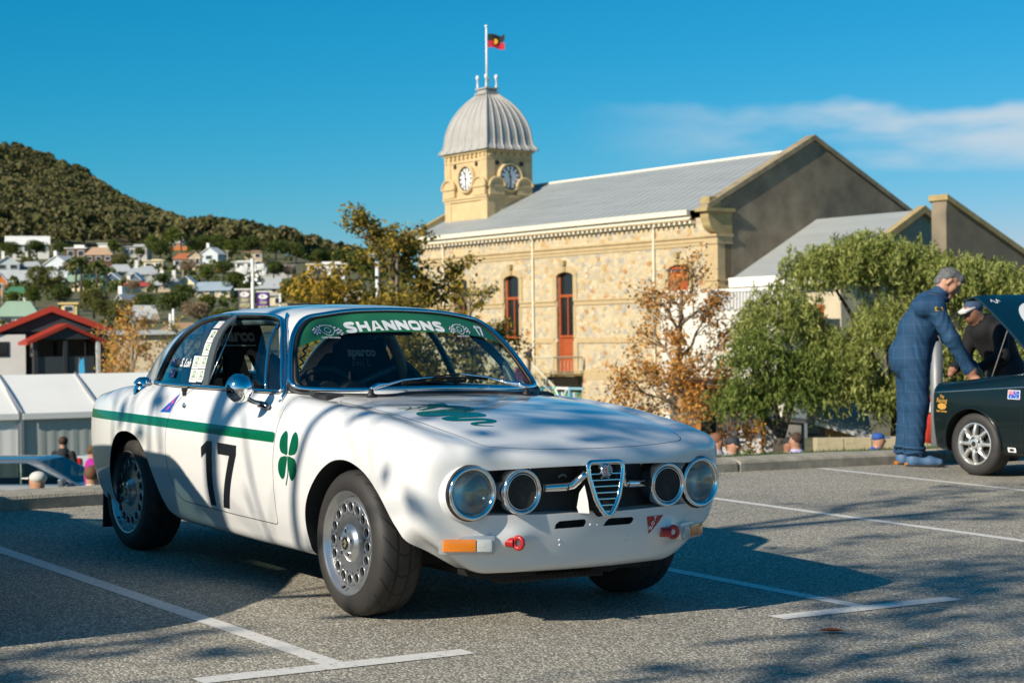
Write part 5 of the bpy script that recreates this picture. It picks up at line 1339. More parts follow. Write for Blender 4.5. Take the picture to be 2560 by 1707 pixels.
# windows
def arch(x0, x1, zs, rise, n=9):
    xc = (x0+x1)/2; hw = (x1-x0)/2; return [(xc+hw*math.cos(math.pi*k/(n-1)), zs+rise*math.sin(math.pi*k/(n-1))) for k in range(n)]
for (xb, xa, z0, z1) in WINS:
    w = bpy.data.objects.new('window', None); link(w, hall)
    zs = 6.15; xc = (xa+xb)/2; door = xb == .97; zb = .19 if door else 2.2
    # dressed surround with arch and keystone
    inn = arch(xa, xb, zs, .27); out = arch(xa-.40, xb+.40, zs+.12, .52)
    b = MB()
    V = [(x, -.06, z) for x, z in inn]+[(x, -.06, z) for x, z in out]; n = len(inn); V += [(x, .02, z) for x, z in inn]+[(x, .02, z) for x, z in out]
    F = []
    for k in range(n-1): F += [(k, k+1, n+k+1, n+k), (k, 2*n+k, 2*n+k+1, k+1), (n+k, n+k+1, 3*n+k+1, 3*n+k)]
    b.add(V, F)
    for s_, xe in ((1, xb), (-1, xa)):
        b.box((xe+s_*.20, -.02, (zs+4.68)/2), (.40, .08, zs-4.68+.12)); b.box((xe+s_*.10, -.01, (4.33+2.32)/2), (.22, .06, 2.01))
        if door: b.box((xe+s_*.22, -.03, 1.1), (.44, .10, 2.0))
    for k, (x, z) in enumerate(inn[:-1]):      # fill above the arch down to the opening head
        x2, z2 = inn[k+1]; b.add([(x,.03,z),(x2,.03,z2),(x2,.03,6.46),(x,.03,6.46)], [(0,1,2,3)])
    b.build('surround', M_DRESS, w)
    b = MB(); b.add([(xc-.12,-.13,6.42),(xc+.12,-.13,6.42),(xc+.16,-.13,6.75),(xc-.16,-.13,6.75),(xc-.12,.02,6.42),(xc+.12,.02,6.42),(xc+.16,.02,6.75),(xc-.16,.02,6.75)], [(0,1,2,3),(4,0,3,7),(1,5,6,2),(3,2,6,7),(0,4,5,1)]); b.box((xc,-.11,6.98),(.34,.28,.30)); b.build('keystone', M_DRESSG, w)
    if xb == -10.0:      # boarded shutters
        for s_ in (-1, 1):
            b = MB(); b.box((xc+s_*.42,.10,4.2),(.80,.06,4.4)); b.box((xc+s_*.42,.05,4.8),(.10,.04,3.0)); b.build('shutter', M_TERRA, w)
        continue
    fr = .13
    b = MB(); y = .24
    b.box((xa+fr/2,y,(zb+6.3)/2),(fr,.14,6.3-zb)); b.box((xb-fr/2,y,(zb+6.3)/2),(fr,.14,6.3-zb)); b.box((xc,y,4.95),(xb-xa-2*fr,.13,.16)); b.box((xc-.02,y,(2.5+4.87)/2),(.10,.12,2.38))
    ai = arch(xa+fr, xb-fr, zs, .20); V = [(x,y-.06,z) for x, z in ai]+[(x,y-.06,z) for x, z in inn]; n = len(ai); b.add(V, [(k,k+1,n+k+1,n+k) for k in range(n-1)])
    b.box((xc,y,2.42),(xb-xa-2*fr,.18,.14)); b.build('frame', M_TERRA, w)
    for (p0, p1, q0, q1) in ((xa+fr,xb-fr,5.03,6.45),(xa+fr,xc-.07,2.5,4.87),(xc+.03,xb-fr,2.5,4.87)):
        b = MB(); b.box(((p0+p1)/2,y+.03,(q0+q1)/2),(p1-p0,.03,q1-q0)); b.build('pane', M_PANE, w)
    if door:
        b = MB(); b.box((xc-.10,y,1.25),(1.20,.08,2.1))
        for z in (.6,1.35,2.0): b.box((xc-.10,y-.05,z),(.9,.03,.04))
        b.build('door_leaf', M_TERRA, w); b = MB(); b.box((xc+.66,y,1.25),(.22,.06,2.1)); b.build('door_side_panel', M_TERRA, w)
# downpipes
for x in (3.45, -8.77, 14.08):
    b = MB(); b.cyl((x,-.10,8.75),(x,-.10,-2.4),.065,n=8); b.box((x,-.10,8.72),(.2,.2,.18))
    for z in (7.7,4.5,2.1): b.cyl((x,-.10,z-.03),(x,-.10,z+.03),.09,n=8)
    b.build('downpipe', M_CREAM, hall, 'auto')
# eaves: soffit, gutter, fascia and a row of brackets
b = MB(); b.box(((X0+X1)/2+1.0,-.20,8.90),(X1-X0-2.1,.5,.10)); b.build('soffit', M_DRESS, hall)
b = MB(); b.box(((X0+X1)/2+.9,-.44,9.03),(X1-X0-2.0,.10,.20)); b.build('fascia', M_CREAM, hall)
gp2 = [(-.74,9.44),(-.70,9.16),(-.50,9.13),(-.46,9.18),(-.46,9.46)]
b = MB(); b.prism(gp2, X0+1.9, X1-.1, 'x'); b.build('gutter', M_CREAM, hall)
b = MB(); b.box((0,-.22,8.76),(.15,.36,.17)); br_me = b.mesh('bracket', M_CREAM)
x = X0+2.0
while x < X1-.2: obj('bracket', br_me, hall, Matrix.Translation((x,0,0))); x += .46
# main roof: ridge along x at y=7.3
def roofmat_sheet(name, V, F, m=M_IRON, parent=hall):
    o = obj(name, mesh(name, V, F, m), parent); return o
b = MB()
b.add([(X0+.3,-.45,9.40),(X1,-.45,9.40),(X1,7.3,13.12),(X0+.3,7.3,13.12),(X0+.3,15.0,9.40),(X1,15.0,9.40)], [(0,1,2,3),(3,2,5,4)])
k = X0+.6
while k < X1-.2:      # seams of the iron sheets
    b.box((k, 3.425, 11.263), (.05, 8.62, .03), R=Matrix.Rotation(math.atan2(3.72,7.75), 3, 'X')); k += .76
b.build('roof', M_IRON, hall)
b = MB(); b.cyl((X0+.3,7.3,13.14),(X1,7.3,13.14),.09,n=8); b.build('ridge_cap', M_CREAM, hall)
# gable end (towards the car park's right) with coping, and the corner pier
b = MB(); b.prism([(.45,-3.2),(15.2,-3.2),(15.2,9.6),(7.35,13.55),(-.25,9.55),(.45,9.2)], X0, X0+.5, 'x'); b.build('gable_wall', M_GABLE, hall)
b = MB()
for (ya, za, yb, zb) in ((-.9,9.62,7.35,13.90),(15.75,9.62,7.35,13.90)):
    b.prism([(ya,za),(yb,zb),(yb,zb-.30),(ya,za-.30)] if ya < yb else [(ya,za),(ya,za-.30),(yb,zb-.30),(yb,zb)], X0-.14, X0+.64, 'x')
b.build('gable_coping', mat('coping stone', (.20,.16,.10), rough=.9, col2=(.38,.30,.18), vscale=1.5), hall)
b = MB()
b.box((X0+.50,.42,2.15),(1.0,1.04,10.9)); b.box((X0+.50,.40,7.66),(1.12,1.14,.40)); b.box((X0+.50,.36,7.93),(1.26,1.28,.14))
b.box((X0+.50,.40,5.45),(1.10,1.14,.10)); b.box((X0+.50,.40,5.0),(1.14,1.16,.22))
b.build('corner_pier', M_DRESS, hall)
b = MB()      # scrolled corbel carrying the parapet block
sc = [(.0,8.0)]+[(-.15-.55*math.sin(t*math.pi/2)*1.0, 8.0+.62*t) for t in (.2,.4,.6,.8,1.0)]+[(-.80,8.9),(-.80,9.25),(.95,9.25),(.95,8.0)]
b.prism(sc, X0-.06, X0+.62, 'x'); b.box((X0+.30,.02,9.33),(1.05,2.1,.18)); b.box((X0+.30,-.30,9.70),(.75,.85,.56)); b.box((X0+.30,-.30,10.02),(.62,.7,.10))
b.build('corner_corbel', M_DRESSG, hall)
# far gable parapet
b = MB(); b.prism([(-.8,9.3),(-.8,9.9),(-.1,9.95),(7.3,13.75),(7.3,13.1)], X1, X1+.45, 'x'); b.prism([(7.3,13.75),(15.4,9.6),(15.4,9.3),(7.3,13.1)], X1, X1+.45, 'x'); b.build('far_parapet', M_DRESSG, hall)
b = MB(); b.prism([(0,-3.2),(15,-3.2),(15,9.3),(7.3,13.1),(0,9.3)], X1-.3, X1, 'x'); b.box(((X0+X1)/2,15.0,3.1),(X1-X0-.8,.4,12.5)); b.build('back_wall', M_DRESS, hall)
# lower wing beyond the gable
wing = thing('hall_wing', 'lower stone wing with pale iron roof and white fascia against the dark gable', 'building', TH)
b = MB(); b.prism([(1.4,-3.2),(13.4,-3.2),(13.4,5.4),(7.5,8.9),(1.4,5.4)], -22.4, X0-.03, 'x'); b.build('wall', mat('plain cream render', (.52,.45,.32), rough=.9, var=.1, vscale=1.2), wing)  # wall in cream render with slight random tone
b = MB(); b.add([(-22.3,.75,5.42),(X0-.02,.75,5.42),(X0-.02,7.5,9.02),(-22.3,7.5,9.02),(X0-.02,14.1,5.42),(-22.3,14.1,5.42)], [(0,1,2,3),(3,2,4,5)]); b.build('roof', M_IRON, wing)
b = MB(); b.box((-18.4,.70,5.22),(7.9,.12,.42)); b.cyl((-22.3,.70,5.46),(X0-.05,.70,5.46),.09,n=8); b.build('fascia', M_WPAINT, wing)
b = MB(); b.prism([(.9,5.6),(7.5,9.25),(14.0,5.6),(14.0,5.2),(7.5,8.85),(.9,5.2)], -22.75, -22.25, 'x'); b.build('coping', M_DRESSG, wing)
b = MB(); b.box((-20.5,1.37,2.2),(1.3,.1,3.4)); o = b.build('window', M_TERRA, wing); b = MB(); b.box((-20.5,1.30,2.2),(1.0,.06,3.1)); b.build('pane', M_PANE, o)
# second gabled block at the far right
blk = thing('stone_gable_block', 'steep grey stone gable rising above the pepper tree at the right', 'building', TH)
b = MB(); b.prism([(5.5,-3.2),(5.5,8.6),(5.6,9.45),(12.6,6.2),(13.4,5.8),(13.4,-3.2)], -26.0, -25.0, 'x'); b.build('gable_wall', mat('grey brown stone', (.16,.135,.10), rough=.95, col2=(.26,.21,.14), vscale=.8), blk)
b = MB(); b.prism([(5.45,9.25),(5.45,9.55),(12.7,6.25),(12.7,5.95)], -26.15, -24.85, 'x'); b.build('coping', M_DRESSG, blk)
# chimney-like stubs and camera arm
b = MB(); b.box((-11.9,-.9,6.03),(.12,1.7,.14)); b.build('lamp_arm', mat('grey metal arm', (.16,.17,.19), rough=.5), hall)

# ---------------------------------------------------------------- the clock tower
TX0, TX1, TY0, TY1 = 11.7, 17.0, 2.0, 5.75
tc_ = Vector(((TX0+TX1)/2, (TY0+TY1)/2, 0))
tower = thing('clock_tower', 'square sandstone clock tower with ribbed grey dome behind the iron roof', 'tower', TH @ Matrix.Translation(tc_))
hx, hy = (TX1-TX0)/2, (TY1-TY0)/2
M_TOW = mat('tower sandstone', (.55,.41,.215), rough=.85, var=.10, vscale=1.3, bump=.2, bscale=9)
b = MB(); b.box((0,0,10.9),(2*hx-.06,2*hy-.06,9.0)); b.build('tower_wall', M_TOW, tower)
b = MB()
for sx in (-1,1):
    for sy in (-1,1): b.box((sx*(hx-.36),sy*(hy-.30),11.0),(.78,.66,8.6))
b.build('corner_pilaster', M_TOW, tower)
b = MB(); b.box((0,0,12.12),(2*hx+.30,2*hy+.30,.14)); b.box((0,0,11.96),(2*hx+.14,2*hy+.14,.18)); b.box((0,0,14.62),(2*hx+.06,2*hy+.06,.06)); b.box((0,0,15.22),(2*hx+.26,2*hy+.26,.16)); b.build('cornice', M_TOW, tower)
b = MB()
for k in range(10):
    x = -hx+.25+(2*hx-.5)*k/9
    for s_ in (-1,1): b.box((x,s_*(hy+.05),14.98),(.20,.16,.22))
for k in range(7):
    y = -hy+.25+(2*hy-.5)*k/6
    for s_ in (-1,1): b.box((s_*(hx+.05),y,14.98),(.16,.20,.22))
o = b.build('cornice_bracket', M_TOW, tower); o['kind'] = 'stuff'
# small half-round pediments at the corners
def lunette(face, u, wd=.75):
    e = bpy.data.objects.new('corner_pediment', None); link(e, tower)
    if face == 'y': e.matrix_local = Matrix.Translation((u,-hy-.10,12.2))
    else: e.matrix_local = Matrix.Translation((-hx-.10,u,12.2)) @ Matrix.Rotation(rad(-90), 4, 'Z')
    b = MB(); P_ = [(wd*math.cos(math.pi*k/10), .62+wd*.85*math.sin(math.pi*k/10)) for k in range(11)]; b.prism(P_+[(-wd,0),(wd,0)], -.10, .25, 'y'); b.build('pediment_face', M_TOW, e)
    b = MB(); b.tube([(p[0]*1.03,-.12,p[1]) for p in P_], .11, 6); b.box((0,-.08,.60),(2*wd+.2,.2,.09)); b.build('pediment_moulding', M_TOW, e)
for u in (-hx+.72, hx-.72): lunette('y', u)
for u in (-hy+.72, hy-.72): lunette('x', u, .62)
M_DIAL = mat('white clock dial', (.80,.80,.78), rough=.4); M_CBLK = mat('black clock iron', (.012,.012,.012), rough=.5)
def clock(face):
    e = bpy.data.objects.new('clock', None); link(e, tower)
    Rm = Matrix.Translation((-.18 if face == 'y' else -hx-.03, -hy-.03 if face == 'y' else 0.0, 13.42)) @ (Matrix.Rotation(rad(0), 4, 'Z') if face == 'y' else Matrix.Rotation(rad(-90), 4, 'Z'))
    e.matrix_local = Rm; R_ = .80
    b = MB(); b.lathe([(R_+.02,.05),(R_+.04,-.16),(R_+.14,-.20),(R_+.22,-.12),(R_+.24,.05)], 36, 'y'); b.F = [f for f in b.F if len(f) == 4]; b.build('dial_surround', M_TOW, e)
    b = MB(); b.lathe([(.0,-.06),(R_,-.06)], 36, 'y'); b.F = [f for f in b.F if len(f) == 4]; b.build('dial', M_DIAL, e)
    b = MB(); b.tube([(R_*math.cos(2*math.pi*k/36),-.07,R_*math.sin(2*math.pi*k/36)) for k in range(36)], .045, 5, True)
    for k in range(12):
        a = 2*math.pi*k/12; b.box((R_*.80*math.sin(a),-.075,R_*.80*math.cos(a)), (.10,.02,.26), R=Matrix.Rotation(a, 3, 'Y'))
    b.build('dial_numerals', M_CBLK, e)
    b = MB(); a = rad(15); b.box((.19*math.sin(a),-.10,.19*math.cos(a)),(.07,.02,.46), R=Matrix.Rotation(a,3,'Y')); b.sphere((.40*math.sin(a),-.10,.40*math.cos(a)),.085,8,6); b.build('hour_hand', M_CBLK, e)
    b = MB(); b.box((0,-.115,-.26),(.06,.02,.78)); b.sphere((0,-.11,0),.08,8,6); b.build('minute_hand', M_CBLK, e)
clock('y'); clock('x')
for u in (-1.35, 1.35):
    b = MB(); b.cyl((u,-hy-.02,14.38),(u,-hy+.06,14.38),.17,n=12); b.build('vent_hole', M_CBLK, tower)
for u in (-1.0, 1.0):
    b = MB(); b.cyl((-hx-.02,u,14.38),(-hx+.06,u,14.38),.17,n=12); b.build('vent_hole', M_CBLK, tower)
# ribbed dome on a square plan
prof = [(15.30,1.16),(15.42,1.13),(15.62,1.06),(15.95,1.02),(16.4,.995),(16.9,.955),(17.4,.885),(17.9,.785),(18.35,.665),(18.7,.545),(19.0,.42),(19.2,.315),(19.4,.235)]
pz = herm(prof); zz = np.linspace(15.30,19.4,26); V = []; F = []
nS = 4; per = []
for s_ in range(4):
    for k in range(8): per.append((s_, -1+2*k/8))
def sq(s_, t): return {0:(t,-1),1:(1,t),2:(-t,1),3:(-1,-t)}[s_]
for z in zz:
    f_ = float(pz(z))
    for (s_, t) in per:
        a, c = sq(s_, t); V.append((a*hx*f_, c*hy*f_, z))
m_ = len(per)
for i in range(len(zz)-1):
    for k in range(m_): F.append((i*m_+k, i*m_+(k+1) % m_, (i+1)*m_+(k+1) % m_, (i+1)*m_+k))
F.append(tuple(range((len(zz)-1)*m_, len(zz)*m_)))
dome = obj('dome', mesh('dome', V, F, M_ZINC), tower)
for s_ in range(4):
    for k in range(7):
        t = -1+2*k/6 if k else -1.0
        if s_ and k == 0 and False: continue
        P_ = []
        for z in zz:
            f_ = float(pz(z)); a, c = sq(s_, t*.985); P_.append((a*hx*f_, c*hy*f_, z+.015))
        b = MB(); b.tube(P_, .065 if k else .085, 5); b.build('dome_rib', M_ZINC, dome, True)
b = MB(); b.box((0,0,19.48),(1.45,1.15,.12)); b.box((0,0,19.62),(1.15,.9,.2)); b.box((0,0,19.80),(1.4,1.1,.10)); b.build('dome_platform', M_ZINC, tower)
for (sx, sy) in ((-1,-1),(1,1),(-1,1),(1,-1)):
    b = MB(); b.lathe([(.10,19.85),(.07,20.0),(.06,20.45),(.11,20.5),(.13,20.62),(.10,20.74),(.0,20.8)], 10, 'z', (sx*.55,sy*.42,0)); b.build('finial', M_WPAINT, tower, True)
b = MB(); b.tube([(0,0,19.8),(0,0,24.1)], [.085,.06], 8); b.sphere((0,0,24.2),.11,10,8); b.build('flagpole', M_WPAINT, tower, True)
# flag: black over red with a yellow disc
fl = thing('flag', 'small black and red flag with a yellow disc flying from the tower pole', 'flag', TH @ Matrix.Translation(tc_+Vector((0,0,22.72))) @ Matrix.Rotation(rad(124.5-6), 4, 'Z'))
def flag_part(name, z0, z1, m):
    V = []; F = []; n = 16
    for i in range(n+1):
        t = i/n; x = .10+1.18*t; y = .10*math.sin(t*7)*t**.7; dz = -.10*t+.05*math.sin(t*6)+.16*max(0,t-.8)*4*(1 if z1 > .6 else -.2)
        V += [(x,y,z0+dz*(1 if z0 < .4 else 1)),(x,y,z1+dz)]
    F = [(2*i,2*i+2,2*i+3,2*i+1) for i in range(n)]
    return obj(name, mesh(name, V, F, m, None, True), fl)
flag_part('black_half', .47, .94, mat('black flag cloth', (.010,.012,.014), rough=.8)); flag_part('red_half', .0, .47, mat('red flag cloth', (.45,.01,.03), rough=.8))
V = [(.62+.19*math.cos(2*math.pi*k/16), -.10, .42+.19*math.sin(2*math.pi*k/16)) for k in range(16)]
V2 = [(x, .02, z) for x, y, z in V]
b = MB(); b.add(V, [tuple(range(16))[::-1]]); b.add(V2, [tuple(range(16))]); b.build('yellow_disc', mat('yellow flag cloth', (.75,.42,.01), rough=.8), fl)
# ---------------------------------------------------------------- plants
LEAF_GAIN = 2.1
def leaf_mat(name, cols, trans=.35, rough=.6):
    m = bpy.data.materials.new(name); m.use_nodes = True; nt = m.node_tree; nt.nodes.clear()
    o = nt.nodes.new('ShaderNodeOutputMaterial'); d = nt.nodes.new('ShaderNodeBsdfDiffuse'); t = nt.nodes.new('ShaderNodeBsdfTranslucent'); mx = nt.nodes.new('ShaderNodeMixShader')
    g = nt.nodes.new('ShaderNodeNewGeometry'); cr = nt.nodes.new('ShaderNodeValToRGB'); E_ = cr.color_ramp.elements
    cols = [tuple(min(.8, q*LEAF_GAIN) for q in c) for c in cols]; n = len(cols); E_[0].position = 0; E_[0].color = (*cols[0],1); E_[1].position = 1; E_[1].color = (*cols[-1],1)
    for k in range(1, n-1): e = E_.new(k/(n-1)); e.color = (*cols[k],1)
    nt.links.new(g.outputs['Random Per Island'], cr.inputs[0])
    nt.links.new(cr.outputs[0], d.inputs[0]); nt.links.new(cr.outputs[0], t.inputs[0]); mx.inputs[0].default_value = trans
    nt.links.new(d.outputs[0], mx.inputs[1]); nt.links.new(t.outputs[0], mx.inputs[2]); nt.links.new(mx.outputs[0], o.inputs[0])
    return m
M_BARK = mat('grey bark', (.15,.12,.085), rough=.9, var=.3, vscale=6, bump=.5, bscale=30)
M_BARKD = mat('dark bark', (.06,.048,.035), rough=.9, var=.3, vscale=6)
M_TWIGP = mat('pale twig bark', (.26,.20,.14), rough=.9, var=.2, vscale=6)

def leaves_np(name, C, size, m, parent, rngn, elong=2.0, droop=0.0, N=None):
    """one quad per leaf; C (n,3) centres"""
    n = len(C); sz = size*rngn.uniform(.6, 1.35, n)
    a = rngn.normal(size=(n,3)); a[:,2] -= droop; a /= np.linalg.norm(a,axis=1)[:,None]
    b = rngn.normal(size=(n,3)); b -= (b*a).sum(1)[:,None]*a; b /= np.linalg.norm(b,axis=1)[:,None]
    A = a*(sz*elong*.5)[:,None]; B = b*(sz*.5)[:,None]
    V = np.stack([C-A, C+B*.9-A*.1, C+A, C-B*.9-A*.1], 1).reshape(-1,3)
    F = np.arange(4*n).reshape(-1,4)
    me = bpy.data.meshes.new(name); me.vertices.add(len(V)); me.vertices.foreach_set('co', V.ravel())
    me.loops.add(4*n); me.loops.foreach_set('vertex_index', F.ravel()); me.polygons.add(n)
    me.polygons.foreach_set('loop_start', np.arange(0,4*n,4)); me.polygons.foreach_set('loop_total', np.full(n,4))
    me.materials.append(m); me.update(calc_edges=True); me.validate()
    return obj(name, me, parent)

def branches(rng, trunk, n1, spread, r0, gen2=4, gen3=3, up=.35, tf=(.35,1.0), lenf=1.0):
    """trunk: list of points. Returns (paths with radii, tip points)"""
    P = catmull(trunk, 5, False); paths = [(P, np.linspace(r0, r0*.35, len(P)))]; tips = []
    for i in range(n1):
        t = tf[0]+(tf[1]-tf[0])*(i+.5)/n1; k = min(len(P)-1, int(t*(len(P)-1))); a = i*2.4+rng.uniform(-.5,.5)
        L_ = spread*lenf*rng.uniform(.75,1.1)*(1.15-.55*t); e = up+rng.uniform(-.1,.35)+.5*(t-.4)
        d = np.array([math.cos(a)*math.cos(e), math.sin(a)*math.cos(e), math.sin(e)])
        q = [P[k]]
        for j in range(4): q.append(q[-1]+d*L_/4+np.array([rng.gauss(0,.06),rng.gauss(0,.06),rng.gauss(0,.05)])*L_)
        Q = catmull(q, 3, False); paths.append((Q, np.linspace(r0*.42, r0*.12, len(Q)))); 
        for j in range(gen2):
            kk = int(len(Q)*(.35+.6*(j+.5)/gen2)); kk = min(kk, len(Q)-1); d2 = d+np.array([rng.gauss(0,.6),rng.gauss(0,.6),rng.gauss(.15,.45)]); d2 /= np.linalg.norm(d2); L2 = L_*rng.uniform(.35,.6)
            q2 = [Q[kk], Q[kk]+d2*L2*.5+np.array([0,0,rng.uniform(-.03,.06)])*L2, Q[kk]+d2*L2]; Q2 = catmull(q2, 3, False); paths.append((Q2, np.linspace(r0*.16, r0*.05, len(Q2)))); tips.append((Q2[-1], L2*.5)); tips.append((Q2[len(Q2)//2], L2*.5))
            for l in range(gen3):
                k3 = rng.randint(2, len(Q2)-1); d3 = d2+np.array([rng.gauss(0,.7),rng.gauss(0,.7),rng.gauss(.1,.6)]); d3 /= np.linalg.norm(d3); L3 = L2*rng.uniform(.4,.7)
                paths.append((np.array([Q2[k3], Q2[k3]+d3*L3*.55, Q2[k3]+d3*L3]), np.array([r0*.06,r0*.04,r0*.02]))); tips.append((Q2[k3]+d3*L3, L3*.6)); tips.append((Q2[k3]+d3*L3*.6, L3*.5))
    return paths, tips
def wood(name, paths, m, parent, n=6):
    b = MB()
    for P, r in paths: b.tube([tuple(p) for p in P], list(np.maximum(r, .006)), n if r[0] > .04 else 4, caps=False)
    return b.build(name, m, parent, True)
def leafy(tips, per, rngn, sg=.9):
    C = []
    for p, s in tips: C.append(np.array(p)+rngn.normal(size=(per,3))*s*sg*np.array([.55,.55,.5]))
    return np.concatenate(C)

# --- plane tree with yellowing leaves behind the coupe roof
rng = random.Random(21); rn = np.random.default_rng(21)
M_LPLANE = leaf_mat('yellowing plane leaf', [(.038,.044,.013),(.075,.068,.017),(.125,.10,.021),(.19,.138,.025),(.24,.165,.03),(.11,.07,.019),(.065,.062,.017)])
def plane_tree(base, H, W_, seed, nleaf, label, m, lean=0):
    rng = random.Random(seed); rn = np.random.default_rng(seed)
    t = thing('plane_tree', label, 'tree', base)
    P_, T_ = branches(rng, [(0,0,0),(.05,.05,H*.28),(-.05+lean*.5,0,H*.6),(lean,.05,H*.93)], 18, W_, H*.018, 5, 4, .30, (.10,1.0))
    wood('trunk', P_, M_BARK, t)
    C = leafy(T_, max(2, int(1.3*nleaf/len(T_))), rn); C = C[rn.uniform(size=len(C)) < np.clip(1.35-C[:,2]/H*.85, .2, 1)]; leaves_np('crown', C, .095, m, t, rn, 1.6)
    return t
bp_ = pix(1000, 1085, 56); bp_.z = -3.0
plane_tree(bp_, 7.9, 2.7, 21, 20000, 'yellowing plane tree rising behind the roof of the white coupe', M_LPLANE)
bp_ = pix(862, 1085, 54); bp_.z = -3.0
plane_tree(bp_, 6.0, 2.1, 33, 10000, 'smaller golden plane tree left of the tall one behind the coupe roof', leaf_mat('golden plane leaf', [(.07,.065,.014),(.16,.11,.017),(.27,.18,.022),(.20,.115,.017),(.09,.07,.016)]))
bp_ = pix(1180, 1085, 66); bp_.z = -3.0
plane_tree(bp_, 6.4, 1.6, 35, 3800, 'thin olive leaved tree in front of the stone wall, beside the windscreen', leaf_mat('olive leaf', [(.05,.06,.015),(.14,.12,.02),(.26,.17,.02),(.10,.09,.02)]))
# --- nearly bare autumn tree with rust leaves
def rust_tree(base, H, W_, seed, nleaf, label, cols, lsz=.085, n1=14, rt=.022):
    rng = random.Random(seed); rn = np.random.default_rng(seed)
    t = thing('autumn_tree', label, 'tree', base)
    P_, T_ = branches(rng, [(0,0,0),(.1,0,H*.25),(0,.1,H*.5),(.1,0,H*.85)], n1, W_, H*rt, 6, 5, .45, (.18,1.0))
    wood('trunk', P_, M_TWIGP, t)
    # leaves thin out towards the top of the crown
    C = leafy(T_, max(1, int(1.6*nleaf/len(T_))), rn, 1.0); keep = rn.uniform(size=len(C)) < np.clip(1.15-C[:,2]/H*.95, .10, 1); C = C[keep]
    leaves_np('crown', C, lsz, leaf_mat('rust leaf %d' % seed, cols), t, rn, 1.5)
    return t
bp_ = pix(1700, 1100, 50); bp_.z = -3.0
rust_tree(bp_, 6.5, 2.0, 41, 10500, 'sparse rust coloured tree in front of the white shed wall', [(.13,.062,.02),(.24,.105,.026),(.34,.15,.033),(.29,.17,.052),(.14,.11,.035)], .07, 16)
bp_ = pix(330, 1000, 76); bp_.z = -3.0
rust_tree(bp_, 6.1, 1.9, 43, 5500, 'twiggy orange shrub behind the white marquee roof', [(.16,.08,.02),(.36,.15,.025),(.30,.17,.06),(.40,.24,.06),(.20,.16,.04)], .085, 16)
bp_ = pix(455, 1000, 77); bp_.z = -3.0
rust_tree(bp_, 5.2, 1.6, 45, 5000, 'golden green shrub between the orange shrub and the coupe window', [(.12,.12,.02),(.28,.20,.03),(.38,.26,.04),(.16,.14,.03)], .085, 16)
# --- pepper tree: weeping strands
M_LPEP = leaf_mat('pepper tree leaf', [(.045,.055,.014),(.085,.10,.024),(.13,.15,.038),(.18,.19,.058),(.23,.23,.085),(.11,.13,.032)], .4)
def pepper_tree(base, H, lobes, seed, nstr, label, m, per=16, lsz=.044):
    rng = random.Random(seed); rn = np.random.default_rng(seed)
    t = thing('pepper_tree', label, 'tree', base)
    b = MB(); root = Vector((0,0,0)); fork = Vector((.2,.1,H*.28))
    b.tube([root, fork*.5+Vector((.1,0,0)), fork], [.30,.24,.20], 8)
    C = []
    for (x, y, z, r, rz) in lobes:
        c = Vector((x, y, z)); mid = fork.lerp(c, .55)+Vector((0,0,.25)); b.tube([tuple(p) for p in catmull([fork, mid, c], 5, False)], list(np.linspace(.10,.02,11)), 6)
        k = int(nstr*r*r/sum(l[3]**2 for l in lobes))
        u = rn.normal(size=(k,3)); u /= np.linalg.norm(u,axis=1)[:,None]; u[:,2] = np.abs(u[:,2])*1.0-.25
        rr_ = (.30+.78*rn.uniform(0,1,k)**.6)[:,None]*(1+.18*np.sin(u[:,:1]*5+x)*np.cos(u[:,1:2]*6))
        S0 = np.array(c)+u*rr_*np.array([r,r,rz])
        L_ = rn.uniform(.35,1.25,k)*r*.55
        for j in range(per):
            f_ = j/(per-1); P_ = S0.copy(); P_ += u*np.array([.12,.12,0])*f_*r; P_[:,2] -= L_*f_*f_*1.0+.02*f_; P_ += rn.normal(size=P_.shape)*.05; C.append(P_)
    b.build('trunk', M_BARKD, t, True)
    leaves_np('crown', np.concatenate(C), lsz, m, t, rn, 3.8, droop=1.4)
    return t
bp_ = pix(2230, 1090, 47); bp_.z = -2.9
pepper_tree(bp_, 7.4, [(-2.9, 0, 4.55, 1.22, 1.24), (-1.7, 0.3, 5.85, 1.12, 0.88), (-0.6, -0.2, 6.17, 1.17, 0.88), (0.6, 0.2, 5.85, 1.26, 0.93), (1.6, 0, 5.53, 1.26, 1.03), (2.9, 0.3, 5.2, 1.35, 1.03), (4.2, 0.2, 4.81, 1.35, 1.13), (-1.6, -0.4, 3.38, 1.12, 1.24), (0.0, -0.6, 4.16, 1.26, 1.34), (1.4, -0.5, 3.51, 1.26, 1.45), (3.0, -0.2, 3.12, 1.35, 1.45), (-3.2, -0.2, 2.73, 0.81, 0.86), (0.4, -0.6, 2.5, 1.05, 1.0), (2.0, -0.6, 2.2, 1.15, 1.1), (-1.2, -0.6, 2.7, 0.95, 0.9), (3.4, -0.4, 2.1, 1.2, 1.1)], 51, 6200, 'large weeping pepper tree behind the man in blue overalls', M_LPEP)
bp_ = pix(1935, 1090, 46); bp_.z = -2.9
pepper_tree(bp_, 5.4, [(-0.3, 0, 3.65, 0.95, 0.96), (0.5, 0.1, 2.7, 0.9, 1.08), (-0.9, 0, 2.43, 0.75, 0.96), (0.9, 0, 3.3, 0.7, 0.8)], 53, 1200, 'smaller bushy green tree between the rust tree and the pepper tree', leaf_mat('mid green leaf', [(.03,.045,.012),(.06,.085,.02),(.10,.125,.032),(.14,.155,.045)]), 9)
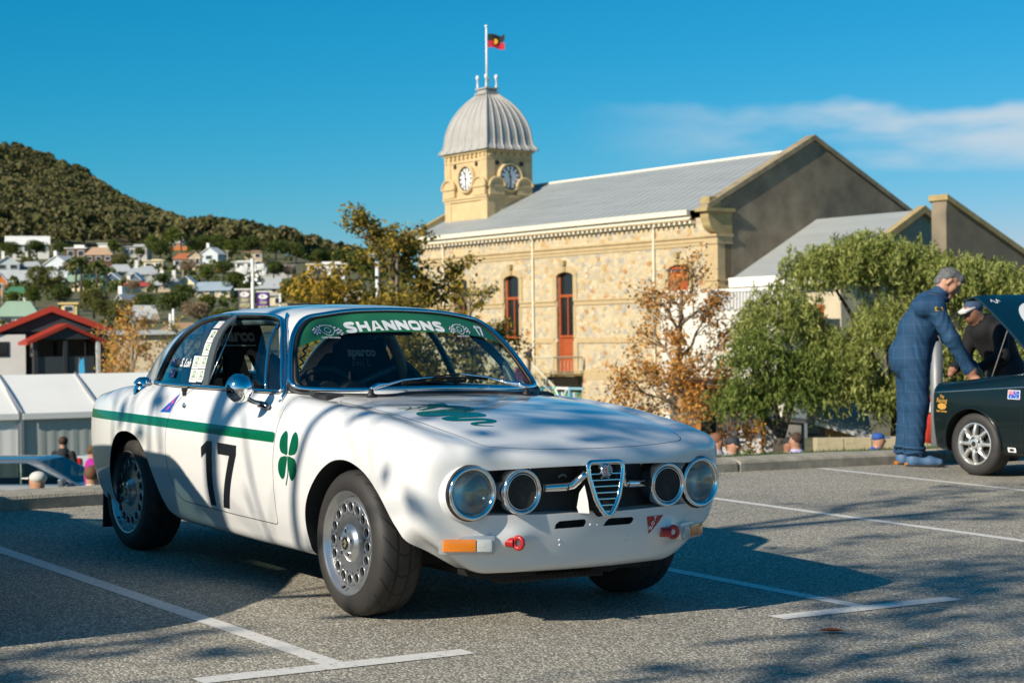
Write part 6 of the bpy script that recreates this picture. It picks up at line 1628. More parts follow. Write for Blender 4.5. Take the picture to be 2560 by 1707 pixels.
def shrub(name, base, r, seed, n, label, cols, lsz=.07, cat='shrub', hz=1.0):
    rng = random.Random(seed); rn = np.random.default_rng(seed); t = thing(name, label, cat, base)
    P_, T_ = branches(rng, [(0,0,0),(.02,0,r*.5*hz),(0,.02,r*1.0*hz)], 9, r*.8, r*.05, 4, 3, .6, (.1,1.0)); wood('stems', P_, M_BARKD, t)
    leaves_np('foliage', leafy(T_, max(2, int(n/len(T_))), rn, .9), lsz, leaf_mat(name+' leaf %d' % seed, cols), t, rn, 1.7); return t
DK = [(.012,.022,.006),(.025,.045,.010),(.05,.075,.016),(.035,.05,.012)]
bp_ = pix(2040, 1105, 44); bp_.z = -2.9; shrub('dark_shrub', bp_, 1.0, 61, 2600, 'dark green shrub growing beside the black kiosk', DK)
bp_ = pix(1836, 1120, 40); bp_.z = -2.7; shrub('young_shrub', bp_, .8, 62, 700, 'small upright green shrub behind the two seated people', [(.03,.06,.015),(.07,.10,.03),(.11,.13,.04)], .06, hz=1.4)
bp_ = pix(1292, 920, 104); bp_.z = pix(1292, 925, 104).z-1.6; shrub('bougainvillea', bp_, 1.1, 63, 1500, 'magenta flowering bush beside the hall steps', [(.35,.02,.20),(.25,.02,.14),(.05,.07,.02),(.06,.08,.02)], .10)
# flower bed and grass stalks at the left kerb
M_STRAW = mat('dry straw', (.42,.34,.18), rough=.9)

# ---------------------------------------------------------------- hillside wood and town trees
def blob_np(n, seed, rows=5, cols=8, amp=.28):
    rn = np.random.default_rng(seed); V = []; F = []
    for i in range(rows+1):
        t = math.pi*i/rows
        for k in range(cols):
            a = 2*math.pi*k/cols+.4*(i % 2); V.append((math.sin(t)*math.cos(a), math.sin(t)*math.sin(a), math.cos(t)))
    V = np.array(V); V *= (1+rn.uniform(-amp, amp, len(V)))[:,None]
    for i in range(rows):
        for k in range(cols): F.append((i*cols+k, (i+1)*cols+k, (i+1)*cols+(k+1) % cols, i*cols+(k+1) % cols))
    return V, np.array(F)
def terr1(x, y): return float(terr(np.array([x]), np.array([y]))[0])
def far_leaf(name, cols): return leaf_mat(name, cols, .15)
M_HILL = far_leaf('hill bush foliage', [(.034,.038,.015),(.052,.052,.021),(.072,.066,.029),(.058,.060,.021),(.092,.076,.044),(.045,.046,.018)])
M_HILLD = far_leaf('town tree foliage', [(.022,.032,.010),(.040,.052,.016),(.06,.07,.022),(.085,.085,.03)])
rn = np.random.default_rng(77)
def forest(name, pts, hs, m, per, lsz):
    """crowns as lumps of leaf clumps, all in one mesh"""
    C = []; S = []
    for (x, y, z), h_ in zip(pts, hs):
        u = rn.normal(size=(per,3)); u /= np.linalg.norm(u,axis=1)[:,None]; u[:,2] = np.abs(u[:,2])*1.2-.35
        c = np.array([x,y,z+h_*.55])+u*rn.uniform(.75,1.05,per)[:,None]*np.array([h_*.42,h_*.42,h_*.45])
        C.append(c); S.append(np.full(per, h_*lsz))
    C = np.concatenate(C); S = np.concatenate(S); n = len(C); sz = S*rn.uniform(.6,1.4,n)
    a = rn.normal(size=(n,3)); a /= np.linalg.norm(a,axis=1)[:,None]; b = rn.normal(size=(n,3)); b -= (b*a).sum(1)[:,None]*a; b /= np.linalg.norm(b,axis=1)[:,None]
    A = a*sz[:,None]; B = b*sz[:,None]; V = np.stack([C-A, C+B, C+A, C-B],1).reshape(-1,3)
    me = bpy.data.meshes.new(name); me.vertices.add(len(V)); me.vertices.foreach_set('co', V.ravel()); me.loops.add(4*n); me.loops.foreach_set('vertex_index', np.arange(4*n)); me.polygons.add(n)
    me.polygons.foreach_set('loop_start', np.arange(0,4*n,4)); me.polygons.foreach_set('loop_total', np.full(n,4)); me.materials.append(m); me.update(calc_edges=True)
    return obj(name, me)
pts = []; hs = []
for k in range(5200):
    D_ = 545+ (rn.uniform()**.75)*470; px_ = rn.uniform(-420, 1010); X_ = (px_-1280)/F_PX*D_; z_ = terr1(X_, D_)
    pts.append((X_, D_, z_-.5)); hs.append(rn.uniform(5,9.5)*(1.0 if D_ < 900 else .8))
tag(forest('hill_bushland', pts, hs, M_HILL, 100, .098), kind='stuff')
# low scrub between the houses
pts = []; hs = []
for k in range(520):
    D_ = rn.uniform(170, 560); px_ = rn.uniform(-200, 1050); X_ = (px_-1280)/F_PX*D_
    if noise.noise(Vector((X_*.03, D_*.012, 1.7))) < -.12: continue
    pts.append((X_, D_, terr1(X_, D_)-.3)); hs.append(rn.uniform(1.6,3.6))
tag(forest('garden_scrub', pts, hs, M_HILLD, 40, .12), kind='stuff')
# trees among the houses, each its own thing: prototypes and copies
protos = []
for k, (cols, lab) in enumerate((([(.018,.028,.009),(.036,.048,.014),(.065,.075,.022)],'dense dark green round tree'),([(.030,.034,.010),(.060,.062,.018),(.095,.090,.030)],'olive spreading tree'),([(.10,.070,.045),(.15,.105,.065),(.12,.09,.05)],'bare brownish winter tree'),([(.020,.034,.008),(.050,.064,.014),(.085,.095,.022)],'tall mid green gum tree'))):
    rnk = np.random.default_rng(200+k); C = []
    nl = 7 if k != 2 else 5
    for j in range(nl):
        u = rnk.normal(size=(420,3)); u /= np.linalg.norm(u,axis=1)[:,None]; r = rnk.uniform(.26,.42)
        c0 = np.array([rnk.uniform(-.34,.34),rnk.uniform(-.34,.34),rnk.uniform(.42,.82)])*(1 if k != 3 else np.array([.7,.7,1.15]))
        C.append(c0+u*rnk.uniform(.7,1.03,420)[:,None]*np.array([r,r,r*.8]))
    C = np.concatenate(C)
    t = thing('town_tree', lab, 'tree', (0,0,-50), 'trees among the houses on the slope')
    leaves_np('crown', C, .05 if k != 2 else .04, leaf_mat('town tree leaf %d' % k, cols, .15), t, rnk, 1.6)
    b = MB(); b.tube([(0,0,-.1),(.03,0,.3),(.0,.03,.6)], [.045,.035,.02], 6)
    for j in range(4): a = j*1.6; b.tube([(.02,0,.28),(.15*math.cos(a),.15*math.sin(a),.5),(.28*math.cos(a),.28*math.sin(a),.7)], [.022,.015,.008], 4)
    b.build('trunk', M_BARKD if k != 2 else M_TWIGP, t, True)
    protos.append((t, lab))
ROWD = [(590,620),(640,500),(690,400),(740,320),(790,250),(830,190)]
def rowD(y): return float(np.interp(y, [r[0] for r in ROWD], [r[1] for r in ROWD]))
# palms
def palm(x, y, hpx, label):
    D_ = rowD(y)-12; P_ = pix(x, y, D_); H = hpx*pxm(D_); t = thing('palm_tree', label, 'tree', P_, 'palms on the slope')
    b = MB(); b.tube([(0,0,-2),(.1,0,H*.5),(0,0,H)], [.28,.22,.2], 6); b.build('trunk', M_BARK, t, True)
    C = []
    for k in range(22):
        a = k*2.4; e = .9-.075*k
        for j in range(9): f_ = j/8; C.append((math.cos(a)*f_*2.2*math.cos(e), math.sin(a)*f_*2.2*math.cos(e), H+f_*2.2*math.sin(e)-1.3*f_*f_))
    leaves_np('crown', np.array(C), .5, M_HILLD, t, np.random.default_rng(int(x)), 1.8); return t
palm(189,712,58,'slim palm left of the cream house on the slope'); palm(202,712,60,'second slim palm beside the first one on the slope'); palm(242,718,56,'palm in front of the cream house with green roof'); palm(452,640,52,'tall palm beside the orange house high on the slope')
# ---------------------------------------------------------------- houses on the slope
def hmat(nm, c, var=.06, rough=.7): return mat('house '+nm, c, rough=rough, var=var, vscale=.5)
HM = dict(white=hmat('white wall',(.74,.72,.67)), cream=hmat('cream wall',(.70,.60,.38)), grey=hmat('grey wall',(.42,.41,.38)), brick=hmat('brown brick wall',(.12,.055,.035)), blue=hmat('blue wall',(.03,.08,.15)), pale=hmat('pale blue wall',(.50,.55,.58)), orange=hmat('orange wall',(.55,.17,.03)), dark=hmat('dark wall',(.06,.06,.06)), beige=hmat('beige wall',(.50,.40,.27)), yellow=hmat('yellow wall',(.72,.52,.20)),
  rgrey=hmat('grey iron roof',(.36,.38,.39)), rlight=hmat('light iron roof',(.62,.62,.60)), rblue=hmat('blue grey roof',(.27,.34,.40)), rred=hmat('red roof',(.42,.06,.05)), rtile=hmat('terracotta tile roof',(.40,.13,.05)), rbrown=hmat('brown tile roof',(.32,.20,.12)), rgreen=hmat('green roof',(.045,.17,.085)), rpale=hmat('pale green roof',(.27,.38,.28)), rwhite=hmat('white roof',(.72,.71,.67)), rtan=hmat('striped tan roof',(.46,.30,.19)))
M_FARP = mat('far window glass', (.03,.035,.04), rough=.1)
HLIST = []
def house(x0, x1, yt, yb, kind, wallm, roofm, label, yaw=0., nwin=3, chim=0, split=.5, Dd=None, depth=.7, ext=1.6):
    HLIST.append(((x0+x1)/2, yb, ' '.join(label.split(' ')[:5]) if 'house' not in label.split(' ')[:5] else ' '.join(label.split(' ')[:label.split(' ').index('house')+1])))
    D_ = Dd or rowD(yb); u = pxm(D_); W_ = (x1-x0)*u; H_ = (yb-yt)*u; P_ = pix((x0+x1)/2, yb, D_)
    h = thing('house', label, 'house', Matrix.Translation(P_) @ Matrix.Rotation(yaw, 4, 'Z'), 'houses on the slope')
    dp = W_*depth; hw = H_*split; hr = H_-hw; ov = .35
    b = MB(); x2 = W_/2; y2 = dp
    z0 = -3.0
    if kind == 'gable_front': b.prism([(-x2,z0),(x2,z0),(x2,hw),(0,H_-.05),(-x2,hw)], 0, y2, 'y')
    elif kind == 'gable_side': b.prism([(0,z0),(y2,z0),(y2,hw),(y2/2,H_-.05),(0,hw)], -x2, x2, 'x')
    else: b.box((0,y2/2,(hw+z0)/2),(W_,dp,hw-z0))
    b.build('wall', HM[wallm], h)
    b = MB(); t_ = .18
    if kind == 'gable_front':
        for s_ in (-1,1): b.prism([(0,H_),(s_*(x2+ov),hw-ov*hr/x2),(s_*(x2+ov),hw-ov*hr/x2+t_),(0,H_+t_)], -ov, y2+ov, 'y')
    elif kind == 'gable_side':
        b.prism([(y2/2,H_),(-ov*1.4,hw-ov*1.4*hr/(y2/2)),(-ov*1.4,hw-ov*1.4*hr/(y2/2)+t_),(y2/2,H_+t_)], -x2-ov, x2+ov, 'x'); b.prism([(y2/2,H_),(y2/2,H_+t_),(y2+ov,hw-ov*hr/(y2/2)+t_),(y2+ov,hw-ov*hr/(y2/2))], -x2-ov, x2+ov, 'x')
    elif kind == 'hip':
        r = min(x2*.45, x2-.1); V = [(-x2-ov,-ov,hw),(x2+ov,-ov,hw),(x2+ov,y2+ov,hw),(-x2-ov,y2+ov,hw),(-x2+r,y2/2,H_),(x2-r,y2/2,H_)]; b.add(V, [(0,1,5,4),(1,2,5),(2,3,4,5),(3,0,4),(3,2,1,0)])
    else: b.box((0,y2/2,hw+.12+hr*.0),(W_+2*ov,dp+2*ov,.24)); b.box((W_*.12,y2*.55,hw+hr/2+.1),(W_*.5,dp*.5,hr))
    rf = b.build('roof', HM[roofm], h)
    for k in range(chim):
        b = MB(); cx = -x2*.45+k*x2*.9; b.box((cx,y2*.45,H_+.4),(.7,.7,1.8)); b.build('chimney', HM['white' if roofm != 'rgreen' else 'cream'], rf)
    ww = min(1.7, W_/(nwin*1.9)) if nwin else 1; wh = min(1.5, hw*.5)
    for k in range(nwin):
        cx = -x2+W_*(k+.5)/nwin; b = MB(); b.box((cx,-.05,hw*.52),(ww+.24,.14,wh+.24)); f_ = b.build('window', HM['white'] if wallm not in ('white','pale') else HM['grey'], h)
        b = MB(); b.box((cx,-.10,hw*.52),(ww,.08,wh)); b.build('pane', M_FARP, f_)
    return h
Hh = house
Hh(17,121,590,634,'gable_side','white','rwhite','big white house with long white roof, highest at the left below the bushland',.25,3,0,.55,depth=.6)
Hh(164,215,613,647,'flat','brick','rwhite','dark brick house with flat white roof near the bushland',0,2,0,.75)
Hh(213,280,617,655,'hip','brick','rtan','dark house with striped tan hipped roof',.1,3,0,.45)
Hh(246,276,609,632,'flat','white','rwhite','small plain white box house above the tan roof',0,0,0,.95)
Hh(308,368,611,643,'flat','grey','rgrey','modern grey house with long window bands at the bushland edge',-.1,4,0,.8)
Hh(425,468,597,619,'hip','orange','rlight','small orange house with pale hipped roof beside a palm',0,2,0,.5)
Hh(434,486,632,668,'hip','white','rtile','white house with bright terracotta roof left of the winter tree',.1,3,0,.55)
Hh(470,502,628,668,'gable_front','beige','rbrown','narrow beige house beside the terracotta roof',0,2,0,.7)
Hh(359,408,649,676,'flat','cream','cream','cream flat topped house with stepped parapet',0,2,0,.85)
Hh(-8,47,641,676,'gable_front','pale','rlight','pale blue weatherboard house cut by the left edge',.2,2,1,.5)
Hh(47,102,653,674,'hip','pale','rgrey','low house with grey hipped roof at the left',0,2,0,.35)
Hh(106,176,640,682,'gable_front','pale','rlight','pale blue and white gabled house with verandah',-.35,2,1,.5)
Hh(-6,92,677,713,'gable_side','dark','rgrey','long grey roofed building with dark verandah at the left edge',0,4,0,.30,depth=.4)
Hh(-20,18,683,728,'gable_front','orange','rwhite','orange gable with white barge boards at the left edge',.15,1,0,.5)
Hh(157,251,687,719,'gable_side','cream','rpale','cream house with pale green roof behind the palms',-.2,3,0,.55)
Hh(263,330,660,690,'hip','cream','rgrey','large grey hipped roof house in the middle of the slope',0,2,0,.35)
Hh(318,395,664,696,'hip','grey','rgrey','wide grey hipped roof right of the larger one',.1,3,1,.30)
Hh(258,300,683,711,'gable_front','blue','rlight','left one of two dark blue gabled houses',-.2,1,0,.45)
Hh(318,352,683,711,'gable_front','blue','rlight','right one of two dark blue gabled houses',-.2,1,0,.45)
Hh(295,374,704,722,'hip','cream','rred','low cream house with long red roof',0,3,1,.35)
Hh(383,450,692,724,'hip','beige','rgrey','beige house with grey hipped roof and white chimneys',0,3,2,.35)
Hh(445,486,692,722,'gable_front','cream','rlight','small cream gabled house at the end of the grey roofs',-.2,1,0,.45)
Hh(10,66,716,744,'hip','white','rgreen','white house with dark green hipped roof',0,2,0,.3)
Hh(-10,94,752,812,'hip','white','rpale','large pale green roof behind the red roofed building',.1,2,0,.35,depth=.5)
Hh(272,330,738,790,'gable_front','grey','rgrey','steep grey gabled house with a white chimney',-.6,1,1,.45)
Hh(330,390,766,800,'gable_side','grey','rlight','long pale iron roof running down behind the trees',.5,2,0,.3)
Hh(153,192,758,785,'flat','yellow','yellow','yellow wall glimpsed between the trees',0,1,0,.9)
Hh(404,500,806,834,'hip','beige','rbrown','low building with brown tiled roof just left of the coupe',0,4,0,.25,Dd=150,depth=.5)
Hh(290,520,834,885,'flat','beige','rgrey','long plain beige building behind the orange shrub',0,0,0,.96,Dd=95,depth=.3)
Hh(497,548,619,652,'gable_front','pale','rlight','pale house with white chimney above the winter tree',-.4,1,1,.5)
Hh(482,580,706,740,'gable_side','beige','rblue','beige house with blue grey roof left of the lamp pole',-.3,3,0,.5,depth=.6)
Hh(612,655,627,648,'flat','beige','rbrown','small brick and cream house high on the slope behind the lamp pole',0,2,0,.8)
Hh(652,730,663,690,'gable_side','grey','rblue','blue grey modern house with wide glass right of the lamp pole',0,3,0,.55)
Hh(769,862,655,700,'flat','white','rwhite','tall white modern house with slit windows near the right end of the slope',0,2,0,.86,depth=.5)
Hh(777,826,691,727,'flat','grey','rgrey','grey lower house below the tall white one',0,3,0,.8)
Hh(641,698,697,735,'gable_side','cream','rgrey','cream house with grey roof right behind the lamp pole',0,2,0,.5)
Hh(675,728,733,765,'flat','cream','rgrey','small cream shed with flat grey roof',0,1,0,.8)
Hh(800,900,729,768,'gable_side','white','rlight','white house with pale roof behind the golden tree',.1,2,0,.4)
Hh(540,566,655,672,'gable_front','orange','rbrown','tiny orange gable peeking over the trees',0,0,0,.5)
Hh(560,640,652,672,'flat','white','rwhite','long low white house behind the lamp heads',0,3,0,.8)
# power poles on the slope
M_POLE = mat('weathered pole wood', (.42,.38,.32), rough=.9)
pole_me = None
for i, (x, yt, yb, lb) in enumerate(((98,570,592,'behind the big white house'),(281,585,601,'left of the modern grey house'),(331,578,604,'with a crossarm above the modern grey house'),(340,592,605,'short one above the modern grey house'),(370,572,588,'by the bushland edge'),(398,566,604,'left one of the tall pair'),(417,563,607,'right one of the tall pair'),(6,706,756,'at the left edge in front of the orange gable'),(347,635,663,'beside the cream flat topped house'),(379,680,713,'in front of the wide grey roof'),(458,663,694,'before the green bank'),(569,625,660,'left of the lamp pole'),(434,772,834,'white one by the brown tiled roof'),(426,784,834,'thinner white one by the brown tiled roof'))):
    D_ = rowD(yb) if i < 12 else 140; H_ = (yb-yt)*pxm(D_); P_ = pix(x, yb, D_)
    t = thing('power_pole', 'slim power pole on the slope, '+lb, 'pole', P_, 'power poles on the slope')
    b = MB(); b.tube([(0,0,-1.5),(0,0,H_)], [.16,.11] if i < 12 else [.11,.10], 6); b.build('shaft', M_POLE if i < 12 else M_WPAINT, t, True)
    if i >= 12: continue
    b = MB(); b.box((0,0,H_*.93),(1.7,.12,.12)); b.build('crossarm', M_POLE, t)
# ---------------------------------------------------------------- trees standing among the houses
# (pixel x, pixel y of the foot, crown height in pixels, kind)
TT = [(28,650,55,0),(92,645,52,0),(150,640,40,0),(68,668,30,1),(285,640,44,3),(300,668,40,1),(375,640,55,3),(400,650,60,0),(352,655,40,3),(430,625,60,3),(505,640,60,0),(545,640,64,0),(580,655,60,3),(620,640,60,0),(560,700,58,0),(520,712,50,3),(590,735,66,0),(625,740,60,0),(118,740,88,1),(85,770,60,3),(150,770,70,0),(235,790,84,1),(262,800,60,1),(300,812,74,1),(360,790,66,0),(432,800,86,0),(500,820,84,2),(520,800,70,3),(560,830,72,0),(610,812,60,0),(465,760,60,0),(685,700,56,0),(735,765,84,1),(720,700,50,2),(770,770,78,1),(640,770,50,3),(690,650,60,0),(740,650,52,0),(800,660,44,0),(850,665,50,0),(905,680,70,0),(180,690,46,2),(470,690,50,2),(330,735,44,2),(250,700,40,3),(410,720,44,0),(30,775,50,3),(215,735,40,3),(480,600,44,0),(60,600,40,0),(905,700,40,3),(340,600,30,0)]
used = set()
for i, (x, y, hpx, k) in enumerate(TT):
    D_ = rowD(y)-8; P_ = pix(x, y, D_); s_ = .84*hpx*pxm(D_); w_ = s_*(1.05 if k != 3 else .85)
    M_ = Matrix.Translation(P_) @ Matrix.Rotation(i*1.7, 4, 'Z') @ Matrix.Diagonal((w_, w_, s_*.98, 1))
    near = sorted(HLIST, key=lambda h: (h[0]-x)**2+(1.6*(h[1]-(y-hpx*.4)))**2)
    for h in near:
        rel = 'left of' if x < h[0]-10 else 'right of' if x > h[0]+10 else 'in front of' if y > h[1] else 'above'
        lab = protos[k][1]+' '+rel+' the '+h[2]
        if lab not in used: break
    used.add(lab)
    if k not in [q[3] for q in TT[:i]]: o = protos[k][0]; o.matrix_world = M_; o['label'] = lab
    else: copy_tree(protos[k][0], M_, lab)
# ---------------------------------------------------------------- other cars
class SaloonField:
    def __init__(s, nose=.53, tail=-3.30, hw=.79, belt=.84, nose_h=.74, roof=1.33, ws=(-.62,-1.05), rs=(-2.45,-2.05), bot=.19, boot_h=.80, k=.07, wag=False, rd=.05):
        s.p = dict(nose=nose, tail=tail, hw=hw, belt=belt, nose_h=nose_h, roof=roof, ws=ws, rs=rs, bot=bot, boot_h=boot_h, k=k, wag=wag, rd=rd)
        s.top = staticmethod(herm([(tail-.2,boot_h-.05),(tail,boot_h-.02),(rs[0],boot_h+.04),(rs[0]+.2,belt),(ws[0],belt+.02),(nose-.4,nose_h+.04),(nose-.05,nose_h),(nose+.2,nose_h-.06)])).__func__
    def __call__(s, u, v, w):
        p = s.p; a = np.abs(v); k = p['k']
        W = p['hw']-.035*((w-.55)/.35)**2-.05*sstep(p['nose']-.35, p['nose']+.05, u)-.05*sstep(p['tail']+.5, p['tail']-.05, u)
        b = smax(a-W, w-(s.top(u)-.02*(a/.7)**4), k); b = smax(b, u-(p['nose']-p['rd']*(a/.7)**2-.10*np.maximum(.45-w,0)), k); b = smax(b, (p['tail']+.05*(a/.7)**2)-u, k); b = smax(b, p['bot']-w, .05)
        q = (w-p['belt'])/(p['roof']-p['belt'])
        g = smax(a-(p['hw']-.09-.16*q), w-(p['roof']-.03*(a/.6)**2), .10); g = smax(g, (u-(p['ws'][0]+(p['ws'][1]-p['ws'][0])*q))*.75, .06); g = smax(g, ((p['rs'][0]+(p['rs'][1]-p['rs'][0])*q)-u)*.75, .06); g = smax(g, p['belt']-.08-w, .03)
        return smin(b, g, .03)
def simple_wheel(root, kind, R_, rimR, M, m_rim):
    e = bpy.data.objects.new('wheel', None); link(e, root); e.matrix_local = M; t = R_/.294
    b = MB(); pr = [(rimR*.98,.004),(rimR+.004,-.004),(rimR+.02,-.010),((R_+rimR)/2,-.013),(R_-.018,-.004),(R_-.006,.012),(R_,.03),(R_,.15),(R_-.01,.165),(rimR,.17)]; b.lathe(pr, 40, 'y', close=True); b.build('tyre', mat('plain tyre rubber', (.030,.028,.027), rough=.65, var=.25, vscale=9), e, True)
    b = MB(); b.lathe([(rimR,.004),(rimR+.003,-.004),(rimR-.004,-.006),(rimR-.012,.004),(rimR-.018,.03)], 40, 'y'); b.F = [f for f in b.F if len(f) == 4]
    if kind == 'mini':
        for k in range(8):
            a = 2*math.pi*k/8; ca, sa = math.cos(a), math.sin(a)
            P_ = [(r*ca, y, r*sa) for r, y in ((.055,.012),(.085,.006),(.115,.010),(rimR-.016,.024))]; b.tube(P_, [.024,.030,.026,.026], 8, flat=.6, up=(0,1,0))
        b.lathe([(.074,.03),(.074,.006),(.058,.002),(.036,.002),(.034,-.010),(.026,-.012),(.0,-.010)], 24, 'y')
    else:
        for k in range(10): a = 2*math.pi*k/10; b.tube([(.03*math.cos(a),.0,.03*math.sin(a)),((rimR-.02)*math.cos(a),.014,(rimR-.02)*math.sin(a))], [.016,.012], 6)
        b.lathe([(.05,.02),(.05,-.004),(.0,-.006)], 16, 'y')
    b.build('rim', m_rim, e, 'auto')
    b = MB(); b.cyl((0,.05,0),(0,.06,0),rimR-.012,n=24); b.build('wheel_back', M_RIMD, e)
    if kind == 'mini':
        for k in range(4): a = 2*math.pi*k/4+.4; b = MB(); b.cyl((.050*math.cos(a),.01,.050*math.sin(a)),(.050*math.cos(a),-.008,.050*math.sin(a)),.009,n=6); b.build('wheel_nut', M_RIMD, e)
        b = MB(); b.cyl((0,.0,0),(0,-.016,0),.020,n=14); b.build('hub_cap', M_RIMD, e)
    return e
def saloon(name, label, M, F_, m_body, ua=(0,-2.4), R_=.255, hw=.74, arch=.295, vox=.03, door_u=(-.55,-1.6), wheels='mini', rim=None, bonnet=None):
    root = thing(name, label, 'car', M); p = F_.p
    P_, Q_ = surface_nets(F_, (p['tail']-.1,-p['hw']-.08,.05), (p['nose']+.12,p['hw']+.08,p['roof']+.08), vox); P_ = newton(F_, P_, 3)
    tm = TM(P_, np.concatenate([Q_[:,[0,1,2]], Q_[:,[0,2,3]]]))
    def cp(tm, poly, ax, rg):
        g = np.full(len(tm.V), 1.0); m = rg(tm.V); g[m] = poly_sd(tm.V[m][:, ax], poly); return tm.split(g, m[tm.T].all(1))
    for s_ in (-1, 1):
        for u0 in ua: _, tm = cp(tm, [(u0+arch*math.cos(2*math.pi*k/40), R_+arch*math.sin(2*math.pi*k/40)) for k in range(40)], [0,2], (lambda s: (lambda V: V[:,1]*s > .3))(s_))
    # side glass
    be, ro = p['belt'], p['roof']; wu, ru = p['ws'], p['rs']
    sw = rounded([(wu[0]-.14,be+.03),(wu[1]-.10,ro-.09),(ru[1]+.12,ro-.09),(ru[0]+.16,be+.03)], .04, 4)
    gl = []
    for s_ in (-1, 1): g_, tm = cp(tm, sw, [0,2], (lambda s: (lambda V: (V[:,1]*s > .3) & (V[:,2] > be-.02)))(s_)); gl.append(g_)
    fr = rounded([(-p['hw']+.17,be+.05),(-p['hw']+.29,ro-.06),(p['hw']-.29,ro-.06),(p['hw']-.17,be+.05)], .05, 4)
    mid = (wu[1]+ru[1])/2
    g1, tm = cp(tm, fr, [1,2], lambda V: (V[:,0] > mid) & (V[:,2] > be-.0) & (V[:,2] < ro-.03)); g2, tm = cp(tm, fr, [1,2], lambda V: (V[:,0] < mid) & (V[:,2] > be) & (V[:,2] < ro-.03))
    if bonnet is not None:
        bo, tm = cp(tm, bonnet, [0,1], lambda V: (V[:,2] > .6) & (V[:,0] > wu[0]))
    N_ = fgrad(F_, tm.cen()); tm.G[(N_[:,2] < -.7) & (tm.cen()[:,2] < .32)] = 1
    tm_obj(tm, F_, 'body', [m_body, M_DARK], root)
    G_ = glass_mat('dark car glass', (.30,.36,.34), refl=.4)
    for g_ in gl: tm_obj(g_, F_, 'side_window', G_, root, -.005)
    tm_obj(g1, F_, 'windscreen', G_, root, -.005); tm_obj(g2, F_, 'rear_screen', G_, root, -.005)
    def sp(poly, sg): 
        A = np.zeros((len(poly),3)); A[:,0] = np.array(poly)[:,0]; A[:,2] = np.array(poly)[:,1]; Q = surf_along(F_, A, 1, 0, sg*1.1); N = fgrad(F_, Q); return Q+N/np.linalg.norm(N,axis=1)[:,None]*.003
    for s_ in (-1, 1):
        b = MB(); b.tube(sp(densify(sw,.06), s_), .010, 5, True); b.build('window_trim', M_CHROME, root, True)
        for u0 in ua:
            A_ = [(u0+arch*math.cos(a), R_+arch*math.sin(a)) for a in np.linspace(-.35, math.pi+.35, 30)]; Q = sp(A_, s_); b = MB(); b.tube(Q, .011, 6); b.build('arch_lip', m_body, root, True)
            q2 = Q.copy(); q2[:,1] = s_*.35; n = len(Q); b = MB(); b.add(np.concatenate([Q-np.array([0,s_*.004,0]), q2]).tolist(), [(k,k+1,n+k+1,n+k) for k in range(n-1)]+[tuple(range(n,2*n))]); b.build('arch_liner', M_DARK, root)
    b = MB(); b.box(((p['nose']+p['tail'])/2,0,.30),(p['nose']-p['tail']-.5,1.2,.1)); b.box((mid-.1,0,.62),(1.5,1.2,.30)); b.build('floor', M_DARK, root)
    rim = rim or M_RIM
    for s_ in (-1, 1):
        for u0 in ua: simple_wheel(root, wheels, R_, R_*.655, Matrix.Translation((u0, s_*hw, R_)) @ (Matrix.Rotation(math.pi, 4, 'Z') if s_ > 0 else Matrix.Identity(4)), rim)
    return root, sp
# --- the dark green saloon with its bonnet up, nose to the kerb
M_BRG = mat('dark green blue car paint', (.0015,.0075,.0085), rough=.3, coat=.45, spec=.35)
GS = SaloonField(nose=.52, tail=-3.25, hw=.785, belt=.86, nose_h=.735, roof=1.30, ws=(-.62,-1.02), rs=(-2.5,-2.15), bot=.185, boot_h=.82, k=.06)
GM = STALL @ Matrix.Translation((12.07, 9.85, 0)) @ Matrix.Rotation(rad(90), 4, 'Z')
BN = rounded([(.40,-.60),(.40,.60),(-.56,.62),(-.56,-.62)], .04, 4)
gcar, gsp = saloon('saloon_car', 'dark green saloon with raised bonnet and silver eight spoke wheels at the right edge', GM, GS, M_BRG, (0,-2.42), .256, .735, .292, .022, bonnet=BN, rim=mat('bright alloy', (.70,.70,.68), rough=.25, metal=.7))
b = MB(); b.tube(gsp([(.42-.06*k,.655+.0052*k) for k in range(50)], 1), .006, 5); b.build('chrome_strip', M_CHROME, gcar, True)
b = MB(); b.tube(gsp([(.44,.718),(.2,.755),(-.2,.80),(-.55,.835)], 1), .007, 5); b.build('wing_edge', M_BRG, gcar, True)
# engine bay seen under the bonnet
b = MB(); b.box((-.08,0,.60),(.92,1.18,.10)); b.box((-.58,0,.72),(.03,1.25,.28)); b.bbox((-.1,.05,.70),(.55,.42,.16),.03); b.bbox((-.35,.42,.74),(.22,.18,.16),.03); b.cyl((.1,-.4,.66),(.1,-.4,.80),.12,n=14); b.build('engine_bay', mat('dark engine metal', (.03,.03,.03), rough=.5, metal=.4, var=.4, vscale=14), gcar)
b = MB(); b.bbox((.47,0,.34),(.06,1.1,.08),.02); b.build('bumper', M_RUB, gcar, 'auto')
for s_ in (-1,1):
    b = MB(); b.lathe([(.0,.03),(.07,.02),(.085,.0),(.085,-.05)], 20, 'x', (.48,s_*.56,.58)); b.build('headlight', M_CHROME, gcar, True)
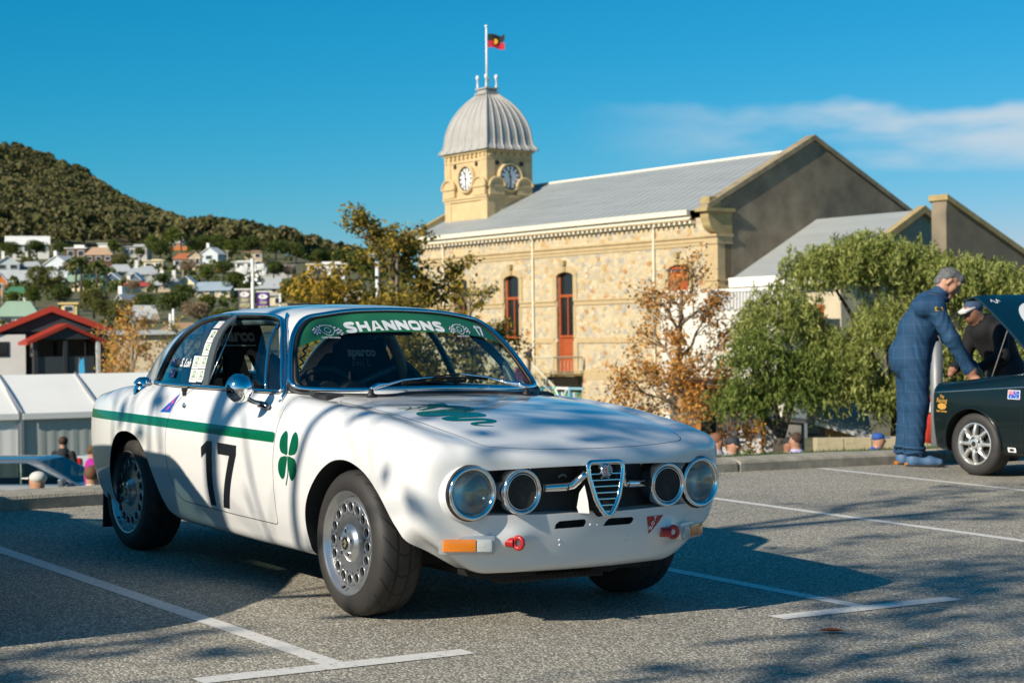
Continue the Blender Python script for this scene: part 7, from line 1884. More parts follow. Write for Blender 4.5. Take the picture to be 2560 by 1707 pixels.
# raised bonnet panel: hinged at the scuttle, crowned and hollow beneath
hinge = Vector((-.56,0,.875)); ang = rad(40)
def bon_pt(t, v, off=0.):     # t along the panel from hinge to nose
    L_ = .98; x = t*L_; z = .020*math.sin(math.pi*t)+.03*(1-(v/.62)**2)-.05*max(0,t-.85)*4*t+off
    if t > .93: z -= (t-.93)*1.2
    return hinge+Vector((x*math.cos(ang)-z*math.sin(ang), v, x*math.sin(ang)+z*math.cos(ang)))
V = []; F = []; nu, nv_ = 14, 12
for off in (0., -.018):
    for i in range(nu+1):
        for j in range(nv_+1): V.append(bon_pt(i/nu, -.61+1.22*j/nv_, off))
m_ = (nu+1)*(nv_+1)
for i in range(nu):
    for j in range(nv_):
        a = i*(nv_+1)+j; F.append((a,a+1,a+nv_+2,a+nv_+1)); F.append((m_+a,m_+a+nv_+1,m_+a+nv_+2,m_+a+1))
for i in range(nu):
    a = i*(nv_+1); F.append((a,a+nv_+1,m_+a+nv_+1,m_+a)); a += nv_; F.append((a,m_+a,m_+a+nv_+1,a+nv_+1))
for j in range(nv_):
    a = nu*(nv_+1)+j; F.append((a,a+1,m_+a+1,m_+a))
M_BRGL = mat('blue green bonnet paint', (.002,.018,.030), rough=.3, coat=.4)
bonn = obj('bonnet', mesh('bonnet', V, F, M_BRGL, None, 'auto'), gcar)
def bon_decal(nm, pts2, faces, m, off=.003): return obj(nm, mesh(nm, [bon_pt(t, v, off) for t, v in pts2], [f for f in faces], m), bonn)
rp = [(.52+.235*math.cos(a)*1.0, .08+.25*math.sin(a)) for a in np.linspace(0, 2*math.pi, 40)]; 
V2, F2 = strokes(rp, .085); bon_decal('number_roundel', V2, F2, M_WLET)
V2, F2 = strokes([(.06,.40),(.90,.36)], .05); bon_decal('bonnet_stripe', V2, F2, M_DGREEN)
V2, F2 = strokes([(.82+.03*math.sin(k*1.9), .47+.02*k-.05) for k in range(6)], .012); bon_decal('script_emblem', V2, F2, M_WLET)
b = MB(); b.tube([hinge+Vector((.62,.50,-.14)), bon_pt(.55,.52,-.02)], .005, 5); b.build('bonnet_stay', mat('bare steel rod', (.6,.6,.58), rough=.3, metal=.9), gcar)
gsd = lambda V, o: gsp([(v[0], v[1]) for v in V], 1)
def gdecal(nm, V, Fc, m, off=.0015):
    Q = gsp(V, 1); Q[:,1] += off; return obj(nm, mesh(nm, Q, [f[::-1] for f in Fc], m), gcar)
M_GOLDV = mat('gold sticker', (.50,.27,.05), rough=.4)
# sticker coordinates run towards the tail, so x is mirrored to read correctly from outside
def mir(V, u0, w0): return [(u0-x, w0+y) for x, y in V]
V = [(.055*math.cos(a), .026*math.sin(a)) for a in np.linspace(0, 2*math.pi, 24)[:-1]]; gdecal('gold_oval', mir(V,.32,.545), [tuple(range(23))], M_GOLDV)
for t, sz, y in (('The', .035, .625), ('Racing', .05, .592), ('Motor Services', .021, .505)):
    V, F = text_polys(t, sz, .0008, .2); gdecal('gold_lettering', mir(V,.325,y), F, M_GOLDV, .002)
V, F = text_polys('A', .03, .001); 
gdecal('flag_sticker', mir([(-.06,-.035),(.06,-.035),(.06,.035),(-.06,.035)],-.43,.672), [(0,1,2,3)], M_WLET)
gdecal('flag_sticker', mir([(-.054,-.030),(.054,-.030),(.054,.030),(-.054,.030)],-.43,.672), [(0,1,2,3)], mat('bright blue flag print', (.02,.08,.42), rough=.5), .0025)
for a, c_ in (((-.054,.015),(0,.015)),((-.027,.0),(-.027,.030)),((-.054,0),(0,.03)),((-.054,.03),(0,.0))):
    V, F = strokes([a,c_], .009); gdecal('flag_cross', mir(V,-.43,.672), F, mat('pink red print', (.62,.20,.22), rough=.5), .0035)
for (x, y) in ((-.027,-.016),(.02,.018),(.035,.004),(.012,-.002),(.026,-.018)):
    V = [(x+.006*math.cos(k*math.pi/5)*(1 if k % 2 else .45), y+.006*math.sin(k*math.pi/5)*(1 if k % 2 else .45)) for k in range(10)]; gdecal('flag_star', mir(V,-.43,.672), [tuple(range(10))], M_WLET, .0035)
gdecal('small_badge', mir([(-.04,-.018),(.04,-.018),(.04,.018),(-.04,.018)],-.40,.235), [(0,1,2,3)], M_WLET); V = [(.026*math.cos(a),.011*math.sin(a)) for a in np.linspace(0,6.28,18)[:-1]]; gdecal('small_badge', mir(V,-.40,.235), [tuple(range(17))], mat('black oval print', (.02,.02,.03), rough=.5), .0025)
b = MB(); b.tube(gsp([(-.50,.80),(-.505,.6),(-.50,.4),(-.49,.22)], 1), .0025, 4); b.build('door_gap', M_DARK, gcar)

# --- the neighbour in the bay to the left, only its tyre and shadow reach the picture
NS = SaloonField(nose=.86, tail=-3.5, hw=.80, belt=.91, nose_h=.70, roof=1.43, ws=(.05,-.72), rs=(-2.9,-2.2), bot=.20, boot_h=.96, k=.10, rd=.42)
saloon('parked_car', 'dark blue parked car in the left bay, only its front wheel edge inside the picture', COUPE @ Matrix.Translation((-.80, -2.82, 0)), NS, paint('dark blue car paint', (.01,.015,.03), .25, .1), (0,-2.6), .31, .76, .36, .04, wheels='multi')
# --- grey blue wagon below the kerb on the left
SU = SaloonField(nose=.95, tail=-3.55, hw=.90, belt=1.02, nose_h=.98, roof=1.52, ws=(-.35,-1.25), rs=(-3.45,-3.05), bot=.26, boot_h=1.0, k=.12)
P_ = pix(222, 1137, 33.0); zr = P_.z
M_SUV = paint('blue grey metallic paint', (.10,.115,.13), .25, .06)
suv, ssp = saloon('estate_car', 'blue grey estate car parked below the kerb in front of the marquee', Matrix.Translation((P_.x+.45, 33.0, zr-1.53)) @ Matrix.Rotation(rad(-6), 4, 'Z'), SU, M_SUV, (0,-2.7), .34, .85, .38, .05, wheels='multi')
for u_ in (-1.45,-2.35):
    b = MB(); b.tube(ssp([(u_,1.05),(u_-.02,1.25),(u_-.05,1.42)], -1)+np.array([0,.02,0]), .022, 5, flat=.4); b.build('door_pillar', M_CREAM if u_ < -2 else M_SUV, suv)
for u_ in (-1.05,-2.0):
    b = MB(); q = ssp([(u_-.10,.90),(u_,.90),(u_+.10,.90)], -1); b.tube(q, .022, 6); b.build('door_handle', M_CHROME, suv, True)
b = MB(); b.bbox((-.62,-.98,1.10),(.10,.20,.14),.03); b.build('door_mirror', M_SUV, suv)
# --- silver pickup tail beyond
P_ = pix(214, 1140, 45); pk = thing('pickup_truck', 'silver pickup seen from behind, partly hidden by the tail of the white coupe', 'pickup', Matrix.Translation((P_.x+.62, 45, -2.75)))
M_SILV = paint('silver pickup paint', (.40,.41,.42), .3)
b = MB(); b.bbox((0,.05,.95),(1.66,.12,.50),.03); b.bbox((0,.9,.95),(1.72,1.6,.46),.05); b.build('bed', M_SILV, pk, 'auto')
b = MB(); b.bbox((0,2.6,1.30),(1.62,1.7,.80),.16); b.bbox((0,3.4,.9),(1.7,3.4,.5),.10); b.build('cab', M_SILV, pk, 'auto')
b = MB(); b.box((0,1.77,1.42),(1.3,.06,.40)); b.build('rear_window', M_PANE, pk)
for s_ in (-1,1):
    b = MB(); b.bbox((s_*.79,-.02,.98),(.12,.08,.34),.02); b.build('tail_light', M_RED, pk)
b = MB(); b.bbox((0,-.12,.55),(1.7,.18,.16),.04); b.build('bumper', M_RUB, pk)
for s_ in (-1,1):
    for y in (1.0,4.1): simple_wheel(pk, 'multi', .36, .22, Matrix.Translation((s_*.82,y,.36)) @ Matrix.Rotation(rad(90)*s_, 4, 'Z'), M_RIM)
# ---------------------------------------------------------------- people: one continuous skin per body from smooth-joined tapered limbs
class BodyField:
    """list of (a, b, ra, rb, material) tapered capsules joined smoothly, plus ellipsoids (centre, radii)"""
    def __init__(s, caps, ells=(), k=.05, fold=0.): s.c = caps; s.e = ells; s.k = k; s.fold = fold
    def each(s, P):
        out = []
        for (a, b, ra, rb, m) in s.c:
            a = np.array(a, float); b = np.array(b, float); d = b-a; t = np.clip(((P-a)@d)/max(d@d,1e-9), 0, 1)
            out.append(np.linalg.norm(P-a-t[...,None]*d, axis=-1)-(ra+(rb-ra)*t))
        for (c, r, m) in s.e:
            q = (P-np.array(c))/np.array(r); l = np.linalg.norm(q, axis=-1); out.append((l-1)*min(r)*1.0)
        return out
    def __call__(s, x, y, z):
        x, y, z = np.broadcast_arrays(x, y, z); P = np.stack([x, y, z], -1); o = s.each(P); f = o[0]
        for q in o[1:]: f = smin(f, q, s.k)
        if s.fold: f = f + s.fold*np.sin(z*46+8*np.sin(x*15)+6*np.sin(y*13))*(z < 1.36)
        return f
    def mats(s): return [c[4] for c in s.c]+[e[2] for e in s.e]
def body(name, F_, lo, hi, vox, mats, parent):
    P, Q = surface_nets(F_, lo, hi, vox); P = newton(F_, P, 3)
    C = P[Q].mean(1); o = np.stack(F_.each(C), 1); mi = np.array(F_.mats())[o.argmin(1)]
    N = fgrad(F_, P); N /= np.linalg.norm(N,axis=1)[:,None]+1e-9
    return obj(name, mesh(name, P, Q, mats, mi, True, N), parent)
M_SKIN = mat('skin', (.42,.21,.13), rough=.55, var=.08, vscale=20)
M_SKIN2 = mat('tanned skin', (.30,.14,.085), rough=.55, var=.08, vscale=20)
M_HAIRG = mat('grey hair', (.055,.055,.056), rough=.75, col2=(.16,.16,.16), vscale=60)
M_HAIRB = mat('brown hair', (.035,.02,.012), rough=.7)
def overalls_mat():
    m = bpy.data.materials.new('blue checked overalls'); m.use_nodes = True; nt = m.node_tree; b = nt.nodes['Principled BSDF']
    tc = nt.nodes.new('ShaderNodeTexCoord'); sp = nt.nodes.new('ShaderNodeSeparateXYZ'); nz = nt.nodes.new('ShaderNodeTexNoise'); nz.inputs['Scale'].default_value = 4
    nt.links.new(tc.outputs['Object'], nz.inputs['Vector']); vm = nt.nodes.new('ShaderNodeVectorMath'); vm.operation = 'MULTIPLY_ADD'; vm.inputs[1].default_value = (.05,.05,.05)
    nt.links.new(nz.outputs['Color'], vm.inputs[0]); nt.links.new(tc.outputs['Object'], vm.inputs[2]); nt.links.new(vm.outputs[0], sp.inputs[0])
    def line(o, per):
        a = nt.nodes.new('ShaderNodeMath'); a.operation = 'DIVIDE'; a.inputs[1].default_value = per; nt.links.new(o, a.inputs[0])
        f = nt.nodes.new('ShaderNodeMath'); f.operation = 'FRACT'; nt.links.new(a.outputs[0], f.inputs[0])
        l = nt.nodes.new('ShaderNodeMath'); l.operation = 'LESS_THAN'; l.inputs[1].default_value = .035; nt.links.new(f.outputs[0], l.inputs[0]); return l.outputs[0]
    mx = nt.nodes.new('ShaderNodeMath'); mx.operation = 'MAXIMUM'; nt.links.new(line(sp.outputs[0], .092), mx.inputs[0]); nt.links.new(line(sp.outputs[2], .098), mx.inputs[1])
    mi = nt.nodes.new('ShaderNodeMix'); mi.data_type = 'RGBA'; nt.links.new(mx.outputs[0], mi.inputs[0]); mi.inputs[6].default_value = (.005,.042,.105,1); mi.inputs[7].default_value = (.022,.085,.155,1)
    nt.links.new(mi.outputs[2], b.inputs['Base Color']); b.inputs['Roughness'].default_value = .8
    return m
M_OVER = overalls_mat()
M_BOOT = mat('steel blue boot', (.06,.13,.25), rough=.6, var=.1, vscale=30); M_SOLE = mat('dark boot sole', (.02,.02,.022), rough=.8)
# --- man in blue overalls leaning over the wing; local x to the right of the picture, z up
mp_ = STALL @ Vector((11.66, 10.76, 0))
MAN = Matrix.Translation(mp_) @ Matrix.Rotation(rad(-6), 4, 'Z') @ Matrix.Scale(.968, 4)
man = thing('person', 'grey haired man in blue checked overalls bending over the wing of the dark green saloon', 'person', MAN)
O_, S_ = 0, 1
caps = [((-.035,.02,.98),(.02,.02,1.20),.175,.165,O_), ((.02,.02,1.20),(.115,.02,1.40),.17,.150,O_),
 ((.06,-.14,1.405),(.165,-.12,1.42),.095,.085,O_), ((.10,.17,1.40),(.17,.16,1.41),.09,.08,O_), ((-.07,.0,.94),(-.085,.02,.99),.17,.155,O_),
 ((-.02,-.085,.93),(-.01,-.095,.55),.135,.105,O_), ((-.01,-.095,.55),(-.035,-.095,.17),.105,.085,O_),
 ((-.05,.10,.93),(-.05,.11,.55),.135,.105,O_), ((-.05,.11,.55),(-.095,.10,.19),.105,.085,O_),
 ((.15,-.15,1.39),(.285,-.20,1.12),.086,.066,O_), ((.285,-.20,1.12),(.425,-.17,.865),.066,.050,O_),
 ((.17,.18,1.39),(.32,.20,1.13),.084,.064,O_), ((.32,.20,1.13),(.50,.12,.88),.064,.048,O_),
 ((.13,.02,1.45),(.215,.02,1.525),.085,.068,O_),
 ((.19,.02,1.50),(.255,.02,1.575),.058,.055,S_), ((.425,-.17,.865),(.455,-.165,.825),.036,.034,S_), ((.455,-.165,.83),(.475,-.160,.775),.042,.038,S_), ((.50,.12,.88),(.54,.10,.82),.036,.034,S_), ((.54,.10,.82),(.56,.09,.78),.04,.036,S_)]
# fingers, bent round the wing edge
for k, (dx, dy, L_) in enumerate(((.018,-.030,.062),(.026,-.010,.072),(.024,.010,.068),(.014,.028,.055))):
    p0 = np.array((.470+dx*.4,-.160+dy,.765)); p1 = p0+np.array((.028,0,-.006)); p2 = p1+np.array((.010,0,-L_*.5)); caps += [(tuple(p0),tuple(p1),.0115,.0105,S_),(tuple(p1),tuple(p2),.0105,.0085,S_)]
caps += [((.455,-.125,.80),(.475,-.110,.765),.013,.011,S_),((.475,-.110,.765),(.49,-.115,.745),.011,.009,S_)]
ells = [((.295,.02,1.635),(.100,.078,.112),S_)]
BF = BodyField(caps, ells, .045, .0022)
body('body', BF, (-.36,-.42,.10), (.66,.40,1.80), .0135, [M_OVER, M_SKIN], man)
# head details: jaw, nose, brow, ear joined as one face piece over the skull
hc = np.array((.300,.02,1.63))
def hp_(f, u): a = rad(-38); return (hc[0]+f*math.cos(a)-u*math.sin(a), hc[1], hc[2]+f*math.sin(a)+u*math.cos(a))   # f: forward, u: up, head tilted down
def hq(f, y, u): p = hp_(f, u); return (p[0], p[1]+y, p[2])
fc = [(hq(.03,0,-.055),hq(.070,0,-.105),.062,.036,0),(hq(.085,0,.015),hq(.118,0,-.028),.014,.017,0),(hq(.080,-.032,.028),hq(.080,.032,.028),.020,.020,0),(hq(.085,-.02,-.062),hq(.085,.02,-.062),.016,.016,0),(hq(-.005,-.072,.010),hq(-.012,-.078,-.035),.020,.014,0),(hq(-.005,.072,.010),hq(-.012,.078,-.035),.020,.014,0),(hq(.055,-.048,-.02),hq(.05,-.045,-.05),.03,.03,0),(hq(.055,.048,-.02),hq(.05,.045,-.05),.03,.03,0)]
FF = BodyField(fc, [(hq(.0,0,.0),(.092,.074,.098),0)], .022)
body('face', FF, (.12,-.12,1.44), (.50,.16,1.80), .007, [M_SKIN], man)
HF = BodyField([(hq(-.055,0,.03),hq(-.065,0,-.045),.070,.055,0),(hq(-.01,0,.055),hq(.055,0,.070),.072,.050,0),(hq(-.03,-.052,.02),hq(.0,-.058,-.005),.035,.022,0),(hq(-.03,.052,.02),hq(.0,.058,-.005),.035,.022,0)], [], .03, 0)
body('hair', HF, (.10,-.14,1.50), (.48,.18,1.82), .008, [M_HAIRG], man)
for s_ in (-1,1):
    b = MB(); b.sphere(hq(.086,s_*.034,.004), .012, 8, 6); b.build('eye', M_SOLE, man, True)
    b = MB(); b.tube([hq(.092,s_*.015,.026),hq(.09,s_*.035,.032),hq(.078,s_*.055,.026)], .006, 5); b.build('eyebrow', M_HAIRG, man)
b = MB(); b.tube([hq(.094,-.022,-.064),hq(.099,0,-.064),hq(.094,.022,-.064)], .004, 4); b.build('mouth', mat('lip', (.25,.08,.06), rough=.6), man)
# collar, cuffs, belt end, patches
b = MB(); b.tube(catmull([(.08,.02,1.53),(.15,-.085,1.515),(.26,-.055,1.475),(.285,.02,1.46),(.26,.10,1.475),(.15,.12,1.515)],4), .020, 6, True); b.build('collar', mat('dark blue collar', (.008,.035,.085), rough=.8), man, True)
b = MB(); b.box((.155,-.02,1.12),(.08,.04,.035)); b.build('belt_tab', M_SOLE, man)
b = MB(); b.add([(.135,-.243,1.405),(.205,-.225,1.40),(.212,-.228,1.365),(.142,-.248,1.368)], [(0,1,2,3)]); o = b.build('shoulder_patch', mat('yellow patch', (.50,.36,.03), rough=.6), man)
b = MB(); b.add([(.148,-.2455,1.398),(.198,-.232,1.394),(.203,-.234,1.374),(.153,-.2485,1.376)], [(0,1,2,3)]); b.build('patch_print', M_SOLE, o)
# trouser cuffs
for (x, y) in ((-.035,-.095),(-.095,.10)):
    b = MB(); b.tube([(x+.088*math.cos(a), y+.085*math.sin(a), .125+.006*math.sin(3*a)) for a in np.linspace(0,6.283,19)[:-1]], .018, 6, True); b.tube([(x+.086*math.cos(a), y+.083*math.sin(a), .165+.008*math.sin(2*a)) for a in np.linspace(0,6.283,19)[:-1]], .018, 6, True); b.build('trouser_cuff', M_OVER, man, True)
# boots
for i, (x, y, yaw) in enumerate(((-.035,-.095,-4),(-.105,.10,20))):
    BB = BodyField([((-.015,0,.05),(-.005,0,.15),.056,.054,0),((-.005,0,.06),(.13,0,.042),.056,.044,0),((.13,0,.042),(.215,0,.036),.045,.034,0)], [], .035)
    e = bpy.data.objects.new('boot', None); link(e, man); e.matrix_local = Matrix.Translation((x,y,0)) @ Matrix.Rotation(rad(yaw), 4, 'Z')
    body('upper', BB, (-.12,-.1,-.02), (.30,.1,.26), .012, [M_BOOT], e)
    b = MB(); b.prism([(-.078,-.04),(-.082,.03),(-.05,.052),(.10,.052),(.2,.045),(.255,.02),(.255,-.02),(.2,-.046),(.1,-.052),(-.05,-.05)], 0, .018); b.build('sole', M_SOLE, e)
    b = MB(); b.bbox((.045,0,.112),(.03,.118,.022),.004, R=Matrix.Rotation(rad(28),3,'Y')); b.build('strap', mat('pale strap', (.5,.5,.52), rough=.6), e)
    b = MB(); b.bbox((-.072,0,.022),(.03,.07,.028),.005); b.build('heel_tab', mat('orange heel', (.45,.16,.01), rough=.6), e)

# --- second man in a dark jacket and cap, under the raised bonnet
m2 = thing('person', 'man in dark jacket and two tone cap leaning under the raised bonnet', 'person', Matrix.Translation(STALL @ Vector((12.92, 10.92, 0))) @ Matrix.Rotation(rad(-150), 4, 'Z') @ Matrix.Scale(.89, 4))
M_JACK = mat('black jacket', (.005,.005,.007), rough=.85, var=.3, vscale=8); M_JEAN = mat('dark jeans', (.02,.025,.04), rough=.85)
BF2 = BodyField([((-.10,0,.95),(.05,0,1.18),.165,.18,0),((.05,0,1.18),(.20,0,1.33),.18,.16,0),((.17,-.19,1.32),(.22,-.27,1.06),.085,.068,0),((.22,-.27,1.06),(.42,-.22,.93),.066,.05,0),((.17,.19,1.32),(.24,.27,1.06),.085,.068,0),((.24,.27,1.06),(.46,.16,.93),.066,.05,0),((-.08,-.1,.92),(-.05,-.12,.5),.13,.10,1),((-.05,-.12,.5),(-.06,-.12,.08),.10,.07,1),((-.08,.1,.92),(-.05,.12,.5),.13,.10,1),((-.05,.12,.5),(-.06,.12,.08),.10,.07,1),((.24,0,1.38),(.31,0,1.46),.06,.058,2),((.42,-.22,.93),(.49,-.19,.88),.04,.035,2),((.46,.16,.93),(.52,.12,.88),.04,.035,2),((-.06,-.12,.05),(.12,-.12,.04),.05,.04,3),((-.06,.12,.05),(.12,.12,.04),.05,.04,3)], [((.37,0,1.50),(.098,.076,.115),2)], .05)
body('body', BF2, (-.4,-.45,-.02), (.68,.45,1.70), .02, [M_JACK, M_JEAN, M_SKIN2, M_SOLE], m2)
b = MB(); b.sphere((.35,0,1.56), .105, 16, 10, sc=(1.02,.86,.72)); b.build('cap', mat('blue cap', (.03,.06,.12), rough=.8), m2, True)
b = MB(); b.prism([(-.06,.08),(.09,.055),(.12,0),(.09,-.055),(-.06,-.08)], -.008, .008, o=(0,0,0)); o = b.build('cap_peak', mat('white cap front', (.6,.6,.58), rough=.8), m2); o.matrix_local = Matrix.Translation((.43,0,1.54)) @ Matrix.Rotation(rad(25), 4, 'Y')
b = MB(); b.tube([(.455,0,1.50),(.485,0,1.465)], [.014,.018], 6); b.build('nose', M_SKIN2, m2, True)

# --- small figures beyond the kerb
def figure(label, P, H=1.72, yaw=0., shirt=(.1,.1,.1), legs=(.03,.03,.04), hair=(.03,.02,.012), cap=None, sit=False, skin=M_SKIN, vox=.032, bend=0.):
    t = thing('person', label, 'person', Matrix.Translation(P) @ Matrix.Rotation(yaw, 4, 'Z') @ Matrix.Scale(H/1.75, 4), 'people below the kerb')
    key = '%.2f %.2f %.2f' % shirt; ms = [mat('shirt '+key, shirt, rough=.85), mat('trousers %.2f %.2f' % legs[:2], legs, rough=.85), skin, M_SOLE]
    hz = .93 if not sit else .50; dz = hz-.93; q = bend
    c = [((0,0,.95+dz),(q*.4,0,1.20+dz),.135,.145,0),((q*.4,0,1.20+dz),(q,0,1.40+dz),.145,.14,0),((q,-.19,1.42+dz),(q+.03,-.26,1.12+dz),.062,.052,0),((q+.03,-.26,1.12+dz),(q+.14,-.22,.90+dz),.046,.036,2),((q,.19,1.42+dz),(q+.03,.26,1.12+dz),.062,.052,0),((q+.03,.26,1.12+dz),(q+.14,.22,.90+dz),.046,.036,2),((q,0,1.45+dz),(q*1.3+.01,0,1.56+dz),.06,.055,2)]
    if sit: c += [((0,-.1,hz),(.40,-.12,hz-.02),.09,.075,1),((.40,-.12,hz-.02),(.40,-.12,.08),.07,.05,1),((0,.1,hz),(.40,.12,hz-.02),.09,.075,1),((.40,.12,hz-.02),(.40,.12,.08),.07,.05,1)]
    else: c += [((0,-.09,.92),(0,-.10,.5),.10,.075,1),((0,-.10,.5),(0,-.10,.08),.07,.05,1),((0,.09,.92),(0,.10,.5),.10,.075,1),((0,.10,.5),(0,.10,.08),.07,.05,1),((0,-.1,.04),(.15,-.1,.035),.045,.04,3),((0,.1,.04),(.15,.1,.035),.045,.04,3)]
    hc_ = (q*1.35+.02, 0, 1.64+dz)
    F_ = BodyField(c, [(hc_, (.092,.075,.115), 2)], .045); body('body', F_, (-.3,-.4,-.02), (.75,.4,1.82+dz), vox, ms, t)
    b = MB(); b.sphere((hc_[0]-.018,0,hc_[2]+(.035 if cap is None else .055)), .105, 12, 8, sc=(.98,.88,.92 if cap is None else .66))
    b.build('hair' if cap is None else 'cap', mat('hair %.2f' % hair[0], hair, rough=.8) if cap is None else mat('cap %.2f %.2f' % cap[:2], cap, rough=.8), t, True)
    if cap is not None: b = MB(); b.bbox((hc_[0]+.12,0,hc_[2]+.045),(.10,.13,.015),.006); b.build('cap_peak', mat('cap %.2f %.2f' % cap[:2], cap, rough=.8), t)
    b = MB(); b.sphere((hc_[0]+.09,0,hc_[2]-.01), .02, 6, 5); b.build('nose', skin, t)
    return t
def headat(x, y, D, H, sit=False):     # feet position so that the head appears at a photograph pixel
    P = pix(x, y, D); dz = (1.64-(.43 if sit else 0))*H/1.75; return Vector((P.x, P.y, P.z-dz))
figure('dark haired youth in black seen from behind in front of the marquee', headat(158,1106,36,1.75), 1.75, rad(80), (.015,.015,.017), hair=(.05,.025,.012))
figure('child in magenta top beside the silver pickup', headat(231,1130,27,1.45), 1.45, rad(20), (.35,.01,.22), hair=(.10,.05,.02))
figure('seated person with pale cap and orange sleeve just behind the left kerb', headat(96,1206,19,1.7,True), 1.7, rad(150), (.50,.20,.08), cap=(.55,.53,.48), sit=True)
figure('seated figure with brown hair in spotted white top behind the coupe tail', headat(230,1190,19.5,1.6,True), 1.6, rad(100), (.6,.58,.52), hair=(.12,.05,.02), sit=True)
figure('man in grey shirt and shorts standing on the hall steps', headat(1321,872,108,1.74), 1.74, rad(-40), (.05,.06,.07), (.35,.28,.2))
figure('reddish haired person at the left of the group by the far headlight', headat(1790,1104,25,1.7), 1.7, rad(-20), (.35,.30,.32), hair=(.20,.08,.04))
figure('man in dark grey cap bending forward, second of the group by the far headlight', headat(1806,1112,24,1.7), 1.7, rad(0), (.30,.28,.30), cap=(.03,.03,.035), bend=.1)
figure('smiling man in black top and dark cap beside the young shrub', headat(1831,1114,24,1.72), 1.72, rad(-60), (.02,.022,.025), cap=(.03,.035,.04))
figure('bearded man in dark cap and grey hoodie in front of the black kiosk', headat(1970,1112,27,1.72), 1.72, rad(-70), (.16,.14,.13), cap=(.02,.02,.022), skin=M_SKIN2)
figure('curly haired young man in lavender shirt next to the hooded man', headat(1992,1103,26,1.76), 1.76, rad(195), (.42,.38,.60), hair=(.06,.03,.018))
figure('man in bright blue shirt and blue cap bending by the limestone wall', headat(2160,1101,28,1.74), 1.74, rad(-10), (.01,.06,.42), cap=(.02,.08,.30), bend=.16)
# ---------------------------------------------------------------- marquees, red roofed building, poles, fences and small structures
M_CANV = mat('white marquee canvas', (.76,.75,.71), rough=.7, var=.04, vscale=.7); M_CANVS = mat('grey green marquee wall', (.40,.43,.40), rough=.8, var=.06, vscale=1.5, stretch=(6,1,.4))  # wall canvas is coloured grey green to paint in its shade
M_ALU = mat('aluminium frame', (.45,.46,.46), rough=.4, metal=.7)
c0 = pix(54, 1034, 60.0); gz = -3.15
def marquee(label, M, bays, L_, dp, eave, ridge, wallm, end=True):
    t = thing('marquee', label, 'marquee', M)
    for k in range(bays):
        x0, x1 = k*L_, (k+1)*L_
        b = MB(); n = 6; V = []; F = []
        for j in range(n+1):
            f_ = j/n; V += [(x0+.02, -.12+(dp/2+.12)*f_, eave+(ridge-eave)*f_-.05*math.sin(math.pi*f_)), (x1-.02, -.12+(dp/2+.12)*f_, eave+(ridge-eave)*f_-.05*math.sin(math.pi*f_))]
        F = [(2*j,2*j+1,2*j+3,2*j+2) for j in range(n)]; m = len(V); V += [(x, dp-y, z) for x, y, z in V]; F += [(m+a, m+d, m+c, m+e) for (a, e, c, d) in F[:n]]
        b.add(V, F); b.box(((x0+x1)/2,-.13,eave-.09),(L_-.03,.03,.20)); b.build('roof_sheet', M_CANV, t)
        V = []; F = []; nn = 24
        for j in range(nn+1):
            x = x0+.03+(L_-.06)*j/nn; yy = .04*math.sin(j*1.9+k)*.5
            V += [(x,yy,0),(x,yy*.3,eave-.15)]
        obj('wall_sheet', mesh('wall_sheet', V, [(2*j,2*j+2,2*j+3,2*j+1) for j in range(nn)], wallm, None, True), t)
    for k in range(bays+1):
        b = MB(); b.box((k*L_,-.04,eave/2),(.10,.10,eave)); b.tube([(k*L_,-.12,eave+.02),(k*L_,dp/2,ridge+.02)], .05, 5); b.build('frame_leg', M_ALU, t)
    if end:
        for x in (0, bays*L_):
            obj('end_sheet', mesh('end_sheet', [(x,0,0),(x,dp,0),(x,dp,eave),(x,dp/2,ridge),(x,0,eave)], [(0,1,2,3,4)], M_CANV), t)
    return t
MQ = Matrix.Translation((c0.x, c0.y, gz)) @ Matrix.Rotation(rad(30), 4, 'Z')
marquee('long white marquee with shade-toned walls left of the coupe', MQ, 4, 2.7, 6.0, c0.z-gz, c0.z-gz+1.25, M_CANVS)
MQ2 = Matrix.Translation((c0.x-.10, c0.y-.06, gz)) @ Matrix.Rotation(rad(180+26), 4, 'Z') @ Matrix.Translation((0,-6.0,0))
mq2 = Matrix.Translation((c0.x-.10-3.6*math.cos(rad(27)), c0.y-3.6*math.sin(rad(27)), gz)) @ Matrix.Rotation(rad(27), 4, 'Z')
marquee('sunlit white marquee cut by the left edge', mq2, 1, 3.6, 6.0, c0.z-gz+.0, c0.z-gz+1.2, M_CANV)

# red roofed building
RB = pix(132, 945, 108); RBM = Matrix.Translation((RB.x, RB.y, RB.z)) @ Matrix.Rotation(rad(12), 4, 'Z')
rb = thing('red_roofed_building', 'charcoal gabled building with thick red barge boards and a red roofed porch', 'building', RBM)
M_CHAR = mat('charcoal cladding', (.025,.03,.036), rough=.7, var=.15, vscale=2); M_REDR = mat('red roof iron', (.36,.035,.015), rough=.45); M_RENDW = mat('white render', (.62,.60,.58), rough=.85, var=.05, vscale=1)
u_ = pxm(108); hb = 119*u_; ha = 178*u_; hwid = 150*u_
b = MB(); b.prism([(-hwid*1.15,hb*.98),(hwid*.96,hb*.98),(0,ha-.12)], 0, .3, 'y'); b.box((0,4.3,hb*.5),(hwid*1.9,8.0,hb)); b.build('gable_wall', M_CHAR, rb)
for s_ in (-1,1):
    b = MB(); xe = s_*hwid*(1.10 if s_ > 0 else 1.25); ze = hb*.96 if s_ > 0 else hb*.88
    b.prism([(0,ha+.05),(xe,ze),(xe,ze-.34),(0,ha-.30)], -.35, .1, 'y'); b.build('barge_board', M_REDR, rb)
    b = MB(); b.prism([(0,ha+.08),(xe,ze+.03),(xe,ze-.10),(0,ha-.05)], .1, 9.0, 'y'); b.build('roof', M_REDR, rb)
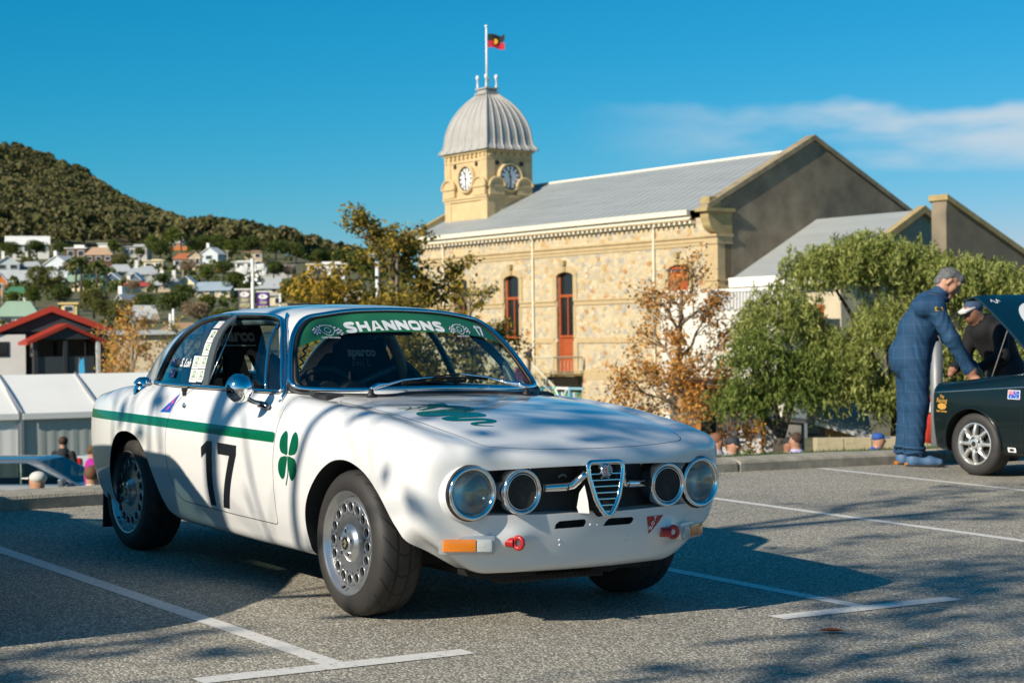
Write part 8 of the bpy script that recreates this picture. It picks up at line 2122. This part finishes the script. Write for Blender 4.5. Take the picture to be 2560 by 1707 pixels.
b = MB(); b.box((-hwid*.98,-.06,hb*.46),(hwid*1.1,.25,hb*.92)); b.build('white_wall', M_RENDW, rb)
b = MB(); b.box((-hwid*.80,-.2,hb*.62),(.75,.08,.9)); o = b.build('window', M_CHAR, rb); b = MB(); b.box((-hwid*.80,-.25,hb*.62),(.60,.04,.76)); b.build('pane', M_PANE, o)
b = MB(); b.box((-hwid*.30,-.2,hb*.62),(.45,.06,1.0)); o = b.build('window', M_CHAR, rb); b = MB(); b.box((-hwid*.30,-.24,hb*.62),(.32,.03,.86)); b.build('pane', mat('warm tan curtain', (.28,.20,.13), rough=.7), o)  # second pane is one even warm tan
# porch: gable turned to the right
pm = bpy.data.objects.new('porch', None); link(pm, rb); pm.matrix_local = Matrix.Translation((.95,-2.6,0)) @ Matrix.Rotation(rad(14), 4, 'Z')
pa, pe, pw = 133*u_, 92*u_, 2.35
b = MB(); b.prism([(-pw*.82,pe+.1),(pw*.82,pe+.1),(0,pa-.12)], 0, .15, 'y'); b.build('porch_gable', M_CHAR, pm)
for s_ in (-1,1):
    b = MB(); b.prism([(0,pa+.05),(s_*pw,pe-.02),(s_*pw,pe-.22),(0,pa-.17)], -.18, 2.6, 'y'); b.build('porch_roof', M_REDR, pm)
for x in (-pw*.78, -.1, pw*.78):
    b = MB(); b.box((x,.1,pe/2),(.22,.22,pe)); b.build('porch_post', M_CHAR if x < 1 else M_RENDW, pm)
b = MB(); b.box((-.95,.15,.65),(1.45,.06,1.3)); b.build('porch_panel', mat('dark grey panel', (.045,.055,.06), rough=.5), pm)
b = MB(); b.box((.85,.15,.65),(1.5,.06,1.3)); b.build('porch_panel', mat('dark grey panel', (.045,.055,.06), rough=.5), pm)
b = MB(); b.box((0,1.6,1.2),(3.4,.1,2.4)); b.build('porch_recess', M_PANE, pm)
# blue feather flag
ff = thing('feather_flag', 'blue feather flag standing beside the red roofed building', 'flag', Matrix.Translation(pix(198, 945, 90)))
b = MB(); b.tube([(0,0,-1.5),(0,0,.6),(.03,0,1.0)], .02, 6); b.build('pole', M_ALU, ff)
b = MB(); b.prism([(0,-.3),(0,.6),(.10,.90),(.26,1.02),(.30,.4),(.28,-.3)], -.012, .012, 'y', o=(-.02,0,0)); b.build('cloth', mat('bright blue cloth', (.02,.30,.55), rough=.7), ff)

# lamp and camera poles with banners
M_PW = mat('white pole paint', (.66,.66,.63), rough=.45)
def lamp_pole(label, x, yt, D_, r, banners):
    B = pix(x, 1080, D_); B.z = -3.0; T = pix(x, yt, D_).z+3.0
    t = thing('lamp_pole', label, 'lamp pole', B); b = MB(); b.tube([(0,0,0),(0,0,T)], [r*1.15,r], 12); b.build('shaft', M_PW, t, True); return t, T
D_ = 62; u_ = pxm(D_)
lp1, T1 = lamp_pole('white lamp pole with floodlights, cameras and two banners behind the coupe roof', 636, 646, D_, .058, True)
for (dx, z, s_, rz) in ((-22,.40,(.30,.20,.26),.35),(22,.30,(.26,.20,.22),-.1),(30,.46,(.16,.14,.30),.1)):
    b = MB(); b.bbox((dx*u_,-.05,T1-z),s_,.03,R=Matrix.Rotation(rz,3,'Y')); b.build('floodlight', M_PW, lp1, 'auto')
b = MB(); b.box((0,0,T1-27*u_),(.62,.05,.05)); b.box((-.26,0,T1-.45),(.05,.05,.25)); b.box((.26,0,T1-.45),(.05,.05,.25)); b.build('crossarm', M_PW, lp1)
for (dx, dz) in ((-.12,.62),(.14,.60),(-.16,.78),(.12,.74),(.20,.85)):
    b = MB(); b.cyl((dx,-.06,T1-dz),(dx*1.7,-.16,T1-dz-.04),.045,n=10); b.sphere((dx*1.1,-.05,T1-dz+.02),.06,8,6); b.build('camera', M_PW, lp1, 'auto')
M_BANP = mat('purple banner cloth', (.10,.03,.26), rough=.8); M_BANG = mat('grey violet banner cloth', (.20,.17,.18), rough=.8); M_YEL = mat('pale yellow print', (.62,.60,.25), rough=.8)
for s_, m_, x0, x1, ztop in ((-1,M_BANG,600,632,725),(1,M_BANP,646,678,731)):
    zt = pix(640, ztop, D_).z+3.0; xa, xb = (x0-636)*u_, (x1-636)*u_; hgt = 44*u_*1.6
    b = MB(); b.box(((xa+xb)/2+(-.08 if s_ < 0 else .04),0,zt+.03),(xb-xa+.12,.04,.05)); b.build('banner_arm', M_PW, lp1)
    n = 8; V = [(xa+(xb-xa)*i/n, .03*math.sin(i*.9), zt-hgt*j) for j in (0,1) for i in range(n+1)]
    bn_ = obj('banner', mesh('banner', V, [(i,i+1,n+2+i,n+1+i) for i in range(n)], m_, None, True), lp1)
    cx = (xa+xb)/2
    def flat(nm, pts, m, y=-.035): b = MB(); b.add([(cx+p[0],y,zt+p[1]) for p in pts], [tuple(range(len(pts)))]); b.build(nm, m, bn_)
    flat('banner_logo', [(.16*math.cos(a), -.15+.085*math.sin(a)) for a in np.linspace(0,6.283,21)[:-1]], M_WLET)
    flat('banner_logo', [(-.11,-.165),(-.03,-.11),(.02,-.14),(-.02,-.16),(-.06,-.15)], M_RED, -.04)
    V2, F2 = text_polys('Classic', .15, .004, .3, .62); obj('banner_lettering', mesh('banner_lettering', [(cx+x, -.04, zt-.34+y) for x, y in V2], F2, M_YEL), bn_)
    V2, F2 = text_polys('MOTOR', .17, .004, .1, .55); obj('banner_lettering', mesh('banner_lettering', [(cx+x, -.04, zt-.53+y) for x, y in V2], F2, M_YEL), bn_)
lp2, T2 = lamp_pole('second white lamp pole rising above the golden tree', 948, 571, D_, .065, False)
for (dx, z) in ((-14,.42),(-10,.50),(-16,.90),(-6,.92)):
    b = MB(); b.cyl((dx*u_,-.04,T2-z),(dx*u_-.06,-.16,T2-z-.05),.07,n=10); b.sphere((dx*u_,0,T2-z),.06,8,6); b.build('camera', M_PW, lp2, 'auto')
b = MB(); b.box((-.12,0,T2-.48),(.3,.05,.05)); b.box((-.12,0,T2-.93),(.3,.05,.05)); b.build('crossarm', M_PW, lp2)
lp3, T3 = lamp_pole('short white post showing over the coupe roof right of the banners', 705, 733, 66, .045, False)

# steps, landing and railings at the hall door (hall coordinates)
M_RAIL = mat('weathered railing paint', (.50,.46,.33), rough=.6, var=.15, vscale=3); M_STEP = mat('dark steel steps', (.05,.05,.05), rough=.6)
st = thing('hall_steps', 'steel landing and flight of steps with cream railings at the terracotta door', 'steps', TH)
b = MB(); b.box((.1,-1.25,.06),(3.9,2.4,.14)); b.build('landing', M_DRESSG, st)
b = MB(); b.box((-1.0,-1.2,-1.6),(1.2,1.8,3.0)); b.build('landing_base', M_STEP, st)
for k in range(12):
    b = MB(); b.box((2.0-.32*k+.0,-2.75,-.02-.19*k),(.34,1.3,.05)); b.build('tread', M_STEP, st)
def rail(p0, p1, h_=1.02, n=14, m=M_RAIL, top=.055, parent=st):
    b = MB(); p0 = Vector(p0); p1 = Vector(p1); b.box_ = None
    up = Vector((0,0,h_)); b.tube([p0+up, p1+up], top, 6); b.tube([p0+up*.12, p1+up*.12], .03, 5); b.tube([p0,p0+up], .05, 6); b.tube([p1,p1+up], .05, 6); b.build('handrail', m, parent)
    b = MB()
    for k in range(1, n): q = p0.lerp(p1, k/n); b.tube([q+up*.12, q+up], .018, 4, caps=False)
    o = b.build('balusters', m, parent); o['kind'] = 'stuff'
rail((1.9,-2.3,.13),(-1.8,-2.4,.13)); rail((-1.85,-2.4,.13),(-1.85,-.2,.13), n=8)
rail((2.4,-2.1,.0),(-1.6,-2.1,-2.2), .95, 16, M_RAIL, .085); rail((2.4,-3.4,.0),(-1.6,-3.4,-2.2), .95, 16, M_RAIL, .085)
rail((.4,-2.7,.1),(-2.4,-2.7,-1.6), .95, 12, M_RAIL, .085)
# low painted fence in front
fp = thing('picket_fence', 'low fence of green, teal and white painted rails below the hall steps', 'fence', TH)
cols = [mat('green fence paint', (.10,.42,.12), rough=.6), mat('teal fence paint', (.02,.28,.32), rough=.6), M_WPAINT, mat('light blue fence paint', (.22,.42,.50), rough=.6)]
x = -.2; k = 0
while x > -7.5:
    b = MB(); b.box((x,-5.0,-1.6),(.16,.10,2.2)); b.build('post', cols[(k*3) % 4], fp)
    for j in range(5): b = MB(); b.box((x-.22-.22*j,-5.0,-1.65),(.09,.05,1.7)); b.build('paling', cols[(k+j) % 4], fp)
    b = MB(); b.box((x-.68,-4.98,-.58),(1.36,.09,.12)); b.box((x-.68,-4.98,-2.1),(1.36,.08,.10)); b.build('rail', cols[3 if k % 2 else 2], fp)
    if k in (2,4): b = MB(); b.tube([(x-.1,-5.08,-2.2),(x-1.2,-5.08,-.65)], .05, 5); b.tube([(x-1.2,-5.08,-2.2),(x-.1,-5.08,-.65)], .05, 5); b.build('brace', M_WPAINT, fp)
    x -= 1.36; k += 1
# white annex with slatted fence on top
an = thing('white_annex', 'white rendered annex wall in front of the hall corner, behind the rust tree', 'building', TH)
b = MB(); b.box((-17.9,-2.2,.80),(9.6,1.6,8.0)); b.build('wall', mat('white annex render', (.66,.62,.54), rough=.9, var=.06, vscale=.8), an)
b = MB(); b.box((-15.1,-3.0,2.4),(4.0,.3,4.85)); b.build('front_wall', mat('white annex render', (.66,.62,.54), rough=.9, var=.06, vscale=.8), an)
sl_ = thing('slatted_screen', 'grey vertical slatted screen with white top rail on the annex', 'fence', TH)
b = MB(); b.box((-20.6,-3.05,4.70),(7.2,.12,.14)); b.build('top_rail', M_WPAINT, sl_)
b = MB(); b.box((0,0,0),(.12,.06,.95)); me_ = b.mesh('slat', mat('white grey slat', (.50,.51,.52), rough=.6))
for k in range(28): obj('slat', me_, sl_, Matrix.Translation((-17.15-.255*k,-3.05,4.16)))
b = MB(); b.box((-20.6,-2.92,4.1),(7.1,.05,1.0)); b.build('screen_back', mat('blue grey screen', (.12,.15,.19), rough=.7), sl_)

# black kiosk
kp_ = pix(1909, 1100, 50); KM = Matrix.Translation((kp_.x, 50, -3.0)) @ Matrix.Rotation(rad(-12), 4, 'Z')
ki = thing('kiosk', 'black kiosk with pale grey door standing under the pepper tree', 'kiosk', KM)
b = MB(); b.box((.50,.55,.93),(1.14,1.05,1.86)); b.build('cabin', mat('black kiosk panel', (.022,.022,.024), rough=.7, var=.3, vscale=4), ki)
b = MB(); b.box((.20,-.03,.90),(.46,.05,1.66)); dr = b.build('door', mat('pale kiosk door', (.38,.39,.40), rough=.6), ki); b = MB(); b.box((.03,-.07,.95),(.08,.03,.10)); b.build('handle', M_SOLE, dr)
b = MB(); b.box((.76,-.02,.93),(.56,.04,1.70)); b.build('side_panel', mat('grey kiosk panel', (.16,.16,.155), rough=.8, var=.35, vscale=3), ki)
b = MB(); b.box((.50,.52,1.90),(1.36,1.3,.07),R=Matrix.Rotation(rad(5),3,'Y')); b.build('roof', mat('dark kiosk roof', (.05,.05,.05), rough=.7), ki)
# grey building with orange posts behind the rust tree
gb = thing('grey_building', 'low grey building with orange posts and a round white sign behind the rust tree', 'building', Matrix.Translation((pix(1800,1100,64).x, 64, -3.1)))
b = MB(); b.box((.2,1.0,1.3),(3.6,2.0,2.6)); b.build('wall', mat('dark grey wall', (.10,.105,.11), rough=.8), gb)
b = MB(); b.box((.4,-.03,.35),(2.8,.1,.7)); b.build('base_wall', M_RENDW, gb); b = MB(); b.box((-.15,-.04,1.0),(.35,.06,1.7)); b.build('doorway', M_SOLE, gb)
for x in (-1.25,-.85): b = MB(); b.box((x,-.5,1.35),(.22,.22,2.7)); b.build('post', mat('orange post', (.45,.18,.04), rough=.7), gb)
b = MB(); b.cyl((.75,-.10,.95),(.75,-.04,.95),.16,n=20); o = b.build('round_sign', M_SOLE, gb); b = MB(); b.cyl((.75,-.14,.95),(.75,-.10,.95),.11,n=20); b.build('sign_face', M_WPAINT, o)
b = MB(); b.box((.2,.3,2.75),(4.2,3.0,.12)); b.build('roof', M_CHAR, gb)
# limestone wall in blocks, timber shed
lw_ = thing('limestone_wall', 'low limestone block wall behind the verge below the pepper tree', 'wall', Matrix.Translation((pix(2024,1100,38).x, 38, -3.0)) @ Matrix.Rotation(rad(4), 4, 'Z'))
M_LIME = mat('limestone block', (.42,.35,.22), rough=.95, var=.14, vscale=6, bump=.4, bscale=20); rng = random.Random(4)
lms = []
for k in range(5): b = MB(); b.bbox((0,0,0),(.585,.32,.335),.014); lms.append(b.mesh('block', M_LIME))
for r in range(6):
    for k in range(9): obj('block', rng.choice(lms), lw_, Matrix.Translation((.1+.6*k+(.3 if r % 2 else 0), rng.uniform(-.01,.01), .17+.345*r)))
sd = thing('timber_shed', 'small timber shed with pale sloping roof under the pepper tree', 'shed', Matrix.Translation((pix(2110,1100,47).x, 47, -3.0)))
for k in range(8): b = MB(); b.box((-.42+.122*k,0,.95),(.115,.06,1.9)); b.build('board', mat('golden timber', (.36,.22,.08), rough=.8, var=.2, vscale=5), sd)
b = MB(); b.box((0,.6,.95),(.96,1.1,1.85)); b.build('wall', M_BARKD, sd); b = MB(); b.box((0,.3,2.12),(1.5,2.0,.10),R=Matrix.Rotation(rad(16),3,'Y') @ Matrix.Rotation(rad(22),3,'X')); b.build('roof', mat('pale shed roof', (.55,.53,.50), rough=.7, var=.1, vscale=2), sd)
# timber table and sign frame near the kiosk
tb = thing('timber_table', 'small timber table with a pink tray on the lower ground by the kiosk', 'table', Matrix.Translation((pix(1882,1124,30).x, 30, -2.15)))
b = MB(); b.bbox((0,0,.98),(.95,.6,.05),.01); b.build('table_top', mat('brown table wood', (.26,.15,.06), rough=.7), tb)
for sx in (-1,1):
    for sy in (-1,1): b = MB(); b.box((sx*.42,sy*.25,.48),(.06,.06,.95)); b.build('leg', M_BARK, tb)
ty_ = thing('tray', 'pink tray on the timber table', 'tray', Matrix.Translation((pix(1892,1118,30).x, 30, -2.15+1.02))); b = MB(); b.bbox((0,0,0),(.22,.18,.04),.01); b.build('tray_body', mat('pink plastic', (.62,.32,.34), rough=.5), ty_)
# red and white plastic barrier behind the man's legs
rp_ = thing('barrier', 'red and white plastic barrier partly hidden behind the dark green saloon nose', 'barrier', Matrix.Translation((4.28, 17.35, zpark(4.28,17.35)+.06)) @ Matrix.Rotation(rad(8), 4, 'Z'))
b = MB(); b.bbox((0,0,.17),(.62,.30,.30),.04); b.build('lower_block', mat('bright red plastic', (.60,.035,.01), rough=.4), rp_); b = MB(); b.prism([(-.26,.42),(.26,.42),(.20,.52),(-.18,.52)], -.12, .12, 'y'); b.build('upper_block', mat('bright red plastic', (.60,.035,.01), rough=.4), rp_); b = MB(); b.bbox((-.05,0,.37),(.56,.26,.10),.02); b.build('white_band', M_WPAINT, rp_)
b = MB(); b.prism([(-.15,.45),(.20,.45),(.19,.48),(-.14,.48)], -.125, .125, 'y'); b.build('white_band', M_WPAINT, rp_)
# grey steel pole behind the man in overalls
b = MB(); b.tube([(0,0,-.4),(0,0,1.30)], .058, 14); o = b.build('steel_pole', mat('galvanised steel', (.20,.21,.22), rough=.5, metal=.3, var=.1, vscale=6), None, True, Matrix.Translation((3.96, 16.8, zpark(3.96,16.8)))); tag(o, 'grey steel pole standing behind the man in blue overalls', 'pole')

# ---------------------------------------------------------------- bare street trees outside the picture on the left: they shade the car park
def shade_tree(x, y, H, W_, seed, n1, nleaf, label):
    rng = random.Random(seed); rn = np.random.default_rng(seed); t = thing('street_tree', label, 'tree', (x, y, zpark(x, y)))
    P_, T_ = branches(rng, [(0,0,0),(.15,.1,H*.3),(-.1,.1,H*.6),(.1,0,H*.95)], n1, W_, .13, 5, 4, .35, (.42,1.0))
    # pruned clear of the bays
    out = lambda p: (p[0]+x) < -.31*max(p[1]+y, 0)-.45
    P_ = [(P, r) for P, r in P_ if out(P[-1]) and out(P[len(P)//2])]; T_ = [q for q in T_ if out(q[0])]
    wood('trunk', P_, M_BARK, t)
    C = leafy(T_, max(1, nleaf//len(T_)), rn, 1.0); C = C[[out(c) for c in C]]
    leaves_np('crown', C, .11, M_LPLANE, t, rn, 1.6); return t
shade_tree(-6.9, -2.0, 8.2, 3.3, 71, 12, 2600, 'half bare street tree outside the picture, its shadow dappling the right foreground')
shade_tree(-6.3, 3.6, 7.4, 2.6, 73, 5, 160, 'half bare street tree outside the picture, its shadow falling on the coupe')
shade_tree(-6.8, 9.4, 7.4, 2.8, 75, 10, 1500, 'half bare street tree outside the picture beside the kerb')
